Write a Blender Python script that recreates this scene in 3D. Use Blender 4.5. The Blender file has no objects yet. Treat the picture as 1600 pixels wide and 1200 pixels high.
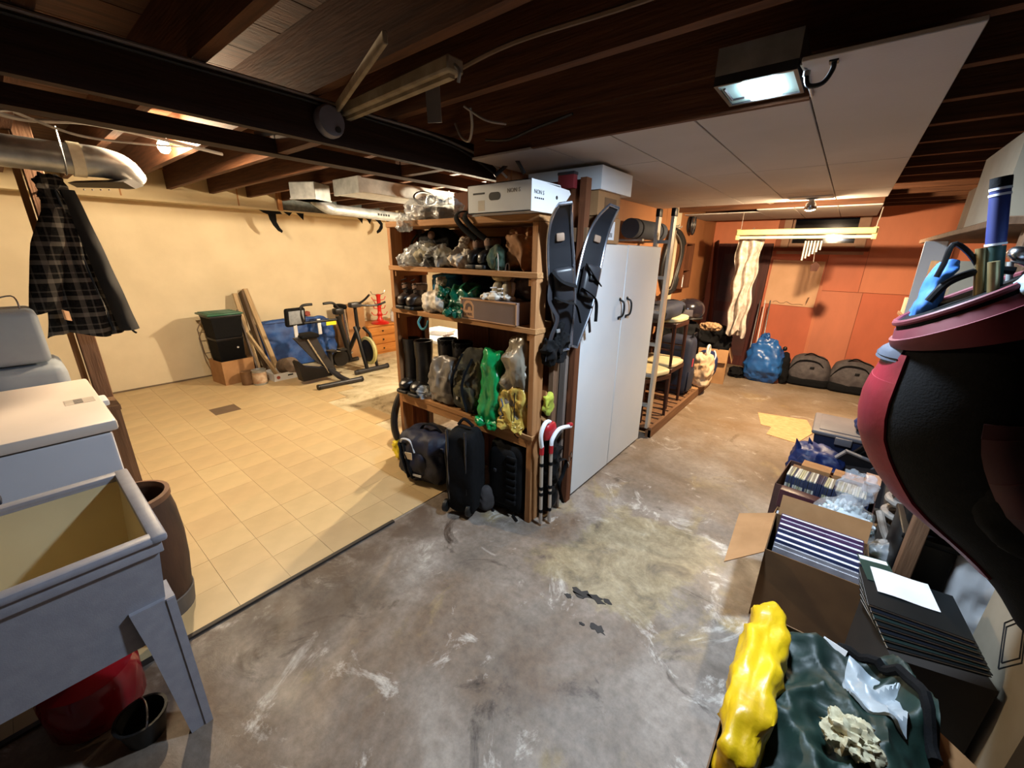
import bpy, bmesh, math, random
from mathutils import Vector as V, Matrix, Euler, noise as NZ
PI = math.pi
SC = bpy.context.scene
COL = SC.collection
# ---------------------------------------------------------------- camera
cd = bpy.data.cameras.new('camera'); cam = bpy.data.objects.new('camera', cd); COL.objects.link(cam)
cd.sensor_fit = 'HORIZONTAL'; cd.sensor_width = 36.0; cd.lens = 36.0*626.0/1600.0; cd.clip_start = 0.02; cd.clip_end = 60
RX = ((0.77675, 0.20631, -0.59507), (0.62962, -0.23103, 0.74175), (0.01555, -0.95082, -0.30935))
cam.matrix_world = Matrix(((RX[0][0], -RX[0][1], -RX[0][2], 0), (RX[1][0], -RX[1][1], -RX[1][2], 0), (RX[2][0], -RX[2][1], -RX[2][2], 1.6), (0, 0, 0, 1)))
SC.camera = cam
# ---------------------------------------------------------------- world, exposure
w = bpy.data.worlds.new('night'); SC.world = w; w.use_nodes = True
w.node_tree.nodes['Background'].inputs[0].default_value = (0.02, 0.025, 0.04, 1)
w.node_tree.nodes['Background'].inputs[1].default_value = 0.05
SC.view_settings.view_transform = 'Standard'; SC.view_settings.look = 'None'
SC.view_settings.gamma = 1.0; SC.view_settings.use_curve_mapping = False
SC.view_settings.exposure = 1.2
# ---------------------------------------------------------------- lamps (light of the bulbs built further down)
def lamp(name, kind, loc, energy, col, size, rot=(0, 0, 0), sy=None, spread=None):
    l = bpy.data.lights.new(name, kind); l.energy = energy; l.color = col
    if kind == 'AREA':
        l.size = size
        if sy: l.shape = 'RECTANGLE'; l.size_y = sy
        if spread: l.spread = spread
    else: l.shadow_soft_size = size
    o = bpy.data.objects.new(name, l); COL.objects.link(o); o.location = loc; o.rotation_euler = rot
    return o
WARM = (1.0, 0.78, 0.51); COOL = (0.68, 0.83, 1.0)
lamp('flood_light', 'AREA', (-0.325, 1.585, 2.078), 26, COOL, 0.14, (0, 0, 0), 0.14)

# ---------------------------------------------------------------- helpers
def lin(c):
    return tuple(((x/255)/12.92 if x/255 <= 0.04045 else ((x/255+0.055)/1.055)**2.4) for x in c) + (1,)
def mat(name, c1, c2=None, scale=6, rough=0.7, metal=0, bump=0, bscale=60, stretch=(1, 1, 1), detail=6, lo=0.35, hi=0.65, alpha=1, trans=0, emit=0, spec=0.5, coat=0):
    m = bpy.data.materials.new(name); m.use_nodes = True; nt = m.node_tree; b = nt.nodes['Principled BSDF']
    b.inputs['Roughness'].default_value = rough; b.inputs['Metallic'].default_value = metal
    b.inputs['Specular IOR Level'].default_value = spec; b.inputs['Coat Weight'].default_value = coat
    b.inputs['Base Color'].default_value = lin(c1)
    tc = nt.nodes.new('ShaderNodeTexCoord'); mp = nt.nodes.new('ShaderNodeMapping'); mp.inputs['Scale'].default_value = stretch
    nt.links.new(tc.outputs['Object'], mp.inputs[0])
    if c2 is None: c2 = tuple(max(0, x*0.86) for x in c1)
    n = nt.nodes.new('ShaderNodeTexNoise'); n.inputs['Scale'].default_value = scale; n.inputs['Detail'].default_value = detail
    nt.links.new(mp.outputs[0], n.inputs['Vector'])
    r = nt.nodes.new('ShaderNodeValToRGB'); r.color_ramp.elements[0].position = lo; r.color_ramp.elements[1].position = hi
    r.color_ramp.elements[0].color = lin(c1); r.color_ramp.elements[1].color = lin(c2)
    nt.links.new(n.outputs['Fac'], r.inputs[0]); nt.links.new(r.outputs[0], b.inputs['Base Color'])
    if bump:
        n2 = nt.nodes.new('ShaderNodeTexNoise'); n2.inputs['Scale'].default_value = bscale; n2.inputs['Detail'].default_value = 5
        nt.links.new(mp.outputs[0], n2.inputs['Vector'])
        bp = nt.nodes.new('ShaderNodeBump'); bp.inputs['Strength'].default_value = bump; bp.inputs['Distance'].default_value = 0.01
        nt.links.new(n2.outputs['Fac'], bp.inputs['Height']); nt.links.new(bp.outputs[0], b.inputs['Normal'])
    b.inputs['Alpha'].default_value = alpha; b.inputs['Transmission Weight'].default_value = trans
    if emit:
        b.inputs['Emission Color'].default_value = lin(c1); b.inputs['Emission Strength'].default_value = emit
    return m
def wood(name, c1, c2, axis=0, rough=0.75, s=5, bump=0.25):
    st = [14, 14, 14]; st[axis] = 1.0
    return mat(name, c1, c2, scale=s*0.6, rough=rough, stretch=tuple(st), bump=bump, bscale=8, detail=8, lo=0.3, hi=0.7, spec=0.25)

class M:
    def __init__(s): s.v = []; s.f = []
    def add(s, vs, fs, mx=None):
        o = len(s.v)
        s.v += [tuple(mx @ V(p)) for p in vs] if mx is not None else [tuple(p) for p in vs]
        s.f += [tuple(i+o for i in f) for f in fs]; return s
    def box(s, a, b, mx=None):
        x0, y0, z0 = a; x1, y1, z1 = b
        return s.add([(x0, y0, z0), (x1, y0, z0), (x1, y1, z0), (x0, y1, z0), (x0, y0, z1), (x1, y0, z1), (x1, y1, z1), (x0, y1, z1)],
                     [(3, 2, 1, 0), (4, 5, 6, 7), (0, 1, 5, 4), (1, 2, 6, 5), (2, 3, 7, 6), (3, 0, 4, 7)], mx)
    def rbox(s, a, b, r=0.01, seg=2, mx=None):
        bm = bmesh.new(); bmesh.ops.create_cube(bm, size=1)
        for q in bm.verts: q.co = V(((a[i]+b[i])/2 + q.co[i]*(b[i]-a[i]) for i in range(3)))
        bmesh.ops.bevel(bm, geom=bm.edges[:], offset=min(r, 0.49*min(b[i]-a[i] for i in range(3))), segments=seg, profile=0.5, affect='EDGES')
        return s.bm(bm, mx)
    def bm(s, bm, mx=None):
        bm.verts.index_update(); s.add([tuple(q.co) for q in bm.verts], [[q.index for q in f.verts] for f in bm.faces], mx); bm.free(); return s
    def tube(s, pts, r, n=8, closed=False, mx=None, flat=None):
        pts = [V(p) for p in pts]; L = len(pts); vs = []; fs = []; up = V((0, 0, 1)); pn = None
        for i, p in enumerate(pts):
            if closed: t = pts[(i+1) % L]-pts[i-1]
            else: t = pts[min(i+1, L-1)]-pts[max(i-1, 0)]
            t = t.normalized() if t.length > 1e-9 else V((0, 0, 1))
            if pn is None: pn = t.cross(up if abs(t.z) < 0.95 else V((1, 0, 0))).normalized()
            else:
                pn = pn - t*pn.dot(t)
                pn = pn.normalized() if pn.length > 1e-6 else t.cross(V((1, 0.3, 0))).normalized()
            bn = t.cross(pn); rr = r[i] if isinstance(r, (list, tuple)) else r
            ra, rb = (rr, rr) if flat is None else (rr, rr*flat)
            for k in range(n):
                a = 2*PI*k/n; vs.append(p + pn*math.cos(a)*ra + bn*math.sin(a)*rb)
        for i in range(L if closed else L-1):
            for k in range(n):
                a = i*n+k; b2 = i*n+(k+1) % n; j = (i+1) % L
                fs.append((a, b2, j*n+(k+1) % n, j*n+k))
        if not closed: fs += [tuple(reversed(range(n))), tuple(range((L-1)*n, L*n))]
        return s.add(vs, fs, mx)
    def lathe(s, prof, n=20, mx=None, sx=1, sy=1, cap=True):
        vs = []; fs = []; L = len(prof)
        for r, z in prof:
            for k in range(n):
                a = 2*PI*k/n; vs.append((r*math.cos(a)*sx, r*math.sin(a)*sy, z))
        for i in range(L-1):
            for k in range(n): fs.append((i*n+k, i*n+(k+1) % n, (i+1)*n+(k+1) % n, (i+1)*n+k))
        if cap: fs += [tuple(reversed(range(n))), tuple(range((L-1)*n, L*n))]
        return s.add(vs, fs, mx)
    def prism(s, poly, t, mx=None):      # polygon in XY extruded 0..t in Z
        n = len(poly); vs = [(x, y, 0) for x, y in poly]+[(x, y, t) for x, y in poly]
        return s.add(vs, [tuple(reversed(range(n))), tuple(range(n, 2*n))]+[(i, (i+1) % n, n+(i+1) % n, n+i) for i in range(n)], mx)
    def grid(s, fn, nu, nv, mx=None, thick=0):
        vs = [V(fn(i/nu, j/nv)) for j in range(nv+1) for i in range(nu+1)]
        fs = [(j*(nu+1)+i, j*(nu+1)+i+1, (j+1)*(nu+1)+i+1, (j+1)*(nu+1)+i) for j in range(nv) for i in range(nu)]
        if thick:
            nn = [V((0, 0, 0)) for _ in vs]
            for f in fs:
                q = (vs[f[1]]-vs[f[0]]).cross(vs[f[3]]-vs[f[0]])
                for i in f: nn[i] += q
            N = len(vs); vs = vs + [vs[i] - (nn[i].normalized() if nn[i].length > 1e-12 else V((0, 0, 1)))*thick for i in range(N)]
            bd = [i for i in range(nu)] + [j*(nu+1)+nu for j in range(nv)] + [nv*(nu+1)+i for i in range(nu, 0, -1)] + [j*(nu+1) for j in range(nv, 0, -1)]
            fs = fs + [tuple(reversed([i+N for i in f])) for f in fs]
            fs += [(bd[k], bd[k]+N, bd[(k+1) % len(bd)]+N, bd[(k+1) % len(bd)]) for k in range(len(bd))]
        return s.add(vs, fs, mx)
    def blob(s, size, k=4, n=12, amp=0.0, freq=4, seed=0, shape=None, mx=None, ridge=True):
        if amp >= 0.011 and max(size) > 0.09: n = max(n, 22 if max(size) > 0.2 else 16)
        # soft bag: superellipsoid standing on z=0, crumpled by noise; shape(x,y,z in -1..1)->point
        sx, sy, sz = size; idx = {}; vs = []; fs = []
        def vid(p):
            key = tuple(round(c*n) for c in p)
            if key in idx: return idx[key]
            l = sum(abs(c)**k for c in p)**(1/k); q = V(p)/l
            if shape: q = V(shape(q.x, q.y, q.z))
            P = V((q.x*sx/2, q.y*sy/2, (q.z+1)*sz/2))
            if amp:
                h = V((seed*7.3, seed*3.1, seed*1.7)); a = NZ.noise(P*freq+h); b = NZ.noise(P*freq*2.3+h*2)
                c5 = NZ.noise(P*freq*4.7+h*3); d = ((1-2.2*min(1, abs(a)*1.6))*0.8+(0.5-min(1, abs(b)*1.7))*0.75+(0.4-abs(c5))*0.45) if ridge else (a+0.5*b)
                P += q.normalized()*amp*d
            P.z = max(P.z, 0.0)
            idx[key] = len(vs); vs.append(P); return idx[key]
        g = [(-1+2*i/n) for i in range(n+1)]
        for ax in range(3):
            for sg in (-1, 1):
                for i in range(n):
                    for j in range(n):
                        q = []
                        for (a, b) in ((g[i], g[j]), (g[i+1], g[j]), (g[i+1], g[j+1]), (g[i], g[j+1])):
                            p = [0, 0, 0]; p[ax] = sg; p[(ax+1) % 3] = a; p[(ax+2) % 3] = b; q.append(vid(p))
                        fs.append(tuple(q) if sg > 0 else tuple(reversed(q)))
        return s.add(vs, fs, mx)
    def obj(s, name, m, parent=None, smooth=40, loc=None, rot=None):
        me = bpy.data.meshes.new(name); me.from_pydata([tuple(p) for p in s.v], [], s.f); me.update()
        if m is not None: me.materials.append(m)
        if smooth and len(s.f) > 6:
            me.shade_smooth(); me.set_sharp_from_angle(angle=math.radians(smooth))
        o = bpy.data.objects.new(name, me); COL.objects.link(o)
        if parent is not None: o.parent = parent
        if loc: o.location = loc
        if rot: o.rotation_euler = rot
        return o
def T(x=0, y=0, z=0, rx=0, ry=0, rz=0, s=1):
    return Matrix.Translation((x, y, z)) @ Euler((rx, ry, rz)).to_matrix().to_4x4() @ (Matrix.Diagonal((s, s, s, 1)) if not isinstance(s, tuple) else Matrix.Diagonal(s+(1,)))
def tag(o, label, cat, group=None, kind=None):
    o['label'] = label; o['category'] = cat
    if group: o['group'] = group
    if kind: o['kind'] = kind
    return o
def thing(name, label, cat, loc=(0, 0, 0), rz=0, group=None, rot=None):
    o = bpy.data.objects.new(name, None); COL.objects.link(o); o.empty_display_size = 0.05
    o.location = loc; o.rotation_euler = rot if rot else (0, 0, rz)
    return tag(o, label, cat, group)
def struct(o): o['kind'] = 'structure'; return o
def stuff(o): o['kind'] = 'stuff'; return o
def text(s, size, m, parent, loc, rot, name='lettering', depth=0.0008, align='CENTER'):
    cu = bpy.data.curves.new(name, 'FONT'); cu.body = s; cu.size = size; cu.extrude = depth; cu.align_x = align; cu.resolution_u = 2
    t = bpy.data.objects.new(name, cu); COL.objects.link(t)
    me = bpy.data.meshes.new_from_object(t); COL.objects.unlink(t); bpy.data.objects.remove(t)
    me.materials.append(m)
    o = bpy.data.objects.new(name, me); COL.objects.link(o); o.parent = parent; o.location = loc; o.rotation_euler = rot
    return o
def clone(root, loc=None, rot=None, label=None, group=None):
    def cp(o, par):
        c = o.copy(); COL.objects.link(c)
        if par is not None: c.parent = par
        for ch in list(o.children): cp(ch, c)
        return c
    r = cp(root, None)
    if loc: r.location = loc
    if rot: r.rotation_euler = rot
    if label: r['label'] = label
    if group: r['group'] = group
    return r
def arc(cx, cy, r, a0, a1, n): return [(cx+r*math.cos(a0+(a1-a0)*i/n), cy+r*math.sin(a0+(a1-a0)*i/n)) for i in range(n+1)]
def bez(ps, n=12):   # catmull-rom through points
    ps = [V(p) for p in ps]; out = []
    for i in range(len(ps)-1):
        p0 = ps[max(i-1, 0)]; p1 = ps[i]; p2 = ps[i+1]; p3 = ps[min(i+2, len(ps)-1)]
        for j in range(n):
            t = j/n; out.append(0.5*((2*p1)+(p2-p0)*t+(2*p0-5*p1+4*p2-p3)*t*t+(3*p1-p0-3*p2+p3)*t**3))
    return out+[ps[-1]]

# ---------------------------------------------------------------- materials
m_cream = mat('cream_paint', (216, 200, 168), (206, 190, 158), scale=3, rough=0.75, bump=0.08, bscale=30)
m_soffit = mat('soffit_board', (196, 178, 142), (184, 166, 130), scale=3, rough=0.8)
m_tile = [mat('vinyl_tile', c, tuple(int(x*0.90) for x in c), scale=5, rough=0.42, bump=0.05, bscale=12, lo=0.3, hi=0.75) for c in ((202, 176, 132), (199, 173, 130), (205, 180, 136))]
m_tile_dark = mat('brown_tile', (112, 92, 74), (100, 82, 66), scale=9, rough=0.55)
m_joist = wood('old_joist', (104, 66, 42), (72, 44, 28), 0)
m_joist_y = wood('old_beam', (58, 36, 24), (40, 24, 15), 1)
m_sub = wood('subfloor_board', (96, 62, 42), (62, 40, 26), 1)
m_panel = mat('ceiling_board', (186, 178, 172), (176, 168, 162), scale=2, rough=0.85, bump=0.06, bscale=120)
m_pine_x = wood('pine', (176, 130, 84), (150, 106, 64), 0)
m_pine_y = wood('pine', (176, 130, 84), (150, 106, 64), 1)
m_pine_z = wood('pine', (172, 124, 80), (146, 100, 60), 2)
m_old_z = wood('aged_stud', (120, 92, 70), (92, 68, 50), 2)
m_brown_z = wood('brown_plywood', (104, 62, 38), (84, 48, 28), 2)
m_black = mat('black_fabric', (14, 14, 16), (8, 8, 9), scale=40, rough=0.9, bump=0.15, bscale=200, spec=0.2)
m_blackp = mat('black_plastic', (15, 15, 17), (10, 10, 12), rough=0.42, spec=0.35)
m_rubber = mat('black_rubber', (24, 24, 24), (16, 16, 16), rough=0.5)
m_white = mat('white_paint', (214, 218, 220), (206, 210, 214), scale=2, rough=0.4)
m_card = mat('cardboard', (164, 122, 80), (148, 108, 68), scale=8, rough=0.85, bump=0.05)
m_cardd = mat('brown_cardboard', (120, 88, 58), (104, 76, 50), scale=8, rough=0.85)
m_steel = mat('galvanized_steel', (186, 190, 190), (156, 160, 162), scale=14, rough=0.34, metal=0.6)
m_chrome = mat('bright_metal', (210, 210, 212), (190, 190, 194), rough=0.22, metal=1)
m_clear = mat('clear_plastic', (220, 224, 226), (196, 200, 204), scale=20, rough=0.18, alpha=0.42, bump=0.3, bscale=25)
m_cablew = mat('pale_cable', (170, 160, 150), (140, 130, 120), rough=0.6)
m_cabled = mat('dark_cable', (40, 36, 34), (28, 26, 24), rough=0.6)
m_ink = mat('print_black', (26, 26, 28), (20, 20, 22), rough=0.7)
m_paper = mat('paper', (222, 224, 226), (210, 212, 216), rough=0.8)

def concrete():
    m = bpy.data.materials.new('worn_concrete'); m.use_nodes = True; nt = m.node_tree; b = nt.nodes['Principled BSDF']; L = nt.links
    tc = nt.nodes.new('ShaderNodeTexCoord')
    def nz(scale, detail=8, rough=0.6, dist=0, off=0):
        mp = nt.nodes.new('ShaderNodeMapping'); mp.inputs['Location'].default_value = (off, off*0.7, off*0.3); L.new(tc.outputs['Object'], mp.inputs[0])
        n = nt.nodes.new('ShaderNodeTexNoise'); n.inputs['Scale'].default_value = scale; n.inputs['Detail'].default_value = detail
        n.inputs['Roughness'].default_value = rough; n.inputs['Distortion'].default_value = dist; L.new(mp.outputs[0], n.inputs['Vector']); return n.outputs['Fac']
    def ramp(f, ps):
        r = nt.nodes.new('ShaderNodeValToRGB'); e = r.color_ramp.elements
        while len(e) < len(ps): e.new(0.5)
        for i, (p, c) in enumerate(ps): e[i].position = p; e[i].color = lin(c) if len(c) == 3 else c
        L.new(f, r.inputs[0]); return r.outputs[0]
    def mix(f, a, c, blend='MIX'):
        x = nt.nodes.new('ShaderNodeMixRGB'); x.blend_type = blend
        for i, q in ((0, f), (1, a), (2, c)):
            if isinstance(q, tuple): x.inputs[i].default_value = lin(q)
            elif isinstance(q, float): x.inputs[i].default_value = q
            else: L.new(q, x.inputs[i])
        return x.outputs[0]
    BW = lambda a, c: [(a, (0, 0, 0, 1)), (c, (1, 1, 1, 1))]
    base = ramp(nz(1.6, 9, 0.62, 0.4), [(0.28, (92, 82, 74)), (0.45, (134, 123, 112)), (0.58, (160, 150, 140)), (0.75, (190, 182, 172))])
    br = ramp(nz(1.1, 7, 0.6, 0.6, 5.2), BW(0.48, 0.66)); base = mix(br, base, (118, 96, 76))
    ye = ramp(nz(2.2, 8, 0.6, 0.8, 9.7), BW(0.60, 0.72)); base = mix(ye, base, (164, 146, 106))
    wh = ramp(nz(3.1, 12, 0.72, 0.9, 2.4), BW(0.57, 0.68)); base = mix(wh, base, (226, 220, 210))
    dk = ramp(nz(2.7, 10, 0.68, 1.2, 14.1), BW(0.60, 0.70)); base = mix(dk, base, (66, 54, 46))
    sx = nt.nodes.new('ShaderNodeSeparateXYZ'); L.new(tc.outputs['Object'], sx.inputs[0])
    def mth(op, a, c=None, d=None):
        x = nt.nodes.new('ShaderNodeMath'); x.operation = op
        for i, q in enumerate((a, c, d)):
            if q is None: continue
            if isinstance(q, (int, float)): x.inputs[i].default_value = q
            else: L.new(q, x.inputs[i])
        return x.outputs[0]
    wob = mth('MULTIPLY_ADD', nz(6.0, 8, 0.7, 0.3, 21.3), 0.5, -0.25)
    px = mth('ABSOLUTE', mth('ADD', mth('ADD', sx.outputs[0], 0.62), mth('MULTIPLY', mth('ADD', sx.outputs[1], -1.85), -0.25)))
    mx_ = mth('SUBTRACT', 0.36, mth('ADD', px, wob)); my_ = mth('SUBTRACT', 0.44, mth('ADD', mth('ABSOLUTE', mth('ADD', sx.outputs[1], -1.86)), wob))
    pm = mth('MULTIPLY', mth('MULTIPLY', mth('MINIMUM', mx_, my_), 14.0), 1.0); pmc = nt.nodes.new('ShaderNodeClamp'); L.new(pm, pmc.inputs[0])
    pcol = ramp(nz(5.0, 10, 0.7, 0.6, 31.0), [(0.32, (92, 80, 64)), (0.46, (146, 132, 100)), (0.6, (176, 162, 130)), (0.72, (206, 196, 172))])
    base = mix(mth('MULTIPLY', pmc.outputs[0], 0.8), base, pcol)
    fine = ramp(nz(26, 8, 0.7), [(0.3, (200, 200, 200)), (0.7, (255, 255, 255))]); base = mix(1.0, base, fine, 'MULTIPLY')
    mr = nt.nodes.new('ShaderNodeMapRange'); mr.inputs[1].default_value = 2.4; mr.inputs[2].default_value = 4.2; L.new(sx.outputs[1], mr.inputs[0])
    base = mix(mr.outputs[0], base, mix(0.55, base, (128, 102, 70)))
    mr3 = nt.nodes.new('ShaderNodeMapRange'); mr3.inputs[1].default_value = -2.7; mr3.inputs[2].default_value = -3.3; L.new(sx.outputs[0], mr3.inputs[0])
    pale = ramp(nz(3.4, 10, 0.7, 0.8, 41.0), [(0.34, (128, 112, 84)), (0.45, (190, 176, 142)), (0.62, (218, 206, 176))])
    base = mix(mth('MULTIPLY', mr3.outputs[0], 0.9), base, pale)
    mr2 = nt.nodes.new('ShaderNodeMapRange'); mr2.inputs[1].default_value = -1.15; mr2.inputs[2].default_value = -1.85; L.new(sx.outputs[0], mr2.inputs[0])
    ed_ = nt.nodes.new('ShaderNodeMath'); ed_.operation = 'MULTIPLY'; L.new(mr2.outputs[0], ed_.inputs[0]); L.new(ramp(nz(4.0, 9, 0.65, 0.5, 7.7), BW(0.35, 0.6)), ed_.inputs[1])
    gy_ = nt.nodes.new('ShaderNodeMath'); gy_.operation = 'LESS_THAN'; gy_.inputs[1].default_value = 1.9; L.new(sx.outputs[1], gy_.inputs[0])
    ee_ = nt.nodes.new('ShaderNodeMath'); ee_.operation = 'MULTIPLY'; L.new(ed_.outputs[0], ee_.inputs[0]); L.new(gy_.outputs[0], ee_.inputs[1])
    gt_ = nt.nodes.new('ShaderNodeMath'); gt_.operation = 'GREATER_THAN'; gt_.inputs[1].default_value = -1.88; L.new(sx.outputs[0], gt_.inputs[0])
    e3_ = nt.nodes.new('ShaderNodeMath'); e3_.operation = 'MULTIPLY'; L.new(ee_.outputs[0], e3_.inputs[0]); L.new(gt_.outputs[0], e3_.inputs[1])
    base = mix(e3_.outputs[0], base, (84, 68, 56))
    L.new(base, b.inputs['Base Color'])
    rg = ramp(nz(2.0, 6, 0.6, 0.5, 3.3), [(0.35, (170, 170, 170)), (0.65, (225, 225, 225))]); L.new(rg, b.inputs['Roughness'])
    bp = nt.nodes.new('ShaderNodeBump'); bp.inputs['Strength'].default_value = 0.35; bp.inputs['Distance'].default_value = 0.012
    L.new(nz(7, 10, 0.65, 0.4), bp.inputs['Height']); L.new(bp.outputs[0], b.inputs['Normal'])
    return m
m_conc = concrete()

# ================================================================ SETTING
rnd = random.Random(7)
fl = struct(M().box((-6.5, -1.8, -0.12), (1.9, 7.4, 0)).obj('floor', m_conc))
# vinyl tiles, 9 inch, each a piece of the floor
TS = 0.2295; tile_me = {}
for i in range(19):
    for j in range(-3, 13):
        x1 = -1.895 - i*TS; y0 = 0.124 + j*TS
        lim = 8 if i < 4 else (8 if i < 7 else (8.5 if i < 11 else 9.5 if i < 14 else 9))
        if i >= 1 and i <= 5 and j == 7 and False: continue
        if j > lim: continue
        if j == 8 and i in (5, 8, 9): continue
        if i == 0 and j in (6, 7, 8) : x1 += 0.0
        k = rnd.randrange(3)
        dark = (i == 12 and j == 4)
        key = 'd' if dark else k
        if key not in tile_me:
            tile_me[key] = M().box((-TS+0.0007, 0.0007, 0), (-0.0007, TS-0.0007, 0.0045)).obj('floor_tile', m_tile_dark if dark else m_tile[k], fl)
            o = tile_me[key]
        else:
            o = tile_me[key].copy(); COL.objects.link(o); o.parent = fl
        o.location = (x1, y0, rnd.uniform(0.0, 0.0012))
ed = M()
ed.box((-1.893, -0.6, 0), (-1.872, 1.19, 0.012), T(0, 0, 0))
e_o = ed.obj('edge_strip', mat('dark_edging', (58, 50, 44), (40, 34, 30), rough=0.6), fl)
# black residue flakes on the concrete
m_tar = mat('black_residue', (26, 25, 26), (40, 38, 38), rough=0.6)
for (x, y, s, sd) in ((-0.70, 1.45, 0.075, 1), (-0.63, 1.47, 0.055, 2), (-0.545, 1.325, 0.05, 3), (-0.745, 1.40, 0.03, 4), (-0.615, 1.30, 0.02, 5), (-0.58, 1.49, 0.03, 6)):
    r2 = random.Random(sd); pol = [(s*(0.35+0.65*r2.random())*math.cos(2*PI*k/14), s*0.6*(0.3+0.7*r2.random())*math.sin(2*PI*k/14)) for k in range(14)]
    M().prism(pol, 0.002, T(x, y, 0.0005)).obj('residue_flake', m_tar, fl)

wl = struct(M().box((-6.5, -1.8, 0), (-6.25, 5.3, 2.45)).obj('wall_left', m_cream))
M().box((-6.25, -1.8, 0), (-6.235, 5.2, 0.02)).obj('floor_joint', mat('dirty_joint', (110, 92, 72)), wl)
# soffit boxed along the white wall
so = struct(M().box((-6.25, -1.8, 2.085), (-5.87, 2.47, 2.40)).obj('trim_1', m_soffit))
so['label'] = 'cream painted soffit box along the top of the white wall'
for y in (0.95, 2.0): M().box((-5.87, y, 2.095), (-5.866, y+0.012, 2.40)).obj('joint_strip', m_pine_z, so)
M().box((-5.88, -1.8, 2.07), (-5.84, 2.47, 2.095)).obj('edge_board', m_soffit, so)
M().box((-5.88, -1.8, 2.385), (-5.82, 2.47, 2.41)).obj('top_rail', m_pine_y, so)
M().box((-6.25, 2.47, 2.07), (-5.84, 4.9, 2.09)).obj('ledge_board', m_soffit, so)
M().box((-5.90, 2.44, 2.08), (-5.82, 2.49, 2.40)).obj('end_post', m_pine_z, so)
m_wood_wall = wood('stained_boards', (92, 58, 36), (70, 42, 26), 2)
wf2 = struct(M().box((-6.5, 5.2, 0), (-1.72, 5.4, 2.45)).obj('wall_far_left', m_cream))
wb = struct(M().box((-6.5, -2.0, 0), (1.9, -1.8, 2.45)).obj('wall_back', mat('back_wall', (96, 84, 74))))
wr = struct(M().box((1.65, -1.8, 0), (1.9, 7.4, 2.45)).obj('wall_right', mat('right_wall', (92, 62, 46), (80, 54, 40))))
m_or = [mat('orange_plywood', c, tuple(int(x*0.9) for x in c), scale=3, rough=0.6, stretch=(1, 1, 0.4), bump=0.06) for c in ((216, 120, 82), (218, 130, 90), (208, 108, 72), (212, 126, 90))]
m_ora = mat('tan_plywood', (172, 116, 72), (160, 106, 66), scale=3, rough=0.65)
# far wall with window opening x -0.76..0.0, z 1.75..2.08
wf = M()
wf.box((-1.8, 7.1, 0), (-0.74, 7.35, 2.45)); wf.box((0.0, 7.1, 0), (1.9, 7.35, 2.45)); wf.box((-0.74, 7.1, 0), (0.0, 7.35, 1.76)); wf.box((-0.74, 7.1, 2.12), (0.0, 7.35, 2.45))
wf = struct(wf.obj('wall_far', mat('far_wall', (150, 84, 54), (140, 78, 50)), smooth=0))
for k, (x0, z0, x1, z1) in enumerate(((-1.74, 0.0, -1.02, 1.2), (-1.74, 1.205, -0.9, 2.3), (-1.015, 0.0, -0.255, 1.70), (-0.25, 0.0, 0.20, 1.18), (-0.25, 1.185, 0.15, 1.70), (0.155, 1.185, 0.9, 2.3), (0.205, 0.0, 0.95, 1.18), (0.955, 0.0, 1.64, 2.3))):
    M().box((x0, 7.085 - 0.003*(k % 2), z0), (x1, 7.1, z1)).obj('plywood_sheet', m_or[k % 4], wf)
M().box((-0.27, 7.072, 0.0), (-0.235, 7.083, 1.25)).obj('batten', m_or[1], wf)
for (x0, z0, x1, z1) in ((-1.2, 0, 1.64, 0.045),):
    M().box((x0, 7.06, z0), (x1, 7.082, z1)).obj('base_strip', mat('dusty_strip', (150, 130, 108)), wf)
win = struct(M().box((-0.72, 7.2, 1.78), (-0.02, 7.21, 2.1)).obj('window_1', mat('night_glass', (12, 13, 18), (10, 11, 16), rough=0.08, coat=0.5)))
m_wframe = mat('window_frame_wood', (170, 132, 104), (150, 112, 86), rough=0.6)
M().box((-0.83, 7.06, 1.74), (-0.74, 7.11, 2.2)).obj('side_casing', m_wframe, win)
M().box((0.0, 7.06, 1.74), (0.09, 7.11, 2.2)).obj('side_casing', m_wframe, win)
M().box((-0.74, 7.12, 1.75), (0.0, 7.2, 1.80)).obj('bottom_rail', m_wframe, win)
M().box((-0.74, 7.17, 1.78), (-0.715, 7.2, 2.12)).obj('sash_stile', m_wframe, win)
M().box((-0.025, 7.17, 1.78), (0.0, 7.2, 2.12)).obj('sash_stile', m_wframe, win)
M().box((-0.90, 7.0, 1.695), (0.14, 7.12, 1.735)).obj('sill', wood('sill_wood', (124, 62, 42), (104, 50, 34), 0), win)
M().box((-0.86, 7.06, 1.655), (0.10, 7.09, 1.695)).obj('apron', m_wframe, win)
# partition between the two rooms: stud wall faced with plywood on the right-room side
wp = struct(M().box((-1.84, 2.10, 0), (-1.74, 7.1, 2.2)).obj('wall_partition', m_ora))
M().box((-1.74, 2.12, 1.0), (-1.725, 4.9, 2.2)).obj('plywood_sheet', m_ora, wp)
M().box((-1.74, 4.905, 0.98), (-1.725, 6.4, 2.2)).obj('plywood_sheet', m_ora, wp)
M().box((-1.74, 6.405, 0.98), (-1.727, 7.08, 2.2)).obj('plywood_sheet', m_ora, wp)
M().box((-1.74, 2.12, 0.03), (-1.73, 7.08, 0.96)).obj('plywood_sheet', m_ora, wp)
M().box((-1.74, 2.12, 0.955), (-1.715, 7.05, 0.985)).obj('rail', m_ora, wp)
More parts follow.
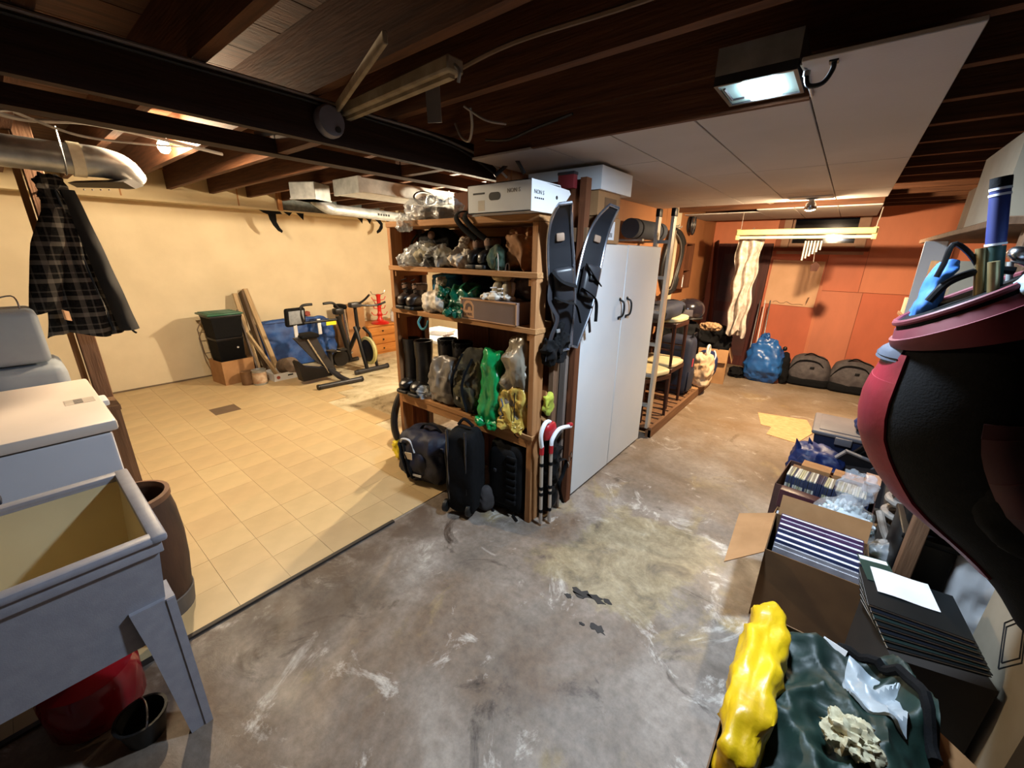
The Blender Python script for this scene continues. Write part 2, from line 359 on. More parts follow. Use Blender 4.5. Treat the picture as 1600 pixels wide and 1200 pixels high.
# brown panel closing the end of the partition behind the shelf
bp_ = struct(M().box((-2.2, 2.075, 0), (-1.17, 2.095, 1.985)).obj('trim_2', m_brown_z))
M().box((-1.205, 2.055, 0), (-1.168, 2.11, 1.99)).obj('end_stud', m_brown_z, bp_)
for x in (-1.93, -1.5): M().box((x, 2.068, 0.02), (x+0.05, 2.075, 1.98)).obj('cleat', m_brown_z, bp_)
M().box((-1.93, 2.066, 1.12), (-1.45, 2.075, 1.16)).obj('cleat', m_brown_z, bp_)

# ceiling: subfloor boards over joists
ce = struct(M().box((-6.5, -2.0, 2.47), (1.9, 7.4, 2.55)).obj('ceiling', m_sub))
for i in range(30):
    x0 = -6.45 + i*0.278
    M().box((x0, -1.9, 2.44), (x0+0.272, 7.3, 2.468)).obj('subfloor_board', m_sub, ce)
jm = M().box((-5.86, 0, 2.2), (1.85, 0.042, 2.439)).obj('joist', m_joist, ce)
for k in range(-5, 20):
    y = 0.565 + 0.385*k
    o = jm if k == -5 else jm.copy()
    if k != -5: COL.objects.link(o); o.parent = ce
    o.location = (0, y, 0)
# bearing beam and the frame of the duct chase beside it
be = struct(M().box((-1.88, -1.7, 2.035), (-1.84, 6.9, 2.199)).obj('trim_3', m_joist_y)); be['label'] = 'dark bearing beam under the joists'
r2 = struct(M().box((-2.33, -1.7, 2.035), (-2.24, 4.9, 2.10)).obj('trim_4', m_joist_y)); r2['label'] = 'lower dark rail beside the beam'
for y in (-0.5, 0.97, 1.68, 2.5, 3.3): M().box((-2.24, y, 2.04), (-1.88, y+0.045, 2.13)).obj('cross_block', m_joist, r2)
for y in (-0.5, 0.97, 1.68, 2.5): M().box((-2.29, y, 2.10), (-2.25, y+0.04, 2.2)).obj('hanger_block', m_joist, r2)
# ceiling boards of the right room
cols = [(-1.72, -1.245), (-1.24, -0.905), (-0.90, -0.565), (-0.56, -0.212), (-0.207, 0.12)]
for ci, (x0, x1) in enumerate(cols):
    ys = [1.43 if ci == 4 else 1.76, 2.35 if ci < 2 else 2.95, 4.05, 4.62]
    for a, b2 in zip(ys, ys[1:]):
        M().rbox((x0, a+0.003, 2.082), (x1, b2-0.003, 2.094), 0.002, 1).obj('ceiling_panel', m_panel, ce)
    M().rbox((x0, 5.25 if ci > 1 else 5.5, 2.082), (x1, 6.52, 2.094), 0.002, 1).obj('ceiling_panel', m_panel, ce)
for y in (1.78, 2.9, 4.0, 4.56, 5.27, 6.4): M().box((-1.72, y, 2.096), (0.12, y+0.04, 2.199)).obj('furring_strip', m_joist, ce)
M().box((-1.3, 1.735, 2.08), (-0.21, 1.758, 2.2)).obj('furring_strip', m_joist, ce)
# ================================================================ LEFT FOREGROUND
def frustum_open(x0, y0, x1, y1, z0, z1, ins, t):   # open tapered basin
    m = M(); a = ins
    o = [(x0+a, y0+a, z0), (x1-a, y0+a, z0), (x1-a, y1-a, z0), (x0+a, y1-a, z0), (x0, y0, z1), (x1, y0, z1), (x1, y1, z1), (x0, y1, z1)]
    i = [(x0+a+t, y0+a+t, z0+t), (x1-a-t, y0+a+t, z0+t), (x1-a-t, y1-a-t, z0+t), (x0+a+t, y1-a-t, z0+t), (x0+t, y0+t, z1), (x1-t, y0+t, z1), (x1-t, y1-t, z1), (x0+t, y1-t, z1)]
    f = [(3, 2, 1, 0), (0, 1, 5, 4), (1, 2, 6, 5), (2, 3, 7, 6), (3, 0, 4, 7), (8, 9, 10, 11), (9, 8, 12, 13), (10, 9, 13, 14), (11, 10, 14, 15), (8, 11, 15, 12), (4, 5, 13, 12), (5, 6, 14, 13), (6, 7, 15, 14), (7, 4, 12, 15)]
    return m.add(o+i, f)
m_tub = mat('utility_plastic', (150, 150, 159), (141, 141, 151), scale=30, rough=0.45, bump=0.06, bscale=300)
t = thing('laundry_tub', 'white moulded plastic laundry tub on panel legs in front of the freezer', 'tub', (-1.70, -0.17, 0))
frustum_open(-0.265, -0.285, 0.265, 0.285, 0.415, 0.785, 0.035, 0.014).obj('basin', m_tub, t)
frustum_open(-0.250, -0.270, 0.250, 0.270, 0.430, 0.774, 0.033, 0.002).obj('inner_lining', mat('yellowed_plastic', (214, 200, 160), (204, 188, 148), scale=4, rough=0.5), t)
rm = M()
for a, b in (((-0.2905, -0.303, 0.775), (-0.25, 0.303, 0.799)), ((0.25, -0.303, 0.775), (0.2905, 0.303, 0.799)), ((-0.292, -0.305, 0.7755), (0.292, -0.265, 0.8005)), ((-0.292, 0.265, 0.7755), (0.292, 0.305, 0.8005))): rm.rbox(a, b, 0.008, 2)
rm.rbox((-0.275, -0.29, 0.735), (0.275, -0.283, 0.78), 0.003); rm.rbox((-0.275, 0.283, 0.735), (0.275, 0.29, 0.78), 0.003); rm.rbox((0.262, -0.29, 0.735), (0.276, 0.29, 0.78), 0.003); rm.rbox((-0.276, -0.29, 0.735), (-0.262, 0.29, 0.78), 0.003)
rm.obj('rim', m_tub, t)
for sx in (-1, 1):
    for sy in (-1, 1):
        m = M(); q = [(0, 0.0), (0.022, 0.0), (0.015, 0.30), (0.11, 0.30+0.0), (0.0, 0.0)]
        pol = [(-0.012, 0.0), (0.05, 0.0), (0.078, 0.40), (0.095, 0.56), (-0.012, 0.56)]
        mx = Matrix(((0, 0, sx, sx*0.238), (-sy, 0, 0, sy*0.272), (0, 1, 0, 0), (0, 0, 0, 1)))
        m.prism(pol, 0.022, mx)
        mx2 = Matrix(((-sx, 0, 0, sx*0.25), (0, 0, sy, sy*0.262), (0, 1, 0, 0), (0, 0, 0, 1)))
        m.prism([(a-0.0015 if a < 0 else a, b*0.996) for a, b in pol], 0.0215, mx2); m.obj('leg', m_tub, t)
M().lathe([(0.03, 0.33), (0.03, 0.42)], 16).obj('drain_pipe', m_white, t)
# things stored under the tub
red = M().lathe([(0.001, 0.0), (0.11, 0.0), (0.125, 0.02), (0.13, 0.16), (0.12, 0.19), (0.04, 0.22), (0.035, 0.25), (0.001, 0.25)], 24)
tag(red.obj('jug', mat('dark_red_plastic', (120, 14, 24), (96, 10, 18), rough=0.18), loc=(-1.78, -0.13, 0)), 'dark red glossy jug standing in the shade under the laundry tub', 'jug')
bk = thing('bucket', 'black rubber bucket on the floor by the near leg of the laundry tub', 'bucket', (-1.555, -0.045, 0))
M().lathe([(0.001, 0), (0.05, 0), (0.068, 0.09), (0.072, 0.09), (0.072, 0.097), (0.064, 0.097), (0.048, 0.006), (0.001, 0.006)], 24).obj('body', m_rubber, bk)
M().tube([(0.068*math.cos(a), 0.068*math.sin(a)*0.3, 0.09+0.035*math.sin(a)) for a in [PI*k/12 for k in range(13)]], 0.003, 6).obj('handle', m_chrome, bk)
# freezer
m_frz = mat('freezer_enamel', (206, 206, 212), (198, 198, 205), scale=3, rough=0.45)
t = thing('chest_freezer', 'white chest freezer with a pale lid behind the laundry tub', 'freezer', (-2.755, -0.45, 0))
M().rbox((-0.43, -0.60, 0.04), (0.43, 0.60, 0.845), 0.015).obj('body', m_frz, t)
M().rbox((-0.445, -0.622, 0.852), (0.452, 0.622, 0.90), 0.012).obj('lid', mat('freezer_lid', (222, 208, 196), (214, 200, 188), scale=3, rough=0.4), t)
M().box((-0.43, -0.6, 0.844), (0.43, 0.6, 0.853)).obj('seal', mat('grey_seal', (120, 120, 124)), t)
M().box((-0.40, -0.57, 0), (0.40, 0.57, 0.04)).obj('plinth', m_blackp, t)
M().box((-0.01, 0.50, 0.9), (0.08, 0.60, 0.9012)).obj('sticker', mat('rating_sticker', (206, 194, 180), rough=0.6), t)
for k, (x, ww) in enumerate(((0.0, 0.012), (0.02, 0.02), (0.048, 0.014), (0.066, 0.008))): M().box((x, 0.53, 0.9012), (x+ww, 0.56, 0.9018)).obj('printed_bar', mat('print_grey', (110, 104, 100)), t)
M().rbox((-0.05, 0.600, 0.86), (0.07, 0.645, 0.89), 0.008).obj('hinge_cap', m_white, t)
# blue handled brush between tub and freezer
t = thing('scrub_brush', 'blue handled brush lying on the back rim of the laundry tub', 'brush', (-2.045, -0.26, 0.80))
M().rbox((-0.015, -0.12, 0.003), (0.015, 0.06, 0.02), 0.006).obj('handle', mat('blue_plastic', (28, 62, 128), (24, 52, 110), rough=0.4), t)
M().rbox((-0.022, 0.0, -0.02), (0.022, 0.09, 0.004), 0.006).obj('bristles', mat('dark_bristle', (40, 44, 60)), t)
# fibre barrel
m_bar = mat('barrel_fibre', (82, 52, 32), (50, 31, 20), scale=9, rough=0.8, stretch=(1, 1, 0.3), bump=0.3, bscale=18)
t = thing('barrel', 'rough brown open barrel standing between the laundry tub and the tile floor', 'barrel', (-2.155, 0.12, 0))
M().lathe([(0.11, 0.0), (0.112, 0.01), (0.125, 0.10), (0.142, 0.25), (0.148, 0.38), (0.143, 0.5), (0.130, 0.585), (0.118, 0.585), (0.13, 0.5), (0.134, 0.38), (0.1, 0.02), (0.001, 0.02)], 32).obj('body', m_bar, t)
M().lathe([(0.128, 0.575), (0.138, 0.578), (0.138, 0.603), (0.122, 0.606), (0.118, 0.58), (0.128, 0.575)], 32, cap=False).obj('rim', mat('rim_wood', (128, 88, 60), (100, 66, 44), scale=12, rough=0.7), t)
M().lathe([(0.114, 0.0), (0.120, 0.003), (0.131, 0.095), (0.127, 0.10)], 32, cap=False).obj('hoop', mat('grey_hoop', (96, 88, 82), (80, 74, 70)), t)
# grey tank behind the freezer
m_gt = mat('grey_tank_plastic', (150, 158, 166), (138, 146, 156), scale=6, rough=0.55)
t = thing('plastic_tank', 'tall pale grey plastic tank standing behind the freezer', 'tank', (-3.46, -0.45, 0))
M().rbox((-0.19, -0.5, 0.0), (0.24, 0.565, 0.99), 0.05, 3).obj('base', m_gt, t)
M().rbox((-0.19, -0.5, 1.0), (0.20, 0.525, 1.275), 0.03, 3).obj('body', m_gt, t)
M().tube(bez([(0.0, 0.30, 1.27), (0.02, 0.34, 1.305), (0.03, 0.46, 1.345), (0.05, 0.475, 1.27)], 6), 0.004, 6).obj('wire_bail', m_chrome, t)
# post with a jacket
po = thing('wooden_post', 'old wooden post with the plaid jacket hung on it, by the grey tank', 'post', (-3.72, 0.255, 0))
M().rbox((-0.035, -0.04, 0), (0.035, 0.04, 2.435), 0.004, 1).obj('stud', wood('post_wood', (128, 96, 74), (98, 70, 52), 2), po)
M().box((-0.05, -0.075, 0), (-0.03, -0.045, 2.43)).obj('side_batten', m_pine_z, po)
M().tube([(0.03, 0.0, 1.90), (0.06, 0.0, 1.89), (0.085, 0.0, 1.91), (0.088, 0.0, 1.925)], 0.005, 6).obj('coat_hook', m_steel, po)
def plaid():
    m = bpy.data.materials.new('dark_plaid'); m.use_nodes = True; nt = m.node_tree; b = nt.nodes['Principled BSDF']; L = nt.links
    b.inputs['Roughness'].default_value = 0.95; b.inputs['Specular IOR Level'].default_value = 0.1
    tc = nt.nodes.new('ShaderNodeTexCoord'); sx = nt.nodes.new('ShaderNodeSeparateXYZ'); L.new(tc.outputs['Object'], sx.inputs[0])
    def band(src, scale, off, wdt):
        a = nt.nodes.new('ShaderNodeMath'); a.operation = 'MULTIPLY_ADD'; a.inputs[1].default_value = scale; a.inputs[2].default_value = off; L.new(src, a.inputs[0])
        f = nt.nodes.new('ShaderNodeMath'); f.operation = 'FRACT'; L.new(a.outputs[0], f.inputs[0])
        c = nt.nodes.new('ShaderNodeMath'); c.operation = 'LESS_THAN'; c.inputs[1].default_value = wdt; L.new(f.outputs[0], c.inputs[0]); return c.outputs[0]
    def add(a, c, k):
        x = nt.nodes.new('ShaderNodeMath'); x.operation = 'MULTIPLY_ADD'; x.inputs[1].default_value = k; L.new(a, x.inputs[0])
        if isinstance(c, float): x.inputs[2].default_value = c
        else: L.new(c, x.inputs[2])
        return x.outputs[0]
    v = add(band(sx.outputs[2], 10.0, 0.0, 0.24), 0.10, 0.40); v = add(band(sx.outputs[1], 10.0, 0.3, 0.24), v, 0.28); v = add(band(sx.outputs[2], 10.0, 0.5, 0.08), v, 0.22); v = add(band(sx.outputs[1], 10.0, 0.8, 0.08), v, 0.2)
    n = nt.nodes.new('ShaderNodeTexNoise'); n.inputs['Scale'].default_value = 90; L.new(tc.outputs['Object'], n.inputs[0]); v = add(n.outputs['Fac'], v, 0.12)
    r = nt.nodes.new('ShaderNodeValToRGB'); e = r.color_ramp.elements; e[0].color = lin((11, 11, 13)); e[1].color = lin((122, 114, 104)); e[0].position = 0.12; e[1].position = 1.0
    L.new(v, r.inputs[0]); L.new(r.outputs[0], b.inputs['Base Color']); return m
m_plaid = plaid()
t = thing('plaid_jacket', 'black and grey plaid wool jacket hanging from the post', 'jacket', (-3.60, 0.29, 0))
def jk(u, v):   # u across 0..1, v down 0..1
    z = 1.91 - 0.82*v; wl_ = 0.015 + 0.19*v**0.8; wr_ = 0.02 + 0.15*min(1, v*1.25)**0.9
    y = -wl_ + (wl_+wr_)*u
    fold = 0.022*math.sin(u*13+v*1.5)*(0.3+v) + 0.012*math.sin(u*29+v*4)
    return (0.03 + 0.05*math.sin(PI*u)*(0.4+0.6*v) + fold, y + 0.012*math.sin(v*9), z + 0.02*math.sin(u*7))
M().grid(jk, 36, 40, thick=0.02).obj('body', m_plaid, t)
def sl(u, v):
    a = 2*PI*u; r = 0.075*(1-0.15*v)*(0.55+0.45*min(1, v*3)); c = V((0.075, -0.015-0.16*v**0.9, 1.80-0.56*v))
    return (c.x + r*0.75*math.cos(a)+0.006*math.sin(v*22), c.y + r*math.sin(a), c.z + 0.01*math.sin(a*2))
M().grid(sl, 20, 24).obj('sleeve', m_plaid, t)
def fr(u, v):
    z = 1.90 - 0.80*v; y0 = 0.02+0.085*v; return (0.085+0.05*math.sin(PI*u)*v+0.008*math.sin(v*20), y0+0.012+(0.055+0.02*v)*u, z)
M().grid(fr, 8, 30, thick=0.012).obj('front_edge', mat('jacket_lining', (30, 28, 27), (20, 19, 19), rough=0.9), t)
M().tube([(0.075, 0.01+0.07*k/20.0, 1.9-0.8*k/20.0) for k in range(21)], 0.006, 6).obj('zip', m_blackp, t)
M().blob((0.07, 0.10, 0.14), 2.6, 8, 0.02, 14, 3, mx=T(0.04, 0.0, 1.83)).obj('collar', m_plaid, t)
M().grid(lambda u, v: (0.155+0.006*math.sin(u*5), -0.115+0.028*u, 1.20+0.055*v-0.012*u), 4, 4, thick=0.006).obj('label_tag', mat('tan_tag', (206, 160, 120)), t)
M().tube(bez([(0.06, 0.16, 1.11), (0.065, 0.175, 1.08), (0.06, 0.185, 1.07)], 5), 0.006, 6).obj('drawcord', m_black, t)
# small wooden crate behind freezer
t = thing('wooden_crate', 'small dark wooden crate on the floor beyond the freezer, beside the post', 'crate', (-3.535, 0.236, 0))
for (a, b) in (((-0.11, -0.06, 0), (0.11, -0.045, 0.62)), ((-0.11, 0.035, 0), (0.11, 0.05, 0.62)), ((-0.11, -0.045, 0), (-0.095, 0.035, 0.62)), ((0.095, -0.045, 0), (0.11, 0.035, 0.62))): M().box(a, b).obj('side', m_old_z, t)
M().box((-0.12, -0.065, 0.62), (0.12, 0.055, 0.65)).obj('lid', m_old_z, t)
# round duct along the left, with an elbow
t = thing('round_duct', 'bright round furnace duct hung below the joists at upper left', 'duct', (-3.47, 0, 2.06))
rd = M().tube([(0, -1.6, 0), (0, 0.42, 0.0)], 0.078, 24)
for y in (-0.2, 0.1): rd.tube([(0, y, 0), (0, y+0.012, 0)], 0.0815, 24)
rd.obj('pipe', m_steel, t)
M().tube([(0, 0.39, 0), (0, 0.44, 0)], 0.088, 24).obj('tape_collar', mat('foil_tape', (222, 216, 196), (206, 200, 180), rough=0.4, bump=0.3, bscale=20), t)
M().tube(bez([(0, 0.43, 0), (0, 0.52, 0.0), (-0.02, 0.60, -0.02), (-0.06, 0.64, -0.07)], 5), [0.082]*5+[0.081]*5+[0.08]*6, 24).obj('elbow', m_steel, t)
M().tube([(-0.13, 0.40, -0.115), (0.10, 0.62, -0.105)], [0.05, 0.075], 4, flat=0.35).obj('register_boot', mat('dark_metal', (60, 56, 52), rough=0.4, metal=0.8), t)
for k in range(4): M().lathe([(0.005, 0), (0.005, 0.006)], 6, T(-0.06+0.04*k, 0.42+0.03*k, -0.15)).obj('screw', m_chrome, t)
for y in (-0.4, 0.36): M().tube([(0.085*math.cos(a), y, 0.085*math.sin(a)) for a in [PI+PI*k/12 for k in range(13)]]+[(0.085, y, 0.14)], 0.004, 4).obj('hanger_strap', m_steel, t)
# cables on the left
def cable(pts, r, m, label, cat='cable', name='cable', n=8, group=None):
    o = M().tube(bez(pts, n), r, 6).obj(name, m); return tag(o, label, cat, group)
cable([(-3.05, -0.6, 2.185), (-3.02, 0.0, 2.17), (-3.08, 0.22, 2.15), (-3.1, 0.45, 2.185), (-3.2, 0.75, 2.19), (-3.35, 1.1, 2.19)], 0.010, m_cablew, 'pale twisted cable sagging above the round duct at upper left')
cable([(-2.95, -0.5, 2.10), (-2.92, 0.02, 2.10), (-2.98, 0.16, 2.15), (-3.0, 0.30, 2.19)], 0.006, m_cablew, 'thin pale wire looping at the far upper left below the joists')
cable([(-3.0, 0.2, 2.16), (-3.08, 0.40, 2.12), (-3.15, 0.66, 2.14), (-3.3, 0.9, 2.19)], 0.006, m_cablew, 'thin pale wire drooping between the round duct and the bulb')
# bulbs
m_bulb = mat('lit_bulb', (255, 196, 120), (255, 196, 120), emit=330)
def bulb(loc, label, power, col, flood=False):
    t = thing('light_bulb', label, 'bulb', loc, 0, 'bare light bulbs')
    mb = bpy.data.materials.new('lit_bulb'); mb.use_nodes = True; b = mb.node_tree.nodes['Principled BSDF']
    b.inputs['Base Color'].default_value = (1, 0.9, 0.8, 1); b.inputs['Emission Color'].default_value = col+(1,); b.inputs['Emission Strength'].default_value = power
    if flood:
        M().lathe([(0.001, -0.108), (0.022, -0.104), (0.038, -0.095), (0.042, -0.09)], 20).obj('lens', mb, t)
        M().lathe([(0.043, -0.091), (0.044, -0.084), (0.032, -0.05), (0.018, -0.03), (0.014, -0.02)], 20).obj('reflector', m_chrome, t)
    else: M().lathe([(0.001, -0.105), (0.018, -0.10), (0.03, -0.082), (0.033, -0.065), (0.027, -0.045), (0.016, -0.03), (0.014, -0.02)], 20).obj('glass', mb, t)
    M().lathe([(0.015, -0.025), (0.022, -0.022), (0.024, -0.01), (0.05, -0.006), (0.05, 0.0)], 20).obj('socket', m_white, t)
    M().tube([(0, 0, 0), (0, 0, 2.2-loc[2])], 0.004, 6).obj('flex', m_cabled, t) if loc[2] < 2.15 else None
    return t
bulb((-3.53, 0.84, 2.275), 'bare warm light bulb glowing below the joists at upper left', 1750, WARM)
bulb((-3.2, 3.3, 2.01), 'bare warm bulb on a drop cord behind the shelves in the left room', 2600, (1.0, 0.82, 0.57))

# ================================================================ DUCTS OVER THE LEFT ROOM
m_dgal = mat('dull_galvanized', (98, 104, 102), (74, 80, 80), scale=20, rough=0.5, metal=0.7)
t = thing('trunk_duct', 'large rectangular galvanized trunk duct right of the small duct box', 'duct', (-3.55, 2.08, 2.075))
M().rbox((-0.20, 0.0, 0.0), (0.20, 3.0, 0.122), 0.006, 1).obj('body', m_steel, t)
M().box((-0.205, -0.012, -0.004), (0.205, 0.02, 0.125)).obj('end_cap', m_steel, t)
for y in (1.0, 2.0): M().box((-0.204, y, -0.004), (0.204, y+0.02, 0.126)).obj('seam_cleat', m_steel, t)
t = thing('duct_box', 'small galvanized duct box hanging beside the soffit end post', 'duct', (-4.12, 2.02, 2.05), rz=0.5)
M().rbox((-0.13, -0.1, 0.0), (0.13, 0.14, 0.148), 0.005, 1).obj('body', m_steel, t)
M().box((-0.134, -0.104, 0.0), (0.134, 0.144, 0.012)).obj('flange', m_steel, t)
t = thing('duct_pipe', 'shiny round duct pipe with a white label, under the trunk duct', 'duct', (-4.25, 2.28, 2.005))
M().tube([(0.0, 0, 0), (-0.26, 1.15, 0.0)], 0.052, 20).obj('pipe', m_steel, t)
M().tube([(-0.13, 0.55, 0), (-0.205, 0.88, 0.0)], 0.0535, 20).obj('label_wrap', m_paper, t)
for k in range(5): M().box((0.052, 0.0, -0.012), (0.0545, 0.028, 0.012), T(-0.135-0.009*k, 0.60+0.04*k, 0.0, 0, 0, 0.22)).obj('printed_bar', m_ink, t)
M().tube(bez([(0.0, 0.02, 0), (0.03, -0.05, 0.01), (0.02, -0.12, 0.05), (-0.02, -0.16, 0.10)], 5), 0.056, 20).obj('elbow', m_steel, t)
M().tube([(-0.25, 1.12, 0), (-0.275, 1.22, 0.0)], 0.06, 20).obj('collar', m_chrome, t)
t = thing('flat_duct', 'dark grey rectangular duct resting on the soffit ledge right of the end post', 'duct', (-6.02, 2.51, 2.092))
M().rbox((-0.15, 0, 0), (0.15, 0.75, 0.29), 0.005, 1).obj('section', m_dgal, t)
M().rbox((-0.148, 0.755, 0), (0.147, 1.45, 0.24), 0.005, 1).obj('section', m_dgal, t)
M().rbox((-0.19, 1.46, 0), (0.15, 1.75, 0.14), 0.02, 2).obj('wrapped_end', m_cardd, t)
t = thing('hose_ring', 'small black corrugated hose loop hung on the trunk duct', 'hose', (-3.33, 2.75, 2.1), 0)
M().tube([(0.012, 0.13*math.cos(a), 0.055*math.sin(a)-0.01) for a in [2*PI*k/28 for k in range(28)]], 0.011, 8, closed=True).obj('hose', m_rubber, t)
# black cut-outs hung on the soffit edge
def cutout(pol, loc, label):
    o = M().prism(pol, 0.006, Matrix(((0, 0, 1, 0), (1, 0, 0, 0), (0, 1, 0, 0), (0, 0, 0, 1)))).obj('felt_cutout', m_black, loc=loc)
    return tag(o, label, 'decoration', 'black cut-outs under the soffit')
tail = [(-0.12, 0.0), (0.13, 0.0), (0.15, -0.03), (0.075, -0.035), (0.07, -0.13), (0.10, -0.20), (0.13, -0.235), (0.115, -0.26), (0.07, -0.235), (0.02, -0.17), (-0.01, -0.10), (-0.02, -0.045), (-0.07, -0.03)]
cutout(tail, (-5.855, 2.33, 2.07), 'black curved tail-shaped felt cut-out, leftmost under the soffit edge')
cutout([(0, 0), (0.11, 0), (0.07, -0.045), (0.03, -0.02)], (-5.855, 2.50, 2.07), 'small ragged black felt strip right of the leftmost cut-out')
cutout([(0, 0), (0.10, 0), (0.085, -0.085), (0.05, -0.05)], (-5.855, 2.66, 2.07), 'black pointed felt cut-out, third from the left under the soffit')
cutout([(0, 0), (0.09, 0), (0.075, -0.075), (0.04, -0.03)], (-5.86, 3.55, 2.07), 'black pointed cut-out under the ledge, left one near the shelf')
cutout([(0, 0), (0.11, 0), (0.07, -0.07), (0.04, -0.02)], (-5.86, 3.68, 2.07), 'ragged black cut-out under the ledge, next to the crescent one')
cutout([(0.0, 0), (0.10, 0), (0.14, -0.05), (0.135, -0.12), (0.09, -0.175), (0.03, -0.205), (0.02, -0.17), (0.065, -0.13), (0.095, -0.075), (0.05, -0.03)], (-5.86, 3.84, 2.07), 'black crescent-shaped felt cut-out under the ledge near the shelf')
cutout([(0, 0), (0.07, 0), (0.05, -0.05)], (-5.86, 4.04, 2.07), 'tiny black triangle cut-out under the ledge beside the shelf')
cutout([(0, 0), (0.14, 0), (0.13, -0.10), (0.15, -0.17), (0.12, -0.19), (0.05, -0.13), (0.01, -0.06)], (-5.86, 4.24, 2.07), 'black hooked felt cut-out, rightmost under the ledge')
# ================================================================ LEFT ROOM FLOOR THINGS
def carton(name, label, size, loc, rz=0, m=None, flaps='', cat='box', fl_ang=0.5, group=None, closed=False, tape=None, rot=None):
    w_, d, h = size; m = m or m_card
    t = thing(name, label, cat, loc, rz, group, rot); k = 0.004
    b = M()
    b.box((-w_/2, -d/2, 0), (w_/2, d/2, k)); b.box((-w_/2, -d/2, k), (w_/2, -d/2+k, h)); b.box((-w_/2, d/2-k, k), (w_/2, d/2, h)); b.box((-w_/2, -d/2+k, k), (-w_/2+k, d/2-k, h)); b.box((w_/2-k, -d/2+k, k), (w_/2, d/2-k, h))
    b.obj('body', m, t, smooth=0)
    if closed:
        M().box((-w_/2, -d/2, h), (w_/2, -0.001, h+k)).obj('lid_flap', m, t); M().box((-w_/2, 0.001, h), (w_/2, d/2, h+k)).obj('lid_flap', m, t)
        if tape: M().box((-w_/2-0.001, -0.025, h+k), (w_/2+0.001, 0.025, h+k+0.0012)).obj('tape', tape, t)
    for f in flaps:      # l r n(ear, -y) f(ar, +y); lower case hang outward, upper case stand up
        a = fl_ang if f.islower() else 1.35
        g = f.lower(); L_ = min(w_, d)*0.48
        if g in 'lr':
            s = 1 if g == 'r' else -1
            M().box((0, -d/2+0.004, -k/2), (L_, d/2-0.004, k/2), T(s*w_/2, 0, h, 0, -a if s > 0 else -(PI-a), 0)).obj('flap', m, t)
        else:
            s = 1 if g == 'f' else -1
            M().box((-w_/2+0.004, 0, -k/2), (w_/2-0.004, L_, k/2), T(0, s*d/2, h, a if s > 0 else PI-a, 0, 0)).obj('flap', m, t)
    return t
m_green = mat('green_plastic', (14, 84, 56), (10, 66, 44), rough=0.4)
t = carton('cardboard_box', 'open cardboard box on the floor holding the lower black bin', (0.33, 0.36, 0.30), (-5.82, 1.59, 0), 0.12)
for z, lab in ((0.06, 'lower black plastic bin standing in the cardboard box'), (0.575, 'upper black plastic bin with a green lid, atop its twin')):
    t = thing('storage_bin', lab, 'bin', (-5.85, 1.58, z), 0.07, 'stacked black bins by the white wall')
    h = 0.51 if z < 0.1 else 0.27; b = 0.125 if z < .1 else 0.145
    M().add([(-b, -b, 0), (b, -b, 0), (b, b, 0), (-b, b, 0), (-b-0.02, -b-0.02, h), (b+0.02, -b-0.02, h), (b+0.02, b+0.02, h), (-b-0.02, b+0.02, h)], [(3, 2, 1, 0), (4, 5, 6, 7), (0, 1, 5, 4), (1, 2, 6, 5), (2, 3, 7, 6), (3, 0, 4, 7)]).obj('body', m_black, t)
    M().rbox((-b-0.024, -b-0.024, h-0.03), (b+0.024, b+0.024, h-0.002), 0.006).obj('rim', m_blackp, t)
    if z > 0.1:
        M().rbox((-0.19, -0.20, h+0.0), (0.18, 0.185, h+0.022), 0.008).obj('lid', m_green, t)
        for k in range(5): M().rbox((-0.16+0.07*k, -0.18, h+0.022), (-0.13+0.07*k, 0.165, h+0.03), 0.003).obj('lid_rib', m_green, t)
    else: M().lathe([(0.012, 0), (0.012, 0.004)], 10, T(b+0.015, 0.07, 0.38, 0, PI/2, 0)).obj('sticker', m_paper, t)
m_wire = mat('grey_wire', (120, 100, 84), (100, 84, 70), rough=0.5, metal=0.5)
t = thing('wire_stand', 'thin bent wire stand leaning on the white wall left of the black bins', 'stand', (-6.12, 1.36, 0))
M().tube([(0.1, 0.13, 0.0), (0.1, 0.02, 0.36), (0.1, 0.0, 0.66), (0.1, 0.10, 0.85), (0.0, 0.10, 0.7)], 0.006, 6).obj('frame', m_wire, t)
M().tube([(0.1, 0.0, 0.62), (0.1, 0.10, 0.62), (0.0, 0.10, 0.62)], 0.005, 6).obj('crossbar', m_wire, t)
M().tube([(0.1, 0.02, 0.36), (0.1, 0.14, 0.36)], 0.005, 6).obj('crossbar', m_wire, t)
# boards leaning on wall
m_pl1 = wood('weathered_plank', (118, 98, 78), (70, 58, 48), 2); m_pl2 = wood('pale_plank', (190, 166, 130), (160, 134, 100), 2); m_gpl = wood('grey_plank', (112, 100, 92), (88, 78, 72), 2)
def lean(name, label, m, base, top, wd, th, cat='plank', group='boards leaning on the white wall'):
    b, q = V(base), V(top); L_ = (q-b).length; o = M().rbox((-wd/2, -th/2, 0), (wd/2, th/2, L_), 0.003, 1).obj(name, m)
    o.matrix_world = Matrix.Translation(b) @ (q-b).to_track_quat('Z', 'X').to_matrix().to_4x4(); return tag(o, label, cat, group)
lean('plank', 'wide dark weathered plank leaning on the white wall right of the black bins', m_pl1, (-5.74, 1.96, 0), (-6.15, 1.94, 1.07), 0.13, 0.03)
lean('plank', 'pale narrow plank leaning on the wall, right of the dark weathered plank', m_pl2, (-5.80, 2.10, 0), (-6.18, 2.00, 1.10), 0.04, 0.06)
lean('plank', 'pale board edge left of the dark weathered plank', m_pl2, (-5.78, 1.875, 0), (-6.15, 1.865, 1.05), 0.03, 0.05)
lean('plank', 'short grey board leaning between the black bins and the planks', m_gpl, (-5.70, 1.83, 0), (-6.05, 1.825, 0.85), 0.06, 0.02)
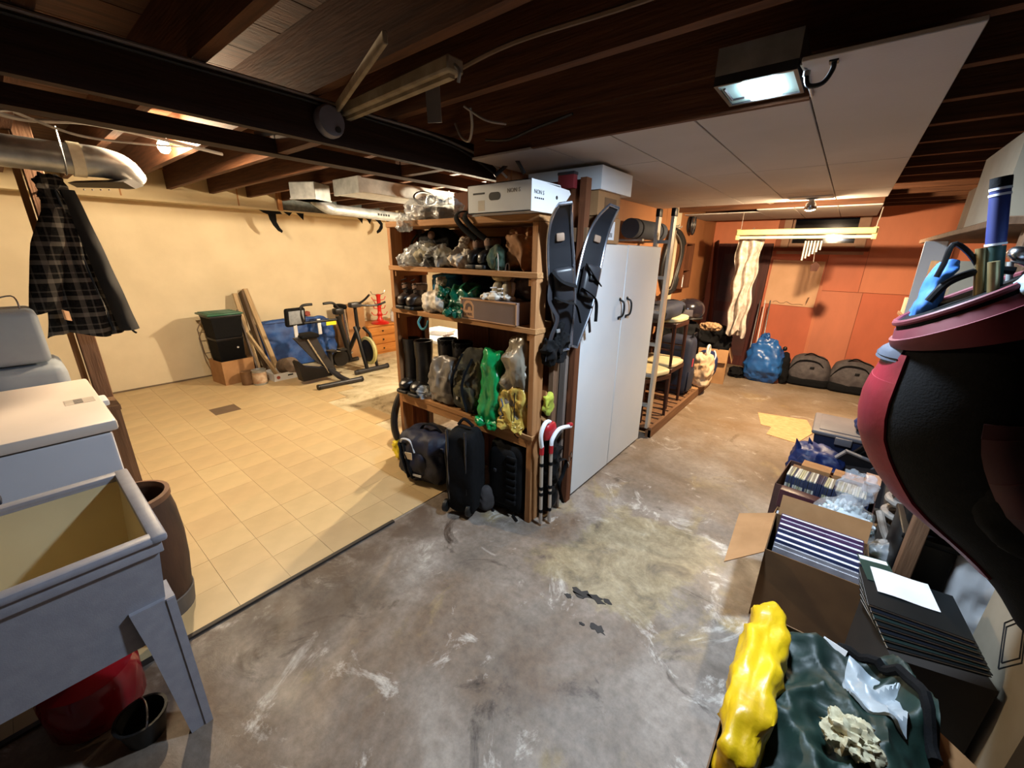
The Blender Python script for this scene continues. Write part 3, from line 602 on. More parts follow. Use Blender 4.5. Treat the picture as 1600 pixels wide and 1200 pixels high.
lean('plank', 'short yellow pine strip leaning down to the white carton tray', m_pl2, (-5.53, 1.99, 0.03), (-5.95, 1.86, 0.56), 0.05, 0.03)
def paint_can(label, loc, r, h, m, m2):
    t = thing('paint_can', label, 'paint can', loc, 0, 'paint cans by the cardboard box')
    M().lathe([(r*0.97, 0), (r, 0.004), (r, h-0.008), (r*1.04, h-0.004), (r*1.04, h), (r*0.9, h), (r*0.9, h-0.01), (0.001, h-0.01)], 24).obj('can', m, t)
    M().lathe([(r*1.012, h*0.15), (r*1.012, h*0.85)], 24).obj('paper_label', m2, t)
    M().tube([(r*1.03*math.cos(a), r*1.03*math.sin(a)*0.25+r*0.9, h*0.75-0.5*h*math.sin(a)) for a in [PI*k/14 for k in range(15)]], 0.002, 5).obj('bail', m_chrome, t)
    return t
m_can = mat('can_label', (196, 176, 150), (150, 110, 80), scale=14, rough=0.5); m_cang = mat('grey_can_label', (128, 130, 136), (170, 168, 164), scale=9, rough=0.5)
paint_can('larger paint can with a drippy pale and grey label, in front of the planks', (-5.42, 1.74, 0), 0.078, 0.19, m_steel, m_can)
paint_can('smaller rusty paint can partly hidden by the larger one', (-5.52, 1.64, 0), 0.07, 0.17, m_cardd, m_cardd)
t = thing('carton_tray', 'shallow white carton tray with printed side, on the tiles before the blue mattress', 'tray', (-5.52, 2.08, 0), 0)
b = M(); b.box((-0.15, -0.20, 0), (0.15, 0.20, 0.004))
for a, c in (((-0.15, -0.2, 0), (0.15, -0.196, 0.10)), ((-0.15, 0.196, 0), (0.15, 0.2, 0.10)), ((-0.15, -0.2, 0), (-0.146, 0.2, 0.10)), ((0.146, -0.2, 0), (0.15, 0.2, 0.10))): b.box(a, c)
b.obj('body', m_paper, t, smooth=0)
M().box((0.15, -0.03, 0.05), (0.1512, 0.035, 0.068)).obj('hand_slot', m_ink, t)
M().lathe([(0.022, 0), (0.022, 0.001)], 16, T(0.15, -0.145, 0.05, 0, PI/2, 0)).obj('printed_seal', mat('red_print', (176, 84, 70)), t)
for k in range(4): M().box((0.15, 0.06+0.022*k, 0.074), (0.1512, 0.075+0.022*k, 0.086)).obj('printed_bar', mat('print_red', (150, 90, 84)) if k == 0 else bpy.data.materials['print_red'], t)
M().lathe([(0.012, 0), (0.012, 0.001)], 12, T(0.15, 0.15, 0.05, 0, PI/2, 0)).obj('printed_dot', mat('print_orange', (206, 150, 110)), t)
t = thing('tree_log', 'round grey-brown cut log resting in the white carton tray', 'log', (-5.53, 2.12, 0.006))
M().lathe([(0.09, 0), (0.10, 0.01), (0.10, 0.26), (0.095, 0.27)], 22, T(-0.11, 0.0, 0.11, 0, PI/2-0.25, 0)).obj('bark', mat('bark', (120, 104, 90), (92, 78, 66), scale=12, rough=0.9, bump=0.4), t)
# blue mattress leaning
m_blue = mat('blue_quilt_fabric', (34, 84, 156), (22, 58, 120), scale=7, rough=0.55, bump=0.3, bscale=20)
t = thing('folded_mattress', 'blue folded foam mattress leaning on the white wall behind the recumbent bike', 'mattress', (-6.03, 2.52, 0), rot=(0, -0.16, 0))
M().blob((0.15, 0.95, 0.66), 9, 14, 0.015, 7, 5).obj('cushion', m_blue, t)
M().tube([(0.078, -0.46, 0.03), (0.078, -0.46, 0.62), (0.078, 0.46, 0.62), (0.078, 0.46, 0.03)], 0.006, 6).obj('piping', mat('dark_blue_piping', (20, 44, 92)), t)
M().blob((0.16, 0.34, 0.60), 6, 10, 0.02, 9, 8, mx=T(0.09, 0.33, 0.0)).obj('folded_end', m_blue, t)
# recumbent exercise bike
m_gun = mat('dark_grey_steel', (44, 44, 48), (34, 34, 38), rough=0.42)
t = thing('recumbent_bike', 'black recumbent exercise bike with a padded backrest and two side handles', 'exercise bike', (-5.0, 2.35, 0))
M().tube([(0.34, -0.24, 0.035), (0.40, 0.27, 0.035)], 0.032, 12).obj('stabilizer', m_gun, t)
for y, x in ((-0.25, 0.339), (0.28, 0.401)): M().tube([(x, y-0.012, 0.035), (x, y+0.012, 0.035)], 0.036, 12).obj('end_cap', m_blackp, t)
M().tube(bez([(0.37, 0.10, 0.05), (0.2, 0.10, 0.06), (0.05, 0.06, 0.13), (-0.12, 0.02, 0.14)], 5), 0.04, 8, flat=0.7).obj('main_beam', m_gun, t)
M().prism([(-0.30, 0.06), (0.06, 0.06), (0.10, 0.10), (0.02, 0.16), (-0.25, 0.24), (-0.32, 0.32), (-0.34, 0.3)], 0.14, Matrix(((0, 0, 1, -0.07), (1, 0, 0, 0), (0, 1, 0, 0), (0, 0, 0, 1)))).obj('base_shroud', m_blackp, t)
M().prism([(-0.33, 0.60), (-0.07, 0.60), (0.02, 0.36), (0.14, 0.12), (0.08, 0.10), (-0.12, 0.30)], 0.05, Matrix(((0, 0, 1, 0.0), (1, 0, 0, 0), (0, 1, 0, 0), (0, 0, 0, 1)))).obj('seat_bracket', m_gun, t)
M().tube([(0.06, -0.18, 0.57), (0.06, 0.03, 0.10)], 0.012, 8).obj('adjuster_rod', m_chrome, t)
M().rbox((-0.12, -0.26, 0.58), (0.10, -0.04, 0.63), 0.02, 3).obj('seat_pad', m_black, t)
bp2 = M().rbox((-0.03, -0.125, -0.11), (0.03, 0.125, 0.11), 0.028, 3, T(-0.02, -0.25, 0.84, 0, 0.1, 0.15)).obj('backrest', m_black, t)
M().rbox((0.027, -0.095, -0.08), (0.035, 0.095, 0.08), 0.006, 2, T(-0.02, -0.25, 0.84, 0, 0.1, 0.15)).obj('back_mesh', mat('grey_mesh', (128, 134, 142), (110, 116, 124), scale=30, rough=0.7), bp2)
for y in (-0.27, 0.02): M().box((-0.015, y-0.02, 0.60), (0.0, y+0.02, 0.79)).obj('upright_strip', mat('pale_metal_strip', (200, 202, 206), rough=0.5), t)
M().tube([(0, -0.17, 0.76), (0, 0.27, 0.76)], 0.016, 10).obj('crossbar', m_blackp, t)
M().tube(bez([(0, -0.165, 0.76), (0.0, -0.19, 0.88), (0.0, -0.16, 0.965), (0.0, -0.04, 0.975)], 6), 0.016, 10).obj('handle', m_blackp, t)
M().tube(bez([(0, 0.30, 0.74), (0.0, 0.30, 0.86), (0.0, 0.23, 0.965), (0.0, 0.10, 0.97)], 6), 0.016, 10).obj('handle', m_blackp, t)
M().box((0.01, 0.10, 0.70), (0.018, 0.23, 0.745)).obj('warning_sticker', mat('yellow_sticker', (222, 214, 30)), t)
M().tube([(0, 0.27, 0.80), (0.02, 0.37, 0.20)], 0.03, 10).obj('mast', m_blackp, t)
M().rbox((-0.05, 0.22, 0.82), (0.05, 0.34, 0.90), 0.02, 2).obj('console', m_blackp, t)
M().lathe([(0.10, -0.03), (0.115, -0.01), (0.115, 0.01), (0.10, 0.03)], 24, T(0.0, 0.24, 0.25, 0, PI/2, 0)).obj('flywheel_cover', m_blackp, t)
M().tube([(0.06, 0.10, 0.38), (0.06, 0.22, 0.36)], 0.01, 8).obj('crank', m_chrome, t)
for y in (0.09, 0.23): M().rbox((0.03, y-0.05, 0.37), (0.14, y+0.045, 0.395), 0.008, 2).obj('pedal', m_blackp, t)
M().tube([(0.02, 0.10, 0.12), (0.02, 0.10, 0.36)], 0.024, 10).obj('pedal_post', m_gun, t)
# spin bike
t = thing('spin_bike', 'black upright spin bike with a yellow flywheel, nearest the orange dresser', 'exercise bike', (-5.05, 2.98, 0))
M().tube([(0.15, -0.26, 0.035), (0.15, 0.24, 0.035)], 0.032, 12).obj('front_stabilizer', m_gun, t)
M().tube([(-0.55, -0.2, 0.03), (-0.55, 0.2, 0.03)], 0.03, 12).obj('rear_stabilizer', m_gun, t)
for y in (-0.22, 0.24): M().lathe([(0.036, -0.012), (0.036, 0.012)], 12, T(0.15, y, 0.037, PI/2, 0, 0)).obj('wheel', m_rubber, t)
M().tube([(0.15, -0.08, 0.05), (0.02, -0.1, 0.55), (-0.02, -0.1, 0.62)], 0.026, 10).obj('fork', m_blackp, t)
M().tube([(0.15, 0.08, 0.05), (0.02, 0.09, 0.5), (-0.02, 0.02, 0.6)], 0.022, 10).obj('fork', m_blackp, t)
M().tube([(-0.02, -0.06, 0.55), (-0.04, -0.06, 0.92)], 0.024, 10).obj('head_post', m_blackp, t)
M().tube([(-0.02, -0.05, 0.6), (-0.3, -0.03, 0.30), (-0.55, 0, 0.06)], 0.03, 10).obj('main_frame', m_blackp, t)
M().tube([(-0.33, -0.03, 0.30), (-0.36, -0.05, 0.82)], 0.02, 10).obj('seat_post', m_chrome, t)
M().blob((0.26, 0.15, 0.07), 3, 8, shape=lambda x, y, z: (x, y*(0.45+0.55*(0.5-0.5*x)), z), mx=T(-0.33, -0.10, 0.83)).obj('saddle', m_black, t)
fw = M().lathe([(0.03, -0.02), (0.16, -0.018), (0.19, -0.02), (0.195, 0), (0.19, 0.02), (0.16, 0.018), (0.03, 0.02)], 36, T(0.09, 0.0, 0.29, PI/2, 0, 0)).obj('flywheel', m_blackp, t)
M().lathe([(0.155, -0.022), (0.188, -0.0235), (0.197, 0.0), (0.188, 0.0235), (0.155, 0.022), (0.15, 0.0), (0.155, -0.022)], 36, T(0.09, 0.0, 0.29, PI/2, 0, 0), cap=False).obj('flywheel_rim', mat('pale_yellow_rim', (196, 190, 120), (180, 176, 130), rough=0.4), fw)
M().tube(bez([(0.02, -0.06, 0.92), (0.06, -0.02, 0.95), (0.10, 0.02, 0.99), (0.16, 0.05, 1.05)], 5), 0.014, 8).obj('handlebar', m_blackp, t)
M().tube(bez([(0.0, -0.1, 0.92), (0.06, 0.06, 0.90), (0.10, 0.2, 0.90), (0.16, 0.29, 0.94)], 5), 0.014, 8).obj('handlebar', m_blackp, t)
M().rbox((-0.05, -0.16, 0.88), (0.05, 0.0, 0.95), 0.02, 2).obj('console', m_gun, t)
M().tube([(-0.2, 0.05, 0.24), (-0.12, 0.12, 0.36)], 0.01, 8).obj('crank', m_chrome, t)
M().rbox((-0.18, 0.10, 0.35), (-0.06, 0.19, 0.375), 0.006).obj('pedal', m_blackp, t)
M().tube([(-0.2, -0.07, 0.24), (-0.28, -0.14, 0.12)], 0.01, 8).obj('crank', m_chrome, t)
M().rbox((-0.34, -0.22, 0.10), (-0.22, -0.13, 0.125), 0.006).obj('pedal', m_blackp, t)
# dresser with mug tree
m_oak = wood('orange_veneer', (196, 132, 66), (172, 108, 50), 1, rough=0.5)
t = thing('dresser', 'orange veneer dresser against the white wall beyond the exercise bikes', 'dresser', (-5.92, 3.95, 0))
M().box((-0.24, -0.5, 0.0), (0.22, 0.5, 0.455)).obj('body', m_oak, t)
M().rbox((-0.25, -0.51, 0.455), (0.245, 0.51, 0.48), 0.004).obj('top', m_oak, t)
for z in (0.03, 0.175, 0.315):
    d = M().rbox((0.22, -0.49, z), (0.236, 0.49, z+0.13), 0.003).obj('drawer', m_oak, t)
    for y in (-0.25, 0.25): M().lathe([(0.008, 0), (0.014, 0.02), (0.001, 0.022)], 10, T(0.236, y, z+0.065, 0, PI/2, 0)).obj('knob', m_blackp, d)
m_redp = mat('red_paint', (204, 34, 22), (180, 26, 18), rough=0.35)
t = thing('mug_tree', 'bright red wooden mug tree standing on the orange dresser', 'mug tree', (-5.78, 3.74, 0.48))
M().lathe([(0.14, 0), (0.145, 0.012), (0.13, 0.03), (0.06, 0.05), (0.035, 0.09), (0.032, 0.13), (0.048, 0.15), (0.03, 0.18), (0.03, 0.27), (0.044, 0.29), (0.03, 0.32), (0.032, 0.43), (0.044, 0.45), (0.03, 0.47), (0.001, 0.475)], 20).obj('column', m_redp, t)
for k, (a, z) in enumerate(((1.2, 0.13), (4.3, 0.13), (0.3, 0.24), (2.4, 0.24), (4.9, 0.24), (1.5, 0.37), (4.7, 0.37), (3.2, 0.30), (1.6, 0.46), (4.6, 0.46))):
    c, s_ = math.cos(a), math.sin(a); M().tube([(0.02*c, 0.02*s_, z), (0.10*c, 0.10*s_, z+0.015), (0.125*c, 0.125*s_, z+0.06)], 0.007, 6).obj('peg', m_redp if k < 8 else m_chrome, t)
t = carton('cardboard_box', 'tall tan cardboard box behind the spin bike saddle', (0.3, 0.3, 0.80), (-5.88, 3.28, 0), 0.1, None, '', closed=True)
t = thing('glass_jar', 'clear glass jar on the orange dresser right of the red mug tree', 'jar', (-5.8, 4.02, 0.48))
M().lathe([(0.05, 0), (0.06, 0.01), (0.06, 0.15), (0.045, 0.17), (0.045, 0.19), (0.038, 0.19), (0.038, 0.165), (0.052, 0.145), (0.052, 0.012), (0.001, 0.012)], 20).obj('jar', m_clear, t)
M().lathe([(0.048, 0.19), (0.048, 0.21), (0.001, 0.212)], 20).obj('lid', m_steel, t)
t = thing('mixed_toys', 'small jumble of pale green and red plastic toys on top of the blue mattress', 'toy', (-6.14, 2.62, 0.665))
M().blob((0.10, 0.13, 0.06), 3, 6, 0.01, 20, 2).obj('toy_block', mat('pale_green', (140, 180, 150)), t)
M().blob((0.08, 0.09, 0.07), 2.5, 6, 0.01, 20, 4, mx=T(0.0, 0.12, 0)).obj('toy_block', mat('dull_red', (170, 84, 74)), t)
# ================================================================ SHELF UNIT
t = thing('shelf_unit', 'open pine shelving unit of four boards packed with bags and boots', 'shelf', (-1.86, 1.87, 0))
for sx in (-0.63, 0.595):
    M().rbox((sx, -0.15, 0), (sx+0.038, -0.06, 1.755), 0.003, 1).obj('front_post', m_pine_z, t)
    M().rbox((sx, 0.10, 0), (sx+0.038, 0.145, 1.755), 0.003, 1).obj('back_post', m_old_z if sx > 0 else m_gpl, t)
M().box((-0.632, -0.06, 0.02), (-0.618, 0.10, 1.755)).obj('side_panel', m_brown_z, t)
for z, tk, m in ((1.755, 0.035, m_pine_x), (1.48, 0.03, m_pine_x), (1.19, 0.03, m_pine_x), (0.565, 0.03, m_pine_x)):
    M().rbox((-0.635, -0.155, z), (0.638, 0.15, z+tk), 0.002, 1).obj('shelf_board', m, t)
M().rbox((-0.592, -0.150, 0.51), (0.595, -0.13, 0.564), 0.002, 1).obj('front_rail', m_pine_x, t)
for z in (1.70, 1.14): M().box((-0.592, 0.12, z), (0.595, 0.14, z+0.05)).obj('back_rail', m_pine_x, t)
for z in (1.44, 1.15, 0.52):
    for sx in (-0.592, 0.572): M().box((sx, -0.14, z), (sx+0.02, 0.14, z+0.039)).obj('bearer', m_pine_y, t)

SY = 1.86
m_bagw = mat('white_bag', (214, 206, 192), (196, 186, 170), scale=14, rough=0.5, bump=0.5, bscale=16)
m_baggn = mat('green_bag', (8, 92, 66), (4, 70, 50), scale=10, rough=0.3, bump=0.4, bscale=14)
m_bagbright = mat('bright_green_bag', (14, 150, 84), (8, 128, 66), scale=8, rough=0.3, bump=0.4, bscale=12)
m_bagy = mat('yellow_bag', (206, 178, 88), (168, 138, 60), scale=8, rough=0.3, bump=0.4, bscale=12)
m_bagg = mat('grey_bag', (128, 122, 114), (104, 98, 90), scale=8, rough=0.4, bump=0.4, bscale=14)
m_paperbag = mat('brown_paper', (142, 100, 62), (112, 76, 46), scale=6, rough=0.8, bump=0.4, bscale=14)
m_leather = mat('black_leather', (30, 27, 25), (18, 16, 15), scale=20, rough=0.35, bump=0.15, bscale=60)
m_brleather = mat('dark_brown_leather', (58, 44, 36), (38, 28, 23), scale=14, rough=0.4, bump=0.15, bscale=60)
m_lining = mat('boot_lining', (120, 94, 80), (98, 76, 64), rough=0.9)
m_camo = mat('olive_camouflage', (84, 80, 54), (36, 36, 28), scale=14, rough=0.9, lo=0.46, hi=0.52)
m_olive = mat('olive_pattern', (150, 142, 118), (40, 38, 34), scale=11, rough=0.7, lo=0.5, hi=0.56, bump=0.3, bscale=20)

def soft(name, label, cat, size, loc, m, k=3.5, amp=0.02, freq=7, seed=1, rz=0, shape=None, extra=None, group=None, n=14, pname='body'):
    t = thing(name, label, cat, loc, rz, group)
    M().blob(size, k, n, amp, freq, seed, shape).obj(pname, m, t, smooth=60)
    if extra: extra(t)
    return t
def knot(t, h, m, r=0.03, x=0, y=0):
    M().blob((r*2, r*2, r*2.2), 2.2, 8, r*0.4, 25, 4, mx=T(x, y, h-r*0.7)).obj('tied_neck', m, t)
    M().blob((r*3.2, r*2.2, r*2), 2.2, 8, r*0.8, 22, 6, lambda a, b, c: (a*(0.45+0.3*(c+1)), b*(0.45+0.3*(c+1)), c), mx=T(x, y, h+r*0.7)).obj('loose_top', m, t)
dome = lambda x, y, z: (x*(1-0.35*max(0, z)), y*(1-0.4*max(0, z)), z)
pear = lambda x, y, z: (x*(1-0.55*max(0, z)**1.2), y*(1-0.5*max(0, z)**1.2), z)

# top of the shelf
soft('plastic_bag', 'crumpled clear plastic bag spilling over the front of the top shelf board', 'bag', (0.42, 0.2, 0.12), (-2.16, 1.85, 1.791), m_clear, 2.6, 0.035, 11, 3, extra=lambda t: (M().blob((0.10, 0.05, 0.10), 2.6, 8, 0.02, 22, 5, mx=T(-0.10, -0.155, -0.07)).obj('hanging_corner', m_clear, t), M().blob((0.26, 0.12, 0.07), 3, 8, 0.015, 14, 7, mx=T(0.02, 0.0, 0.002)).obj('contents', m_bagg, t)))
t = thing('carry_strap', 'black webbing straps draped over the top shelf edge beside the clear bag', 'strap', (-1.73, 1.75, 1.79))
for k, dx in enumerate((0, 0.07)):
    M().tube(bez([(-0.03+dx, 0.10, 0.03), (-0.06+dx, 0.0, 0.035), (-0.055+dx, -0.055, 0.0), (0.0+dx, -0.05, -0.06), (0.075+dx, -0.03, -0.115)], 6), 0.016, 8, flat=0.25).obj('strap', m_black, t)
M().prism([(-0.02, 0), (0.14, 0), (0.09, 0.10)], 0.02, T(-0.03, 0.08, 0.005, PI/2, 0, 0)).obj('handle_plate', m_blackp, t)
# white file box with open end
t = thing('file_box', 'long white carton with oval hand hole on top of the pine shelves', 'box', (-1.40, 1.76, 1.791))
b = M(); b.box((-0.205, -0.15, 0), (0.2, 0.10, 0.004)); b.box((-0.205, -0.15, 0), (0.2, -0.146, 0.135)); b.box((-0.205, 0.096, 0), (0.2, 0.10, 0.135)); b.box((-0.205, -0.15, 0), (-0.201, 0.1, 0.135)); b.box((-0.205, -0.15, 0.131), (0.2, 0.10, 0.135))
b.obj('body', m_white, t, smooth=0)
M().prism([(-0.15, 0), (0.075, 0.0), (0.19, 0.105), (0.175, 0.12), (-0.15, 0.135)], 0.004, Matrix(((0, 0, 1, 0.2), (1, 0, 0, 0), (0, 1, 0, 0), (0, 0, 0, 1)))).obj('end_flap', m_white, t)
hs = M(); hs.prism(arc(0.02, 0, 0.018, -PI/2, PI/2, 8)+arc(-0.02, 0, 0.018, PI/2, 1.5*PI, 8), 0.001, T(-0.02, -0.15, 0.075, PI/2, 0, 0)); hs.obj('hand_hole', m_ink, t)
M().lathe([(0.009, 0), (0.009, 0.001)], 14, T(0.204, 0.06, 0.075, 0, PI/2, 0)).obj('round_hole', m_ink, t)
M().box((-0.165, -0.151, 0.088), (-0.085, -0.15, 0.096)).obj('printed_bar', m_ink, t)
text('NON S', 0.026, mat('faded_print', (120, 112, 104)), t, (0.10, -0.1502, 0.085), (PI/2, 0, 0))
text('NON S', 0.026, m_ink, t, (0.2045, -0.09, 0.075), (PI/2, 0, PI/2))
for k in range(5): M().box((0.204, -0.125+0.016*k, 0.054), (0.2046, -0.114+0.016*k, 0.061)).obj('small_print', m_ink, t)
M().box((-0.13, -0.1508, 0.012), (-0.085, -0.15, 0.06)).obj('printed_panel', mat('cream_print', (214, 204, 186)), t)
# shelf 1
z1 = 1.511
soft('backpack', 'black domed backpack at the back of the top bay, left end', 'bag', (0.40, 0.17, 0.24), (-2.17, 1.90, z1), m_black, 3, 0.012, 9, 11, shape=dome, extra=lambda t: (M().tube(bez([(-0.15, -0.06, 0.20), (-0.19, -0.08, 0.14), (-0.20, -0.05, 0.02)], 5), 0.014, 6, flat=0.4).obj('shoulder_strap', m_black, t), M().blob((0.06, 0.03, 0.05), 2.2, 8, mx=T(0.02, -0.08, 0.17)).obj('tan_patch', m_lining, t), M().tube([(-0.05, -0.02, 0.225), (0, -0.02, 0.25), (0.05, -0.02, 0.225)], 0.008, 6).obj('top_handle', m_black, t)))
soft('plastic_bag', 'clear bag of black and olive patterned gear at the front of the top bay', 'bag', (0.42, 0.15, 0.125), (-2.14, 1.785, z1), m_olive, 2.8, 0.02, 9, 21, shape=dome, extra=lambda t: (M().blob((0.43, 0.16, 0.135), 2.8, 12, 0.028, 10, 23, dome).obj('clear_film', m_clear, t), M().blob((0.10, 0.06, 0.07), 2.4, 8, 0.015, 20, 9, mx=T(-0.17, -0.07, -0.005)).obj('loose_end', m_clear, t)))
soft('plastic_bag', 'small knotted white plastic bag between the clear bag and the black boots', 'bag', (0.15, 0.14, 0.12), (-1.84, 1.80, z1), m_bagw, 2.6, 0.018, 14, 31, shape=pear, extra=lambda t: knot(t, 0.12, m_bagw, 0.022))
m_wood_box = m_pine_x
t = thing('wooden_box', 'plain pine box standing at the back of the top bay behind the bags', 'box', (-1.85, 1.955, z1))
M().rbox((-0.14, -0.04, 0), (0.14, 0.04, 0.16), 0.003, 1).obj('body', m_pine_x, t); M().lathe([(0.008, 0), (0.008, 0.002)], 10, T(0, -0.04, 0.12, PI/2, 0, 0)).obj('knot_hole', m_ink, t)
def boot(name, label, loc, h, r, L_, m, lin_m=None, rz=0, group=None, sole=None, laces=False, tilt=0):
    t = thing(name, label, 'boot', loc, rz, group)
    prof = [(0.0, 0.028), (-0.002, 0.06), (0.0, 0.10)] + [(0.0, 0.10+(h-0.10)*q) for q in (0.25, 0.5, 0.75, 1)]
    ms = M(); n = 14; rings = []
    for k in range(9):
        z = 0.03 + (h-0.03)*k/8; rr = r*(1.0+0.10*math.sin(k*0.9)*0.3) * (1.02 if k > 5 else (0.94 if k > 1 else 1.0))
        rings.append([(rr*1.05*math.cos(2*PI*q/n), rr*1.15*math.sin(2*PI*q/n) - (0.004*k if tilt else 0), z) for q in range(n)])
    vs = [p for rg in rings for p in rg]; fs = [(i*n+q, i*n+(q+1) % n, (i+1)*n+(q+1) % n, (i+1)*n+q) for i in range(8) for q in range(n)]
    o = len(vs); rr = r*0.86   # inner lip
    for z, s_ in ((h, 0.86), (h-0.06, 0.82)): vs += [(rr*s_/0.86*1.05*math.cos(2*PI*q/n), rr*s_/0.86*1.15*math.sin(2*PI*q/n), z) for q in range(n)]
    fs += [(8*n+q, 8*n+(q+1) % n, o+(q+1) % n, o+q) for q in range(n)] + [(o+q, o+(q+1) % n, o+n+(q+1) % n, o+n+q) for q in range(n)] + [tuple(range(o+n, o+2*n))]
    ms.add(vs, fs).obj('shaft', m, t)
    M().blob((r*2.05, L_, 0.095), 2.6, 10, 0.003, 20, 2, lambda x, y, z: (x*(1-0.15*max(0, -y)), y, z if y > 0.1 else -1+(z+1)*(0.78+0.22*(y+1)/1.1)), mx=T(0, -L_*0.5+r*1.1, 0.02)).obj('foot', m, t)
    M().blob((r*2.15, L_*1.03, 0.028), 6, 8, mx=T(0, -L_*0.5+r*1.1, 0.0)).obj('sole', sole or m_rubber, t)
    if lin_m: M().lathe([(r*1.06, h-0.035), (r*1.12, h-0.012), (r*1.06, h+0.004), (r*0.88, h+0.002), (r*0.85, h-0.03)], 16, sy=1.1, cap=False).obj('cuff', lin_m, t)
    if laces:
        for k in range(4): M().tube([(-r*0.6, -r*1.13, 0.10+0.03*k), (r*0.6, -r*1.13, 0.115+0.03*k)], 0.004, 5).obj('lace', m_black, t)
    return t
boot('ankle_boot', 'left of the two black leather boots below the hanging straps', (-1.715, 1.82, z1), 0.155, 0.04, 0.15, m_leather, m_lining, 0.1, 'black leather boots in the top bay')
boot('ankle_boot', 'right of the two black leather boots, beside the brown paper bag', (-1.62, 1.82, z1), 0.165, 0.042, 0.15, m_leather, m_lining, -0.1, 'black leather boots in the top bay')
soft('net_bag', 'small green mesh bag slumped against the brown paper bag', 'bag', (0.11, 0.10, 0.13), (-1.535, 1.775, z1), mat('green_mesh', (54, 78, 58), (36, 54, 42), scale=30, rough=0.8), 2.4, 0.012, 14, 41, shape=pear, extra=lambda t: M().tube(bez([(0.0, -0.02, 0.12), (0.04, -0.05, 0.07), (0.05, -0.06, 0.0)], 5), 0.003, 5).obj('drawcord', m_cablew, t))
soft('paper_bag', 'crumpled brown paper bag at the right end of the top bay', 'bag', (0.23, 0.18, 0.19), (-1.385, 1.865, z1), m_paperbag, 4, 0.022, 8, 51, extra=lambda t: M().blob((0.20, 0.05, 0.05), 3, 8, 0.015, 15, 5, mx=T(-0.01, -0.03, 0.165)).obj('folded_top', m_paperbag, t))
# shelf 2
z2 = 1.221
boot('hiking_boot', 'left one of the dark brown laced boots at the left end of the second bay', (-2.385, 1.80, z2), 0.17, 0.045, 0.16, m_brleather, m_lining, 0.15, 'brown boots in the second bay', laces=True)
boot('hiking_boot', 'right one of the dark brown laced boots, beside the white knotted bag', (-2.27, 1.80, z2), 0.17, 0.045, 0.16, m_brleather, m_lining, -0.1, 'brown boots in the second bay', laces=True)
m_bluew = mat('blue_bottle', (48, 110, 142), (34, 84, 118), rough=0.2, trans=0.3)
t = thing('water_bottle', 'large translucent blue water bottle behind the white knotted bag', 'bottle', (-2.12, 1.92, z2))
M().lathe([(0.001, 0), (0.095, 0.002), (0.105, 0.02), (0.105, 0.10), (0.10, 0.11), (0.105, 0.12), (0.105, 0.2), (0.10, 0.21), (0.105, 0.22), (0.10, 0.235), (0.05, 0.245), (0.03, 0.248)], 24).obj('body', m_bluew, t)
M().lathe([(0.031, 0.246), (0.031, 0.256), (0.001, 0.256)], 16).obj('cap', m_paper, t)
M().box((0.0, -0.1075, 0.05), (0.05, -0.10, 0.15)).obj('paper_label', m_paper, t)
soft('plastic_bag', 'knotted white plastic bag bulging on the second shelf board', 'bag', (0.25, 0.17, 0.16), (-2.05, 1.79, z2), m_bagw, 2.6, 0.022, 11, 61, shape=pear, extra=lambda t: knot(t, 0.155, m_bagw, 0.025))
soft('plastic_bag', 'dark green plastic bag with tied corners left of the shoe box', 'bag', (0.26, 0.17, 0.18), (-1.845, 1.81, z2), m_baggn, 2.8, 0.03, 9, 71, shape=lambda x, y, z: (x*(1-0.2*max(0, z))+0.25*z, y*(1-0.4*max(0, z)), z), extra=lambda t: (M().blob((0.09, 0.05, 0.10), 2.4, 8, 0.02, 18, 8, mx=T(-0.12, -0.07, 0.07)).obj('tied_ear', m_baggn, t), M().blob((0.16, 0.05, 0.04), 2.4, 8, 0.02, 18, 5, mx=T(0.0, -0.10, 0.0)).obj('loose_hem', m_baggn, t)))
t = thing('shoe_box', 'grey-brown shoe box with a pale printed emblem, right of the dark green bag', 'box', (-1.565, 1.81, z2))
b = M(); b.rbox((-0.21, -0.10, 0), (0.215, 0.12, 0.125), 0.003, 1).obj('body', mat('shoebox_grey', (118, 96, 86), (104, 84, 76), scale=5), t)
m_tanp = mat('tan_print', (196, 146, 102)); fr_ = M()
for a, c in (((-0.212, -0.1025, 0), (0.217, -0.10, 0.006)), ((-0.212, -0.1025, 0.117), (0.217, -0.10, 0.125)), ((-0.212, -0.1025, 0), (-0.206, -0.10, 0.125)), ((0.211, -0.1025, 0), (0.217, -0.10, 0.125))): fr_.box(a, c)
fr_.obj('printed_border', m_tanp, t)
M().prism([(-0.19, 0.012), (-0.105, 0.012), (-0.105, 0.085), (-0.12, 0.105), (-0.135, 0.112), (-0.165, 0.112), (-0.18, 0.10), (-0.19, 0.08)], 0.001, T(0, -0.10, 0, PI/2, 0, 0)).obj('emblem_patch', m_tanp, t)
m_brp = mat('brown_print', (92, 68, 56)); bear = M()
for q in ([(-0.178, 0.055), (-0.168, 0.09), (-0.15, 0.098), (-0.135, 0.095), (-0.118, 0.08), (-0.118, 0.055), (-0.126, 0.055), (-0.128, 0.072), (-0.14, 0.078), (-0.152, 0.072), (-0.156, 0.055), (-0.165, 0.055), (-0.168, 0.07), (-0.172, 0.055)],): bear.prism(q, 0.0006, T(0, -0.1012, 0, PI/2, 0, 0))
bear.obj('emblem_shape', m_brp, t); text('SOREL', 0.023, m_brp, t, (-0.148, -0.1015, 0.025), (PI/2, 0, 0))
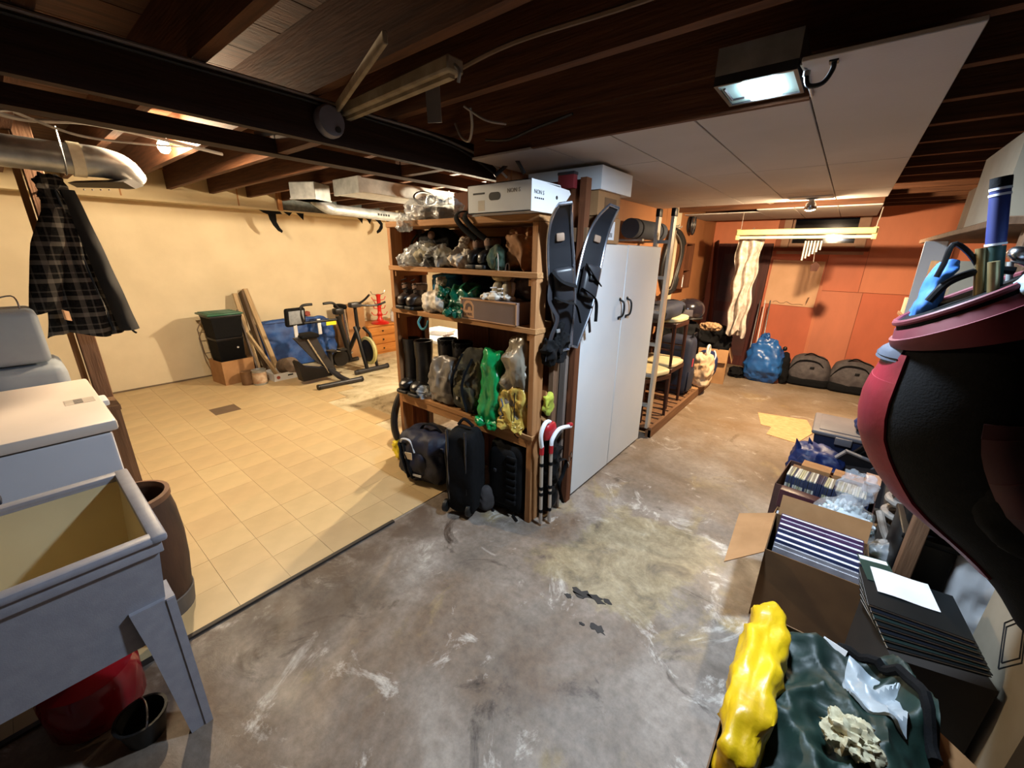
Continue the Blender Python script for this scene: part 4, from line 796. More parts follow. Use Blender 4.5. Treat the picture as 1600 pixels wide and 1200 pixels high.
def shoe(label, loc, m, rz, rot=None, sc=1.0, group=None):
    t = thing('sneaker', label, 'shoe', loc, rz, group, rot)
    M().blob((0.085*sc, 0.22*sc, 0.075*sc), 2.6, 10, 0.004, 20, 3, lambda x, y, z: (x*(1-0.2*abs(y)), y, -1+(z+1)*(0.62+0.38*(y+1)/2)), mx=T(0, 0, 0.015)).obj('upper', m, t)
    M().blob((0.092*sc, 0.23*sc, 0.026), 5, 8).obj('sole', m_paper, t)
    for k in range(3): M().tube([(-0.02, -0.02+0.022*k, 0.073+0.006*k), (0.02, -0.015+0.022*k, 0.073+0.006*k)], 0.004, 5).obj('lace', m_paper, t)
    return t
m_sneak = mat('white_canvas', (196, 192, 176), (170, 166, 150), scale=12, rough=0.8)
shoe('white canvas shoe propped upright on the shoe box, left of the pair', (-1.545, 1.80, 1.365), m_sneak, 0, (1.25, 0, 0.2), 0.72, 'white shoes on the shoe box')
shoe('white canvas shoe propped upright on the shoe box, right of the pair', (-1.465, 1.80, 1.365), m_sneak, 0, (1.3, 0, -0.2), 0.72, 'white shoes on the shoe box')
soft('cloth_rag', 'crumpled off-white cloth under the canvas shoes on the shoe box', 'cloth', (0.20, 0.10, 0.03), (-1.53, 1.765, 1.347), m_bagw, 2.6, 0.018, 18, 81)
soft('dark_bag', 'dark brown drawstring bag standing on the shoe box at the right end', 'bag', (0.15, 0.13, 0.19), (-1.385, 1.87, 1.347), mat('dark_brown_fabric', (70, 56, 48), (50, 38, 32), scale=10, rough=0.85), 3, 0.012, 12, 91, shape=dome)
soft('straw_basket', 'small tan woven pouch with a cord loop hanging above the canvas shoes', 'pouch', (0.12, 0.07, 0.05), (-1.50, 1.765, 1.452), mat('straw', (176, 148, 96), (140, 112, 70), scale=30, rough=0.9), 2.6, 0.006, 20, 95, extra=lambda t: M().tube(bez([(0.02, 0, 0.04), (0.03, 0, 0.09), (0.05, 0, 0.09), (0.05, 0, 0.03)], 5), 0.004, 6).obj('cord_loop', m_cablew, t))
soft('cap', 'dark flat cap lying behind the green bag in the second bay', 'cap', (0.22, 0.18, 0.09), (-1.80, 1.93, z2+0.145), m_black, 2.4, 0.006, 12, 97, shape=dome)
# cords hanging from the second board
cable([(-2.16, 1.71, 1.19), (-2.18, 1.70, 1.15), (-2.14, 1.695, 1.11), (-2.10, 1.70, 1.13), (-2.09, 1.71, 1.17)], 0.008, mat('teal_cord', (70, 150, 160), (50, 120, 132), rough=0.6), 'teal cord looped below the second shelf board', 'cord', 'cord')
# shelf 3 (thick rail)
z3 = 0.596
for (x, lab) in ((-2.41, 'tall black rubber boot, leftmost on the lowest board'), (-2.28, 'tall black rubber boot, second from the left on the lowest board')):
    boot('rubber_boot', lab, (x, 1.81, z3), 0.40, 0.06, 0.20, m_leather, None, 0.05, 'tall black boots on the lowest board')
for (x, lab) in ((-2.12, 'tall black rubber boot behind the grey plastic bag'), (-1.97, 'tall black rubber boot behind the camouflage pack')):
    boot('rubber_boot', lab, (x, 1.90, z3), 0.42, 0.062, 0.2, m_leather, m_black, -0.1, 'tall black boots on the lowest board')
soft('plastic_bag', 'tall crinkled grey plastic bag in front of the black boots', 'bag', (0.24, 0.12, 0.31), (-2.02, 1.79, z3), m_bagg, 4, 0.025, 8, 101, shape=lambda x, y, z: (x, y*(1-0.4*max(0, z)), z))
soft('plastic_bag', 'little crumpled clear bag on the board between black boots and grey bag', 'bag', (0.13, 0.09, 0.075), (-2.225, 1.745, z3), m_clear, 2.6, 0.02, 16, 103)
def pack_extra(t):
    M().tube(bez([(-0.10, -0.07, 0.02), (-0.12, -0.09, 0.2), (-0.02, -0.085, 0.40)], 6), 0.013, 6, flat=0.35).obj('strap', m_black, t)
    M().tube(bez([(0.02, -0.09, 0.02), (-0.01, -0.105, 0.2), (0.06, -0.08, 0.38)], 6), 0.013, 6, flat=0.35).obj('strap', m_black, t)
    M().blob((0.2, 0.07, 0.16), 4, 8, 0.008, 12, 3, mx=T(-0.02, -0.06, 0.03)).obj('front_pocket', m_camo, t)
    M().rbox((-0.07, -0.105, 0.09), (-0.05, -0.095, 0.11), 0.002).obj('buckle', m_steel, t)
soft('backpack', 'olive camouflage backpack with black straps leaning left of the green bag', 'bag', (0.27, 0.15, 0.42), (-1.76, 1.80, z3), m_camo, 3.5, 0.015, 8, 111, shape=lambda x, y, z: (x*(1-0.12*max(0, z))+0.28*z, y*(1-0.35*max(0, z)), z), extra=pack_extra)
soft('plastic_bag', 'tall bright green plastic bag between the camouflage pack and the grey-yellow bag', 'bag', (0.145, 0.13, 0.45), (-1.555, 1.765, z3), m_bagbright, 5, 0.022, 8, 121, shape=lambda x, y, z: (x*(1-0.1*z), y*(1-0.4*max(0, z)), z), extra=lambda t: M().blob((0.17, 0.05, 0.05), 3, 8, 0.018, 15, 5, mx=T(-0.01, -0.065, -0.028)).obj('loose_hem', m_bagbright, t))
def gy(t):
    M().blob((0.185, 0.182, 0.27), 5, 12, 0.02, 9, 131).obj('yellow_print', m_bagy, t)
    M().blob((0.17, 0.04, 0.06), 3, 8, 0.02, 16, 7, mx=T(0.0, -0.09, 0.0)).obj('loose_hem', m_bagy, t)
    M().tube(bez([(0.03, -0.09, 0.24), (0.035, -0.1, 0.1), (0.04, -0.105, 0.0), (0.07, -0.10, -0.03)], 5), 0.003, 5).obj('drawcord', m_black, t)
    M().tube(bez([(-0.05, -0.105, 0.04), (-0.065, -0.107, 0.07), (-0.045, -0.107, 0.09), (-0.062, -0.107, 0.12), (-0.045, -0.107, 0.15), (-0.06, -0.107, 0.19)], 5), 0.004, 5).obj('script_print', mat('blue_print', (60, 84, 120)), t)
soft('plastic_bag', 'grey and yellow plastic bag at the right end of the lowest board', 'bag', (0.18, 0.175, 0.56), (-1.38, 1.80, z3), mat('grey_film', (142, 134, 118), (112, 104, 90), scale=6, rough=0.3, bump=0.4, bscale=10), 4, 0.025, 7, 131, shape=lambda x, y, z: (x*(1-0.25*max(0, z)**2), y*(1-0.3*max(0, z)**2), z), extra=gy)
t = thing('tea_towel', 'white and blue cloth folded on the left end of the lowest board', 'cloth', (-2.41, 1.735, z3+0.001)); M().grid(lambda u, v: (-0.06+0.14*u, -0.03+0.05*v-(0.0 if v > .3 else 0.0), 0.006+0.002*math.sin(u*9)), 8, 4, thick=0.005).obj('cloth', m_paper, t)
M().box((-0.02, -0.031, 0.0062), (0.02, 0.0, 0.0085)).obj('printed_motif', mat('blue_print_b', (70, 120, 170)), t)
# bags on the floor below
m_navy = mat('navy_nylon', (18, 24, 46), (12, 15, 30), scale=12, rough=0.6, bump=0.2, bscale=30)
def duffel(t):
    for s_ in (-1, 1): M().tube(bez([(0.02*s_-0.14, -0.145, 0.30), (-0.10+0.02*s_, -0.17, 0.2), (-0.06+0.02*s_, -0.165, 0.05)], 6), 0.012, 6, flat=0.3).obj('web_strap', m_black, t)
    M().tube(bez([(-0.18, -0.12, 0.26), (-0.13, -0.15, 0.335), (-0.06, -0.15, 0.33), (-0.03, -0.15, 0.25)], 6), 0.008, 6).obj('piping', m_paper, t)
    M().tube(bez([(0.10, -0.13, 0.14), (0.09, -0.14, 0.25), (0.13, -0.12, 0.31), (0.18, -0.1, 0.30)], 6), 0.006, 6).obj('piping', mat('grey_piping', (120, 124, 136)), t)
    M().blob((0.22, 0.08, 0.19), 4, 8, 0.01, 10, 4, mx=T(-0.06, -0.12, 0.06)).obj('end_pocket', m_navy, t)
    M().box((-0.10, -0.172, 0.20), (-0.04, -0.166, 0.25)).obj('tan_label', mat('tan_label', (206, 180, 140)), t)
    M().box((-0.04, -0.172, 0.075), (0.03, -0.164, 0.09)).obj('white_logo', m_paper, t)
    M().tube(bez([(-0.08, 0.0, 0.35), (-0.02, -0.03, 0.42), (0.06, -0.02, 0.42), (0.12, 0.0, 0.35)], 6), 0.014, 6, flat=0.4).obj('carry_handle', m_black, t)
    M().rbox((-0.16, -0.02, 0.34), (0.16, -0.005, 0.36), 0.004).obj('zip', m_blackp, t)
soft('duffel_bag', 'navy blue duffel bag with grey piping on the tile edge under the shelves', 'bag', (0.42, 0.30, 0.37), (-2.12, 1.70, 0.007), m_navy, 4, 0.018, 6, 141, rz=0.25, extra=duffel)
def case1(t):
    for s_ in (-0.08, 0.08):
        M().lathe([(0.012, -0.012), (0.04, -0.012), (0.042, 0), (0.04, 0.012), (0.012, 0.012)], 18, T(s_-0.02, -0.085, 0.042, 0, PI/2, 0)).obj('wheel', m_rubber, t)
    M().tube([(-0.07, -0.09, 0.1), (-0.07, -0.10, 0.58)], 0.008, 6).obj('frame_rail', m_gun, t); M().tube([(0.05, -0.09, 0.1), (0.05, -0.10, 0.58)], 0.008, 6).obj('frame_rail', m_gun, t)
    M().tube(bez([(-0.04, 0, 0.58), (0, 0, 0.62), (0.06, 0, 0.58)], 5), 0.01, 6).obj('carry_handle', m_black, t)
soft('wheeled_suitcase', 'narrow black wheeled suitcase under the shelves, right of the navy duffel', 'suitcase', (0.20, 0.20, 0.55), (-1.63, 1.575, 0.02), m_black, 6, 0.006, 8, 151, rz=0.35, extra=case1)
def case2(t):
    for k in range(7): M().rbox((0.03, -0.128, 0.10+0.05*k), (0.10, -0.112, 0.128+0.05*k), 0.004).obj('web_loop', m_black, t)
    for s_ in (-0.09, 0.09): M().tube([(s_-0.02, -0.10, 0.008), (s_+0.03, -0.13, 0.008)], 0.008, 6).obj('foot', m_blackp, t)
    M().rbox((-0.06, -0.135, 0.30), (-0.04, -0.125, 0.32), 0.003).obj('badge', m_gun, t)
    M().blob((0.2, 0.06, 0.40), 5, 8, mx=T(-0.01, -0.09, 0.06)).obj('front_panel', m_black, t)
soft('wheeled_suitcase', 'bulky black expedition case with web loops beside the right shelf post', 'suitcase', (0.26, 0.2, 0.50), (-1.425, 1.80, 0.004), m_black, 6, 0.008, 7, 161, rz=0.1, extra=case2)
soft('travel_pillow', 'small dark grey pouch squeezed between the two black suitcases', 'pouch', (0.09, 0.12, 0.17), (-1.53, 1.66, 0.0), mat('charcoal', (58, 54, 54), (46, 42, 42), rough=0.9), 2.6, 0.006, 10, 171)
# behind the shelf in the left room
t = thing('white_table', 'white table seen through the shelves in the left room', 'table', (-3.3, 2.85, 0))
M().rbox((-0.35, -0.3, 0.74), (0.35, 0.3, 0.77), 0.005).obj('tabletop', m_white, t)
for sx in (-0.31, 0.31):
    for sy in (-0.26, 0.26): M().box((sx-0.02, sy-0.02, 0), (sx+0.02, sy+0.02, 0.74)).obj('leg', m_white, t)
for k in range(4): tag(M().rbox((-0.11, -0.08, 0), (0.11, 0.08, 0.012), 0.002, 1).obj('paper_stack', m_paper, loc=(-3.25+0.01*k, 2.83, 0.771+0.0125*k), rot=(0, 0, 0.1*k)), ('lowest', 'second', 'third', 'topmost')[k]+' white paper bundle of the pile on the white table behind the shelves', 'paper', 'paper bundles on the white table')
t = thing('bicycle_wheel', 'black tyred wheel standing behind the left post of the shelves', 'wheel', (-2.62, 1.93, 0.30), rz=0.35)
M().tube([(0, 0.265*math.cos(a), 0.265*math.sin(a)) for a in [2*PI*k/36 for k in range(36)]], 0.028, 8, closed=True).obj('tyre', m_rubber, t)
M().lathe([(0.02, -0.03), (0.02, 0.03)], 10, T(0, 0, 0, 0, PI/2, 0)).obj('hub', m_steel, t)
for k in range(12): a = PI*k/12; M().tube([(0, 0.25*math.cos(a), 0.25*math.sin(a)), (0, -0.25*math.cos(a), -0.25*math.sin(a))], 0.0015, 4).obj('spoke', m_steel, t)
t = thing('green_bucket', 'yellow-green plastic bucket behind the wheel at the left shelf post', 'bucket', (-2.80, 2.12, 0.006))
M().lathe([(0.10, 0), (0.13, 0.28), (0.135, 0.285), (0.125, 0.28), (0.095, 0.01), (0.001, 0.01)], 24).obj('body', mat('olive_green_plastic', (110, 140, 60), (96, 122, 50), rough=0.5), t); M().tube([(0.13*math.cos(a), 0.13*math.sin(a), 0.27+0.02*math.cos(a)) for a in [PI*k/12 for k in range(13)]], 0.003, 5).obj('bail', m_chrome, t)
soft('yellow_bag', 'bright yellow plastic bag on the tiles left of the navy duffel', 'bag', (0.14, 0.14, 0.15), (-2.52, 1.75, 0.006), mat('vivid_yellow', (226, 206, 30), (206, 184, 20), rough=0.4), 2.6, 0.025, 12, 181)

# ================================================================ RIGHT SIDE OF THE SHELF
def snowshoe(label, base, ydir, lean_, group):
    # hung tail down on the shelf side: frame tube, deck, binding
    t = thing('snowshoe', label, 'snowshoe', base, 0, group, rot=(lean_, 0, ydir))
    W = 0.066; Lh = 0.76
    def edge(s_):
        return [(s_*0.02, 0, 0), (s_*W*0.6, 0.0, 0.10), (s_*W, 0.0, 0.25), (s_*W*1.05, 0.0, 0.45), (s_*W*0.95, -0.01, 0.60), (s_*W*0.75, -0.05, 0.70), (s_*0.03, -0.11, Lh)]
    pts = bez(edge(-1), 5) + bez(list(reversed(edge(1))), 5); M().tube(pts, 0.008, 8, closed=True).obj('frame_tube', m_alu, t)
    e = bez(edge(1), 5)
    M().grid(lambda u, v: ((2*u-1)*(e[min(len(e)-1, int(v*(len(e)-1)))].x-0.006), e[min(len(e)-1, int(v*(len(e)-1)))].y+0.003, e[min(len(e)-1, int(v*(len(e)-1)))].z), 4, 20, thick=0.004).obj('deck', m_deck, t)
    M().rbox((-0.055, -0.05, 0.28), (0.055, -0.01, 0.46), 0.02, 3).obj('binding', m_gun, t)
    M().tube(bez([(-0.06, -0.05, 0.45), (-0.02, -0.075, 0.40), (0.06, -0.05, 0.36)], 5), 0.015, 6, flat=0.3).obj('strap', m_black, t)
    M().tube(bez([(-0.06, -0.05, 0.32), (0.0, -0.08, 0.29), (0.055, -0.05, 0.26), (0.075, -0.05, 0.16)], 5), 0.013, 6, flat=0.3).obj('strap', m_black, t)
    M().rbox((-0.03, -0.07, 0.37), (0.0, -0.055, 0.40), 0.004).obj('buckle', m_blackp, t)
    M().rbox((-0.022, -0.022, 0.585), (0.022, -0.006, 0.625), 0.008, 2).obj('tan_patch', mat('tan_mark', (150, 122, 100)), t)
    M().prism([(-0.04, 0), (-0.025, -0.03), (-0.012, 0), (0.0, -0.03), (0.012, 0), (0.025, -0.03), (0.04, 0)], 0.012, T(0, 0.015, 0.30, 0, 0, 0)).obj('crampon', m_steel, t)
    return t
m_alu = mat('bright_anodised', (190, 194, 204), (150, 154, 166), rough=0.22, metal=0.9); m_deck = mat('black_deck', (16, 18, 25), (10, 12, 18), scale=10, rough=0.5)
t1_ = snowshoe('metal framed snowshoe hung on the shelf side, tip leaning left toward the white carton', (-1.15, 1.91, 1.09), 0.55, 0.0, 'snowshoes hung on the shelf side'); t1_.rotation_euler = Euler((0.2, 0, 0)).to_matrix().__matmul__(Euler((0, 0, 0.9)).to_matrix()).to_euler()
t2_ = snowshoe('metal framed snowshoe hung on the shelf side, tip leaning right over the white cabinet', (-1.13, 1.97, 1.10), 1.0, 0.0, 'snowshoes hung on the shelf side'); t2_.rotation_euler = Euler((-0.27, 0, 0)).to_matrix().__matmul__(Euler((0, 0, 1.1)).to_matrix()).to_euler()
t = thing('hanging_harness', 'tangle of black and grey straps hanging below the snowshoes', 'strap', (-1.17, 1.90, 1.0))
M().tube(bez([(0.0, -0.12, 0.50), (0.0, -0.14, 0.38), (0.02, -0.09, 0.28), (0.01, -0.13, 0.17), (0.0, -0.14, 0.05)], 6), 0.022, 6, flat=0.3).obj('strap', m_gun, t)
M().tube(bez([(0.03, 0.16, 0.48), (0.035, 0.19, 0.36), (0.04, 0.22, 0.25), (0.04, 0.245, 0.16)], 6), 0.014, 6, flat=0.4).obj('strap', m_blackp, t)
M().blob((0.06, 0.10, 0.22), 2.6, 8, 0.02, 14, 3, mx=T(0.0, -0.02, 0.02)).obj('foot_pouch', m_black, t)
M().blob((0.06, 0.09, 0.16), 2.6, 8, 0.015, 14, 5, mx=T(0.0, -0.12, 0.01)).obj('foot_pouch', m_black, t)
for z in (0.2, 0.42): M().rbox((0.02, -0.10, z), (0.03, -0.07, z+0.02), 0.003).obj('buckle', m_steel, t)
lean('wooden_strip', 'grey weathered ski-shaped board standing beside the brown cabinet panel', m_gpl, (-1.20, 1.975, 0), (-1.20, 1.99, 1.15), 0.028, 0.045, 'board', None)
t = thing('wood_brace', 'short wooden brace stud between the shelf post and the grey board', 'stud', (-1.215, 1.895, 0))
M().rbox((-0.018, -0.02, 0), (0.018, 0.02, 1.40), 0.003, 1).obj('stud', m_old_z, t); M().prism([(0, 0), (0.07, 0.06), (0.07, 0.0)], 0.03, Matrix(((0, 0, 1, -0.015), (-1, 0, 0, -0.02), (0, 1, 0, 0.80), (0, 0, 0, 1)))).obj('gusset', m_pine_z, t)
# pack frame with red and white tube ends
t = thing('pack_frame', 'aluminium pack frame with red and white taped ends leaning by the shelf post', 'pack frame', (-1.16, 1.83, 0))
m_redt = mat('red_tape', (176, 30, 40), (150, 24, 32), rough=0.4); m_rod = mat('pale_tube', (196, 186, 174), (176, 166, 156), rough=0.35, metal=0.4)
for y, x in ((-0.10, 0.0), (-0.05, 0.03)):
    top = [(x, y, 0.54), (x, y-0.015, 0.63), (x, y+0.03, 0.69), (x-0.02, y+0.12, 0.65), (x-0.02, y+0.16, 0.58)] if y < -0.07 else [(x, y, 0.54), (x, y+0.01, 0.585), (x, y+0.08, 0.625), (x, y+0.21, 0.60)]
    M().tube([(x, y+0.02, 0.02), (x, y, 0.54)], 0.011, 8).obj('side_rail', m_rod, t)
    M().tube(bez(top, 5), 0.0125, 8).obj('white_end', m_paper, t)
    for z in (0.10, 0.22, 0.26, 0.42): M().tube([(x, y+0.02-0.02*z/0.54, z), (x, y+0.02-0.02*z/0.54, z+0.022)], 0.0125, 8).obj('black_band', m_black, t)
    M().tube([(x, y+0.0, 0.50), (x, y, 0.55)], 0.0135, 8).obj('red_band', m_redt, t)
M().tube([(0.03, 0.135, 0.6165), (0.03, 0.165, 0.609)], 0.0145, 8).obj('red_cap', m_redt, t)
M().blob((0.05, 0.11, 0.11), 2.8, 8, 0.006, 15, 2, mx=T(-0.01, -0.01, 0.56)).obj('red_pad', m_redt, t)
M().blob((0.08, 0.13, 0.30), 3, 10, 0.018, 12, 9, mx=T(-0.015, 0.03, 0.24)).obj('black_pouch', m_black, t)
M().blob((0.07, 0.10, 0.20), 3, 8, 0.012, 12, 19, mx=T(-0.02, 0.02, 0.07)).obj('lower_pouch', m_black, t)
M().tube(bez([(0.02, 0.06, 0.40), (0.03, 0.13, 0.38), (0.02, 0.12, 0.28), (0.02, 0.08, 0.22), (0.02, 0.14, 0.06)], 5), 0.013, 6, flat=0.3).obj('web_strap', m_black, t)
M().tube([(0.03, 0.165, 0.385), (0.03, 0.19, 0.41), (0.03, 0.20, 0.37), (0.03, 0.175, 0.345)], 0.004, 6, closed=True).obj('buckle', m_chrome, t)
M().tube([(0.03, 0.155, 0.355), (0.03, 0.17, 0.33), (0.03, 0.16, 0.31)], 0.004, 6).obj('buckle', m_chrome, t)
soft('yellow_leaf_toy', 'yellow-green plastic bunch wedged behind the shelf post above the pack frame', 'toy', (0.03, 0.08, 0.14), (-1.20, 1.835, 0.70), mat('lime_plastic', (176, 180, 60), (96, 110, 40), scale=12), 2.4, 0.012, 16, 191)

# ================================================================ WHITE CABINET AND BOXES ON IT
m_cab = mat('cabinet_white', (204, 208, 210), (196, 202, 206), scale=2, rough=0.42)
t = thing('white_cabinet', 'tall white two-door utility cabinet with black bow handles', 'cabinet', (-1.445, 2.72, 0))
M().box((-0.25, -0.585, 0.06), (0.245, 0.59, 1.66)).obj('body', m_cab, t)
M().box((-0.25, -0.57, 0), (0.22, 0.57, 0.06)).obj('plinth', mat('grey_plinth', (110, 108, 106)), t)
for y0, y1, hy in ((-0.59, -0.032, -0.085), (-0.026, 0.595, 0.035)):
    d = M().rbox((0.246, y0, 0.02), (0.266, y1, 1.667), 0.004, 1).obj('door', m_cab, t)
    M().tube(bez([(0.266, hy, 1.19), (0.295, hy+0.002, 1.205), (0.302, hy+0.004, 1.25), (0.295, hy+0.002, 1.295), (0.266, hy, 1.31)], 5), 0.007, 8).obj('handle', m_blackp, d)
    for z in (1.185, 1.315): M().lathe([(0.012, 0), (0.012, 0.004), (0.005, 0.008)], 12, T(0.266, hy, z, 0, PI/2, 0)).obj('handle_rose', m_blackp, d)
carton('storage_box', 'large dented white box topmost of the stack on the white cabinet', (0.5, 0.40, 0.115), (-1.40, 2.385, 1.946), 0, m_white, '', closed=True)
t = carton('cardboard_box', 'brown cardboard box in the middle of the stack on the cabinet', (0.32, 0.28, 0.13), (-1.33, 2.34, 1.815), 0, m_card, '', closed=True, tape=mat('brown_tape', (120, 84, 50)))
M().box((0.1605, -0.06, 0.045), (0.162, 0.09, 0.10)).obj('printed_patch', m_cardd, t)
t = carton('cardboard_box', 'lowest brown box of the stack, with a white address label', (0.33, 0.30, 0.142), (-1.335, 2.36, 1.668), 0, m_card, '', closed=True)
M().box((0.1655, -0.04, 0.02), (0.167, 0.075, 0.125)).obj('address_label', m_paper, t)
for k in range(6): M().box((0.167, -0.02+0.012*k, 0.035), (0.1675, -0.014+0.012*k, 0.06)).obj('barcode_bar', m_ink, t)
M().box((0.1655, -0.085, 0.10), (0.167, -0.055, 0.125)).obj('small_label', m_paper, t)
t = carton('cardboard_box', 'small dark box with a white label between the brown boxes on the cabinet', (0.10, 0.12, 0.07), (-1.20, 2.12, 1.668), 0, m_cardd, '', closed=True)
# ================================================================ RIGHT ROOM, LEFT SIDE
m_pallet = wood('pallet_wood', (128, 92, 62), (92, 62, 40), 1)
t = thing('wood_pallet', 'low slatted wooden platform along the tan wall beyond the white cabinet', 'pallet', (-1.41, 4.47, 0))
for x in (-0.30, -0.02, 0.27): M().box((x-0.02, -1.04, 0.001), (x+0.03, 1.06, 0.075)).obj('runner', m_pallet, t)
for k in range(15): y = -1.03+0.14*k; M().rbox((-0.31, y, 0.076), (0.27, y+0.105, 0.095), 0.002, 1).obj('slat', m_pallet, t)
M().rbox((0.272, -1.04, 0.0), (0.302, 1.06, 0.10), 0.003, 1).obj('edge_board', m_pallet, t)
t = thing('step_ladder', 'aluminium ladder standing upright against the far side of the white cabinet', 'ladder', (-1.30, 3.43, 0.097))
for x in (0.03, 0.15):
    M().box((x-0.012, -0.03, 0), (x+0.012, 0.03, 1.84)).obj('rail', mat('ladder_alu', (196, 190, 180), (176, 170, 160), rough=0.4, metal=0.5), t)
    M().rbox((x-0.016, -0.034, 1.80), (x+0.016, 0.034, 1.86), 0.004).obj('end_cap', m_blackp, t)
for k in range(6): M().box((0.04, -0.02, 0.2+0.28*k), (0.14, 0.02, 0.225+0.28*k)).obj('rung', m_steel, t)
lean('wood_strip', 'rough pale wood strip standing beside the ladder top behind the cabinet', m_pl2, (-1.16, 3.50, 0.097), (-1.16, 3.52, 1.80), 0.03, 0.02, 'board', None)
t = thing('rolled_mat', 'dark grey rolled mat on wall brackets above the cabinet corner', 'mat', (-1.58, 3.95, 1.83))
M().tube([(0, -0.35, 0), (0, 0.38, 0)], 0.085, 20).obj('roll', mat('slate_foam', (58, 64, 74), (48, 54, 64), rough=0.8), t)
for y in (-0.25, 0.25):
    M().tube([(0, y-0.012, 0), (0, y+0.012, 0)], 0.088, 20).obj('strap', m_black, t); M().box((-0.16, y-0.02, -0.105), (0.09, y+0.02, -0.087)).obj('bracket', m_steel, t)
# tyres on the wall
for k, (y, lab) in enumerate(((4.86, 'black bicycle tyre hung on the tan wall, left of two'), (5.14, 'black bicycle tyre hung on the tan wall, right of two'))):
    t = thing('bicycle_tyre', lab, 'tyre', (-1.595 if k == 0 else -1.655, y, 1.54), 0, 'bicycle tyres hung on the tan wall', rot=(0, 0, 0.0))
    M().tube([(0.015*math.sin(3*a), 0.30*math.cos(a), 0.345*math.sin(a)) for a in [2*PI*q/40 for q in range(40)]], 0.027, 10, closed=True).obj('tyre', m_rubber, t)
    M().tube([(0.015*math.sin(3*a), 0.268*math.cos(a), 0.313*math.sin(a)) for a in [2*PI*q/40 for q in range(40)]], 0.008, 6, closed=True).obj('rim_bead', mat('grey_bead', (92, 86, 82)), t)
    M().tube([(-0.06, 0, 0.38), (0.03, 0, 0.38), (0.035, 0, 0.40)], 0.006, 6).obj('hook', m_steel, t)
t = thing('wall_shelf', 'shallow dark wooden wall cupboard with one inner shelf beside the tyres', 'shelf', (-1.665, 5.54, 1.21))
M().box((-0.06, -0.17, 0), (-0.045, 0.17, 0.55)).obj('back', m_brown_z, t)
for a, c in (((-0.045, -0.17, 0), (0.06, -0.155, 0.55)), ((-0.045, 0.155, 0), (0.06, 0.17, 0.55)), ((-0.045, -0.155, 0), (0.06, 0.155, 0.015)), ((-0.045, -0.155, 0.535), (0.06, 0.155, 0.55)), ((-0.045, -0.155, 0.22), (0.05, 0.155, 0.235))): M().box(a, c).obj('panel', m_brown_z, t)
t = thing('tin_can', 'small pale tin standing in the wall cupboard', 'can', (-1.655, 5.45, 1.2255)); M().lathe([(0.04, 0), (0.04, 0.14), (0.034, 0.145), (0.001, 0.145)], 16).obj('can', m_paper, t); M().lathe([(0.042, 0.125), (0.042, 0.15), (0.001, 0.152)], 16).obj('lid', m_steel, t)
t = thing('hand_tool', 'dark clamp hanging from the wall rail under the cupboard', 'tool', (-1.69, 5.25, 0.99)); M().tube([(0, 0, 0.06), (0, 0, -0.14)], 0.012, 6).obj('bar', m_gun, t); M().tube([(0, 0, -0.13), (0.0, 0.06, -0.14), (0, 0.06, -0.10)], 0.012, 6).obj('jaw', m_gun, t)
t = thing('hand_tool', 'thin hooked wire tool hanging left of the dark clamp', 'tool', (-1.69, 5.06, 0.99)); M().tube([(0, 0, 0.06), (0, 0.01, -0.16), (0, 0.04, -0.2)], 0.006, 6).obj('wire', m_gun, t)
t = thing('wall_fan', 'small round dark fan mounted high on the tan wall', 'fan', (-1.70, 5.74, 1.99), rot=(0, PI/2, 0.1))
M().tube([(0.115*math.cos(a), 0.115*math.sin(a), 0.03) for a in [2*PI*q/28 for q in range(28)]], 0.014, 8, closed=True).obj('guard_ring', m_gun, t)
M().lathe([(0.03, 0.0), (0.03, 0.035), (0.02, 0.045), (0.001, 0.045)], 16).obj('hub', m_steel, t)
for k in range(4): M().grid(lambda u, v, a=k*PI/2: ((0.03+0.07*u)*math.cos(a+0.9*(v-0.5)), (0.03+0.07*u)*math.sin(a+0.9*(v-0.5)), 0.02+0.02*(v-0.5)), 3, 4, thick=0.002).obj('blade', m_gun, t)
for k in range(6): a = k*PI/3; M().tube([(0.02*math.cos(a), 0.02*math.sin(a), 0.045), (0.115*math.cos(a), 0.115*math.sin(a), 0.035)], 0.002, 4).obj('guard_wire', m_steel, t)
M().lathe([(0.10, -0.025), (0.10, 0.005), (0.001, 0.006)], 20).obj('back_shell', m_gun, t)
# chairs
m_dkw = wood('dark_walnut', (66, 36, 26), (44, 24, 17), 2, rough=0.45); m_seat = mat('cream_vinyl', (196, 182, 142), (182, 168, 128), scale=6, rough=0.5)
def dchair(label, loc, rz):
    t = thing('dining_chair', label, 'chair', loc, rz, 'dark wooden chairs on the pallet')
    M().blob((0.40, 0.40, 0.06), 5, 8, mx=T(0, 0, 0.425)).obj('seat', m_seat, t)
    M().rbox((-0.19, -0.19, 0.38), (0.19, 0.19, 0.428), 0.006, 1).obj('seat_frame', m_dkw, t)
    for x in (-0.17, 0.17):
        M().tube([(x, 0.17, 0.40), (x, 0.18, 0.0)], [0.02, 0.014], 8).obj('leg', m_dkw, t)
        M().tube(bez([(x, -0.20, 0.0), (x, -0.175, 0.42), (x, -0.19, 0.6), (x, -0.24, 0.84)], 4), 0.016, 8).obj('leg', m_dkw, t)
        M().tube([(x, 0.175, 0.16), (x, -0.185, 0.16)], 0.009, 6).obj('stretcher', m_dkw, t)
    for z in (0.60, 0.76): M().rbox((-0.16, -0.235+0.02*(z < 0.7), z), (0.16, -0.205+0.02*(z < 0.7), z+0.055), 0.01, 2).obj('back_slat', m_dkw, t)
    return t
dchair('dark wooden chair with a cream seat on the pallet, nearest the ladder', (-1.36, 3.72, 0.097), -1.9)
dchair('dark wooden chair with a cream seat at the bottom of the stacked pair', (-1.36, 4.20, 0.097), -1.6)
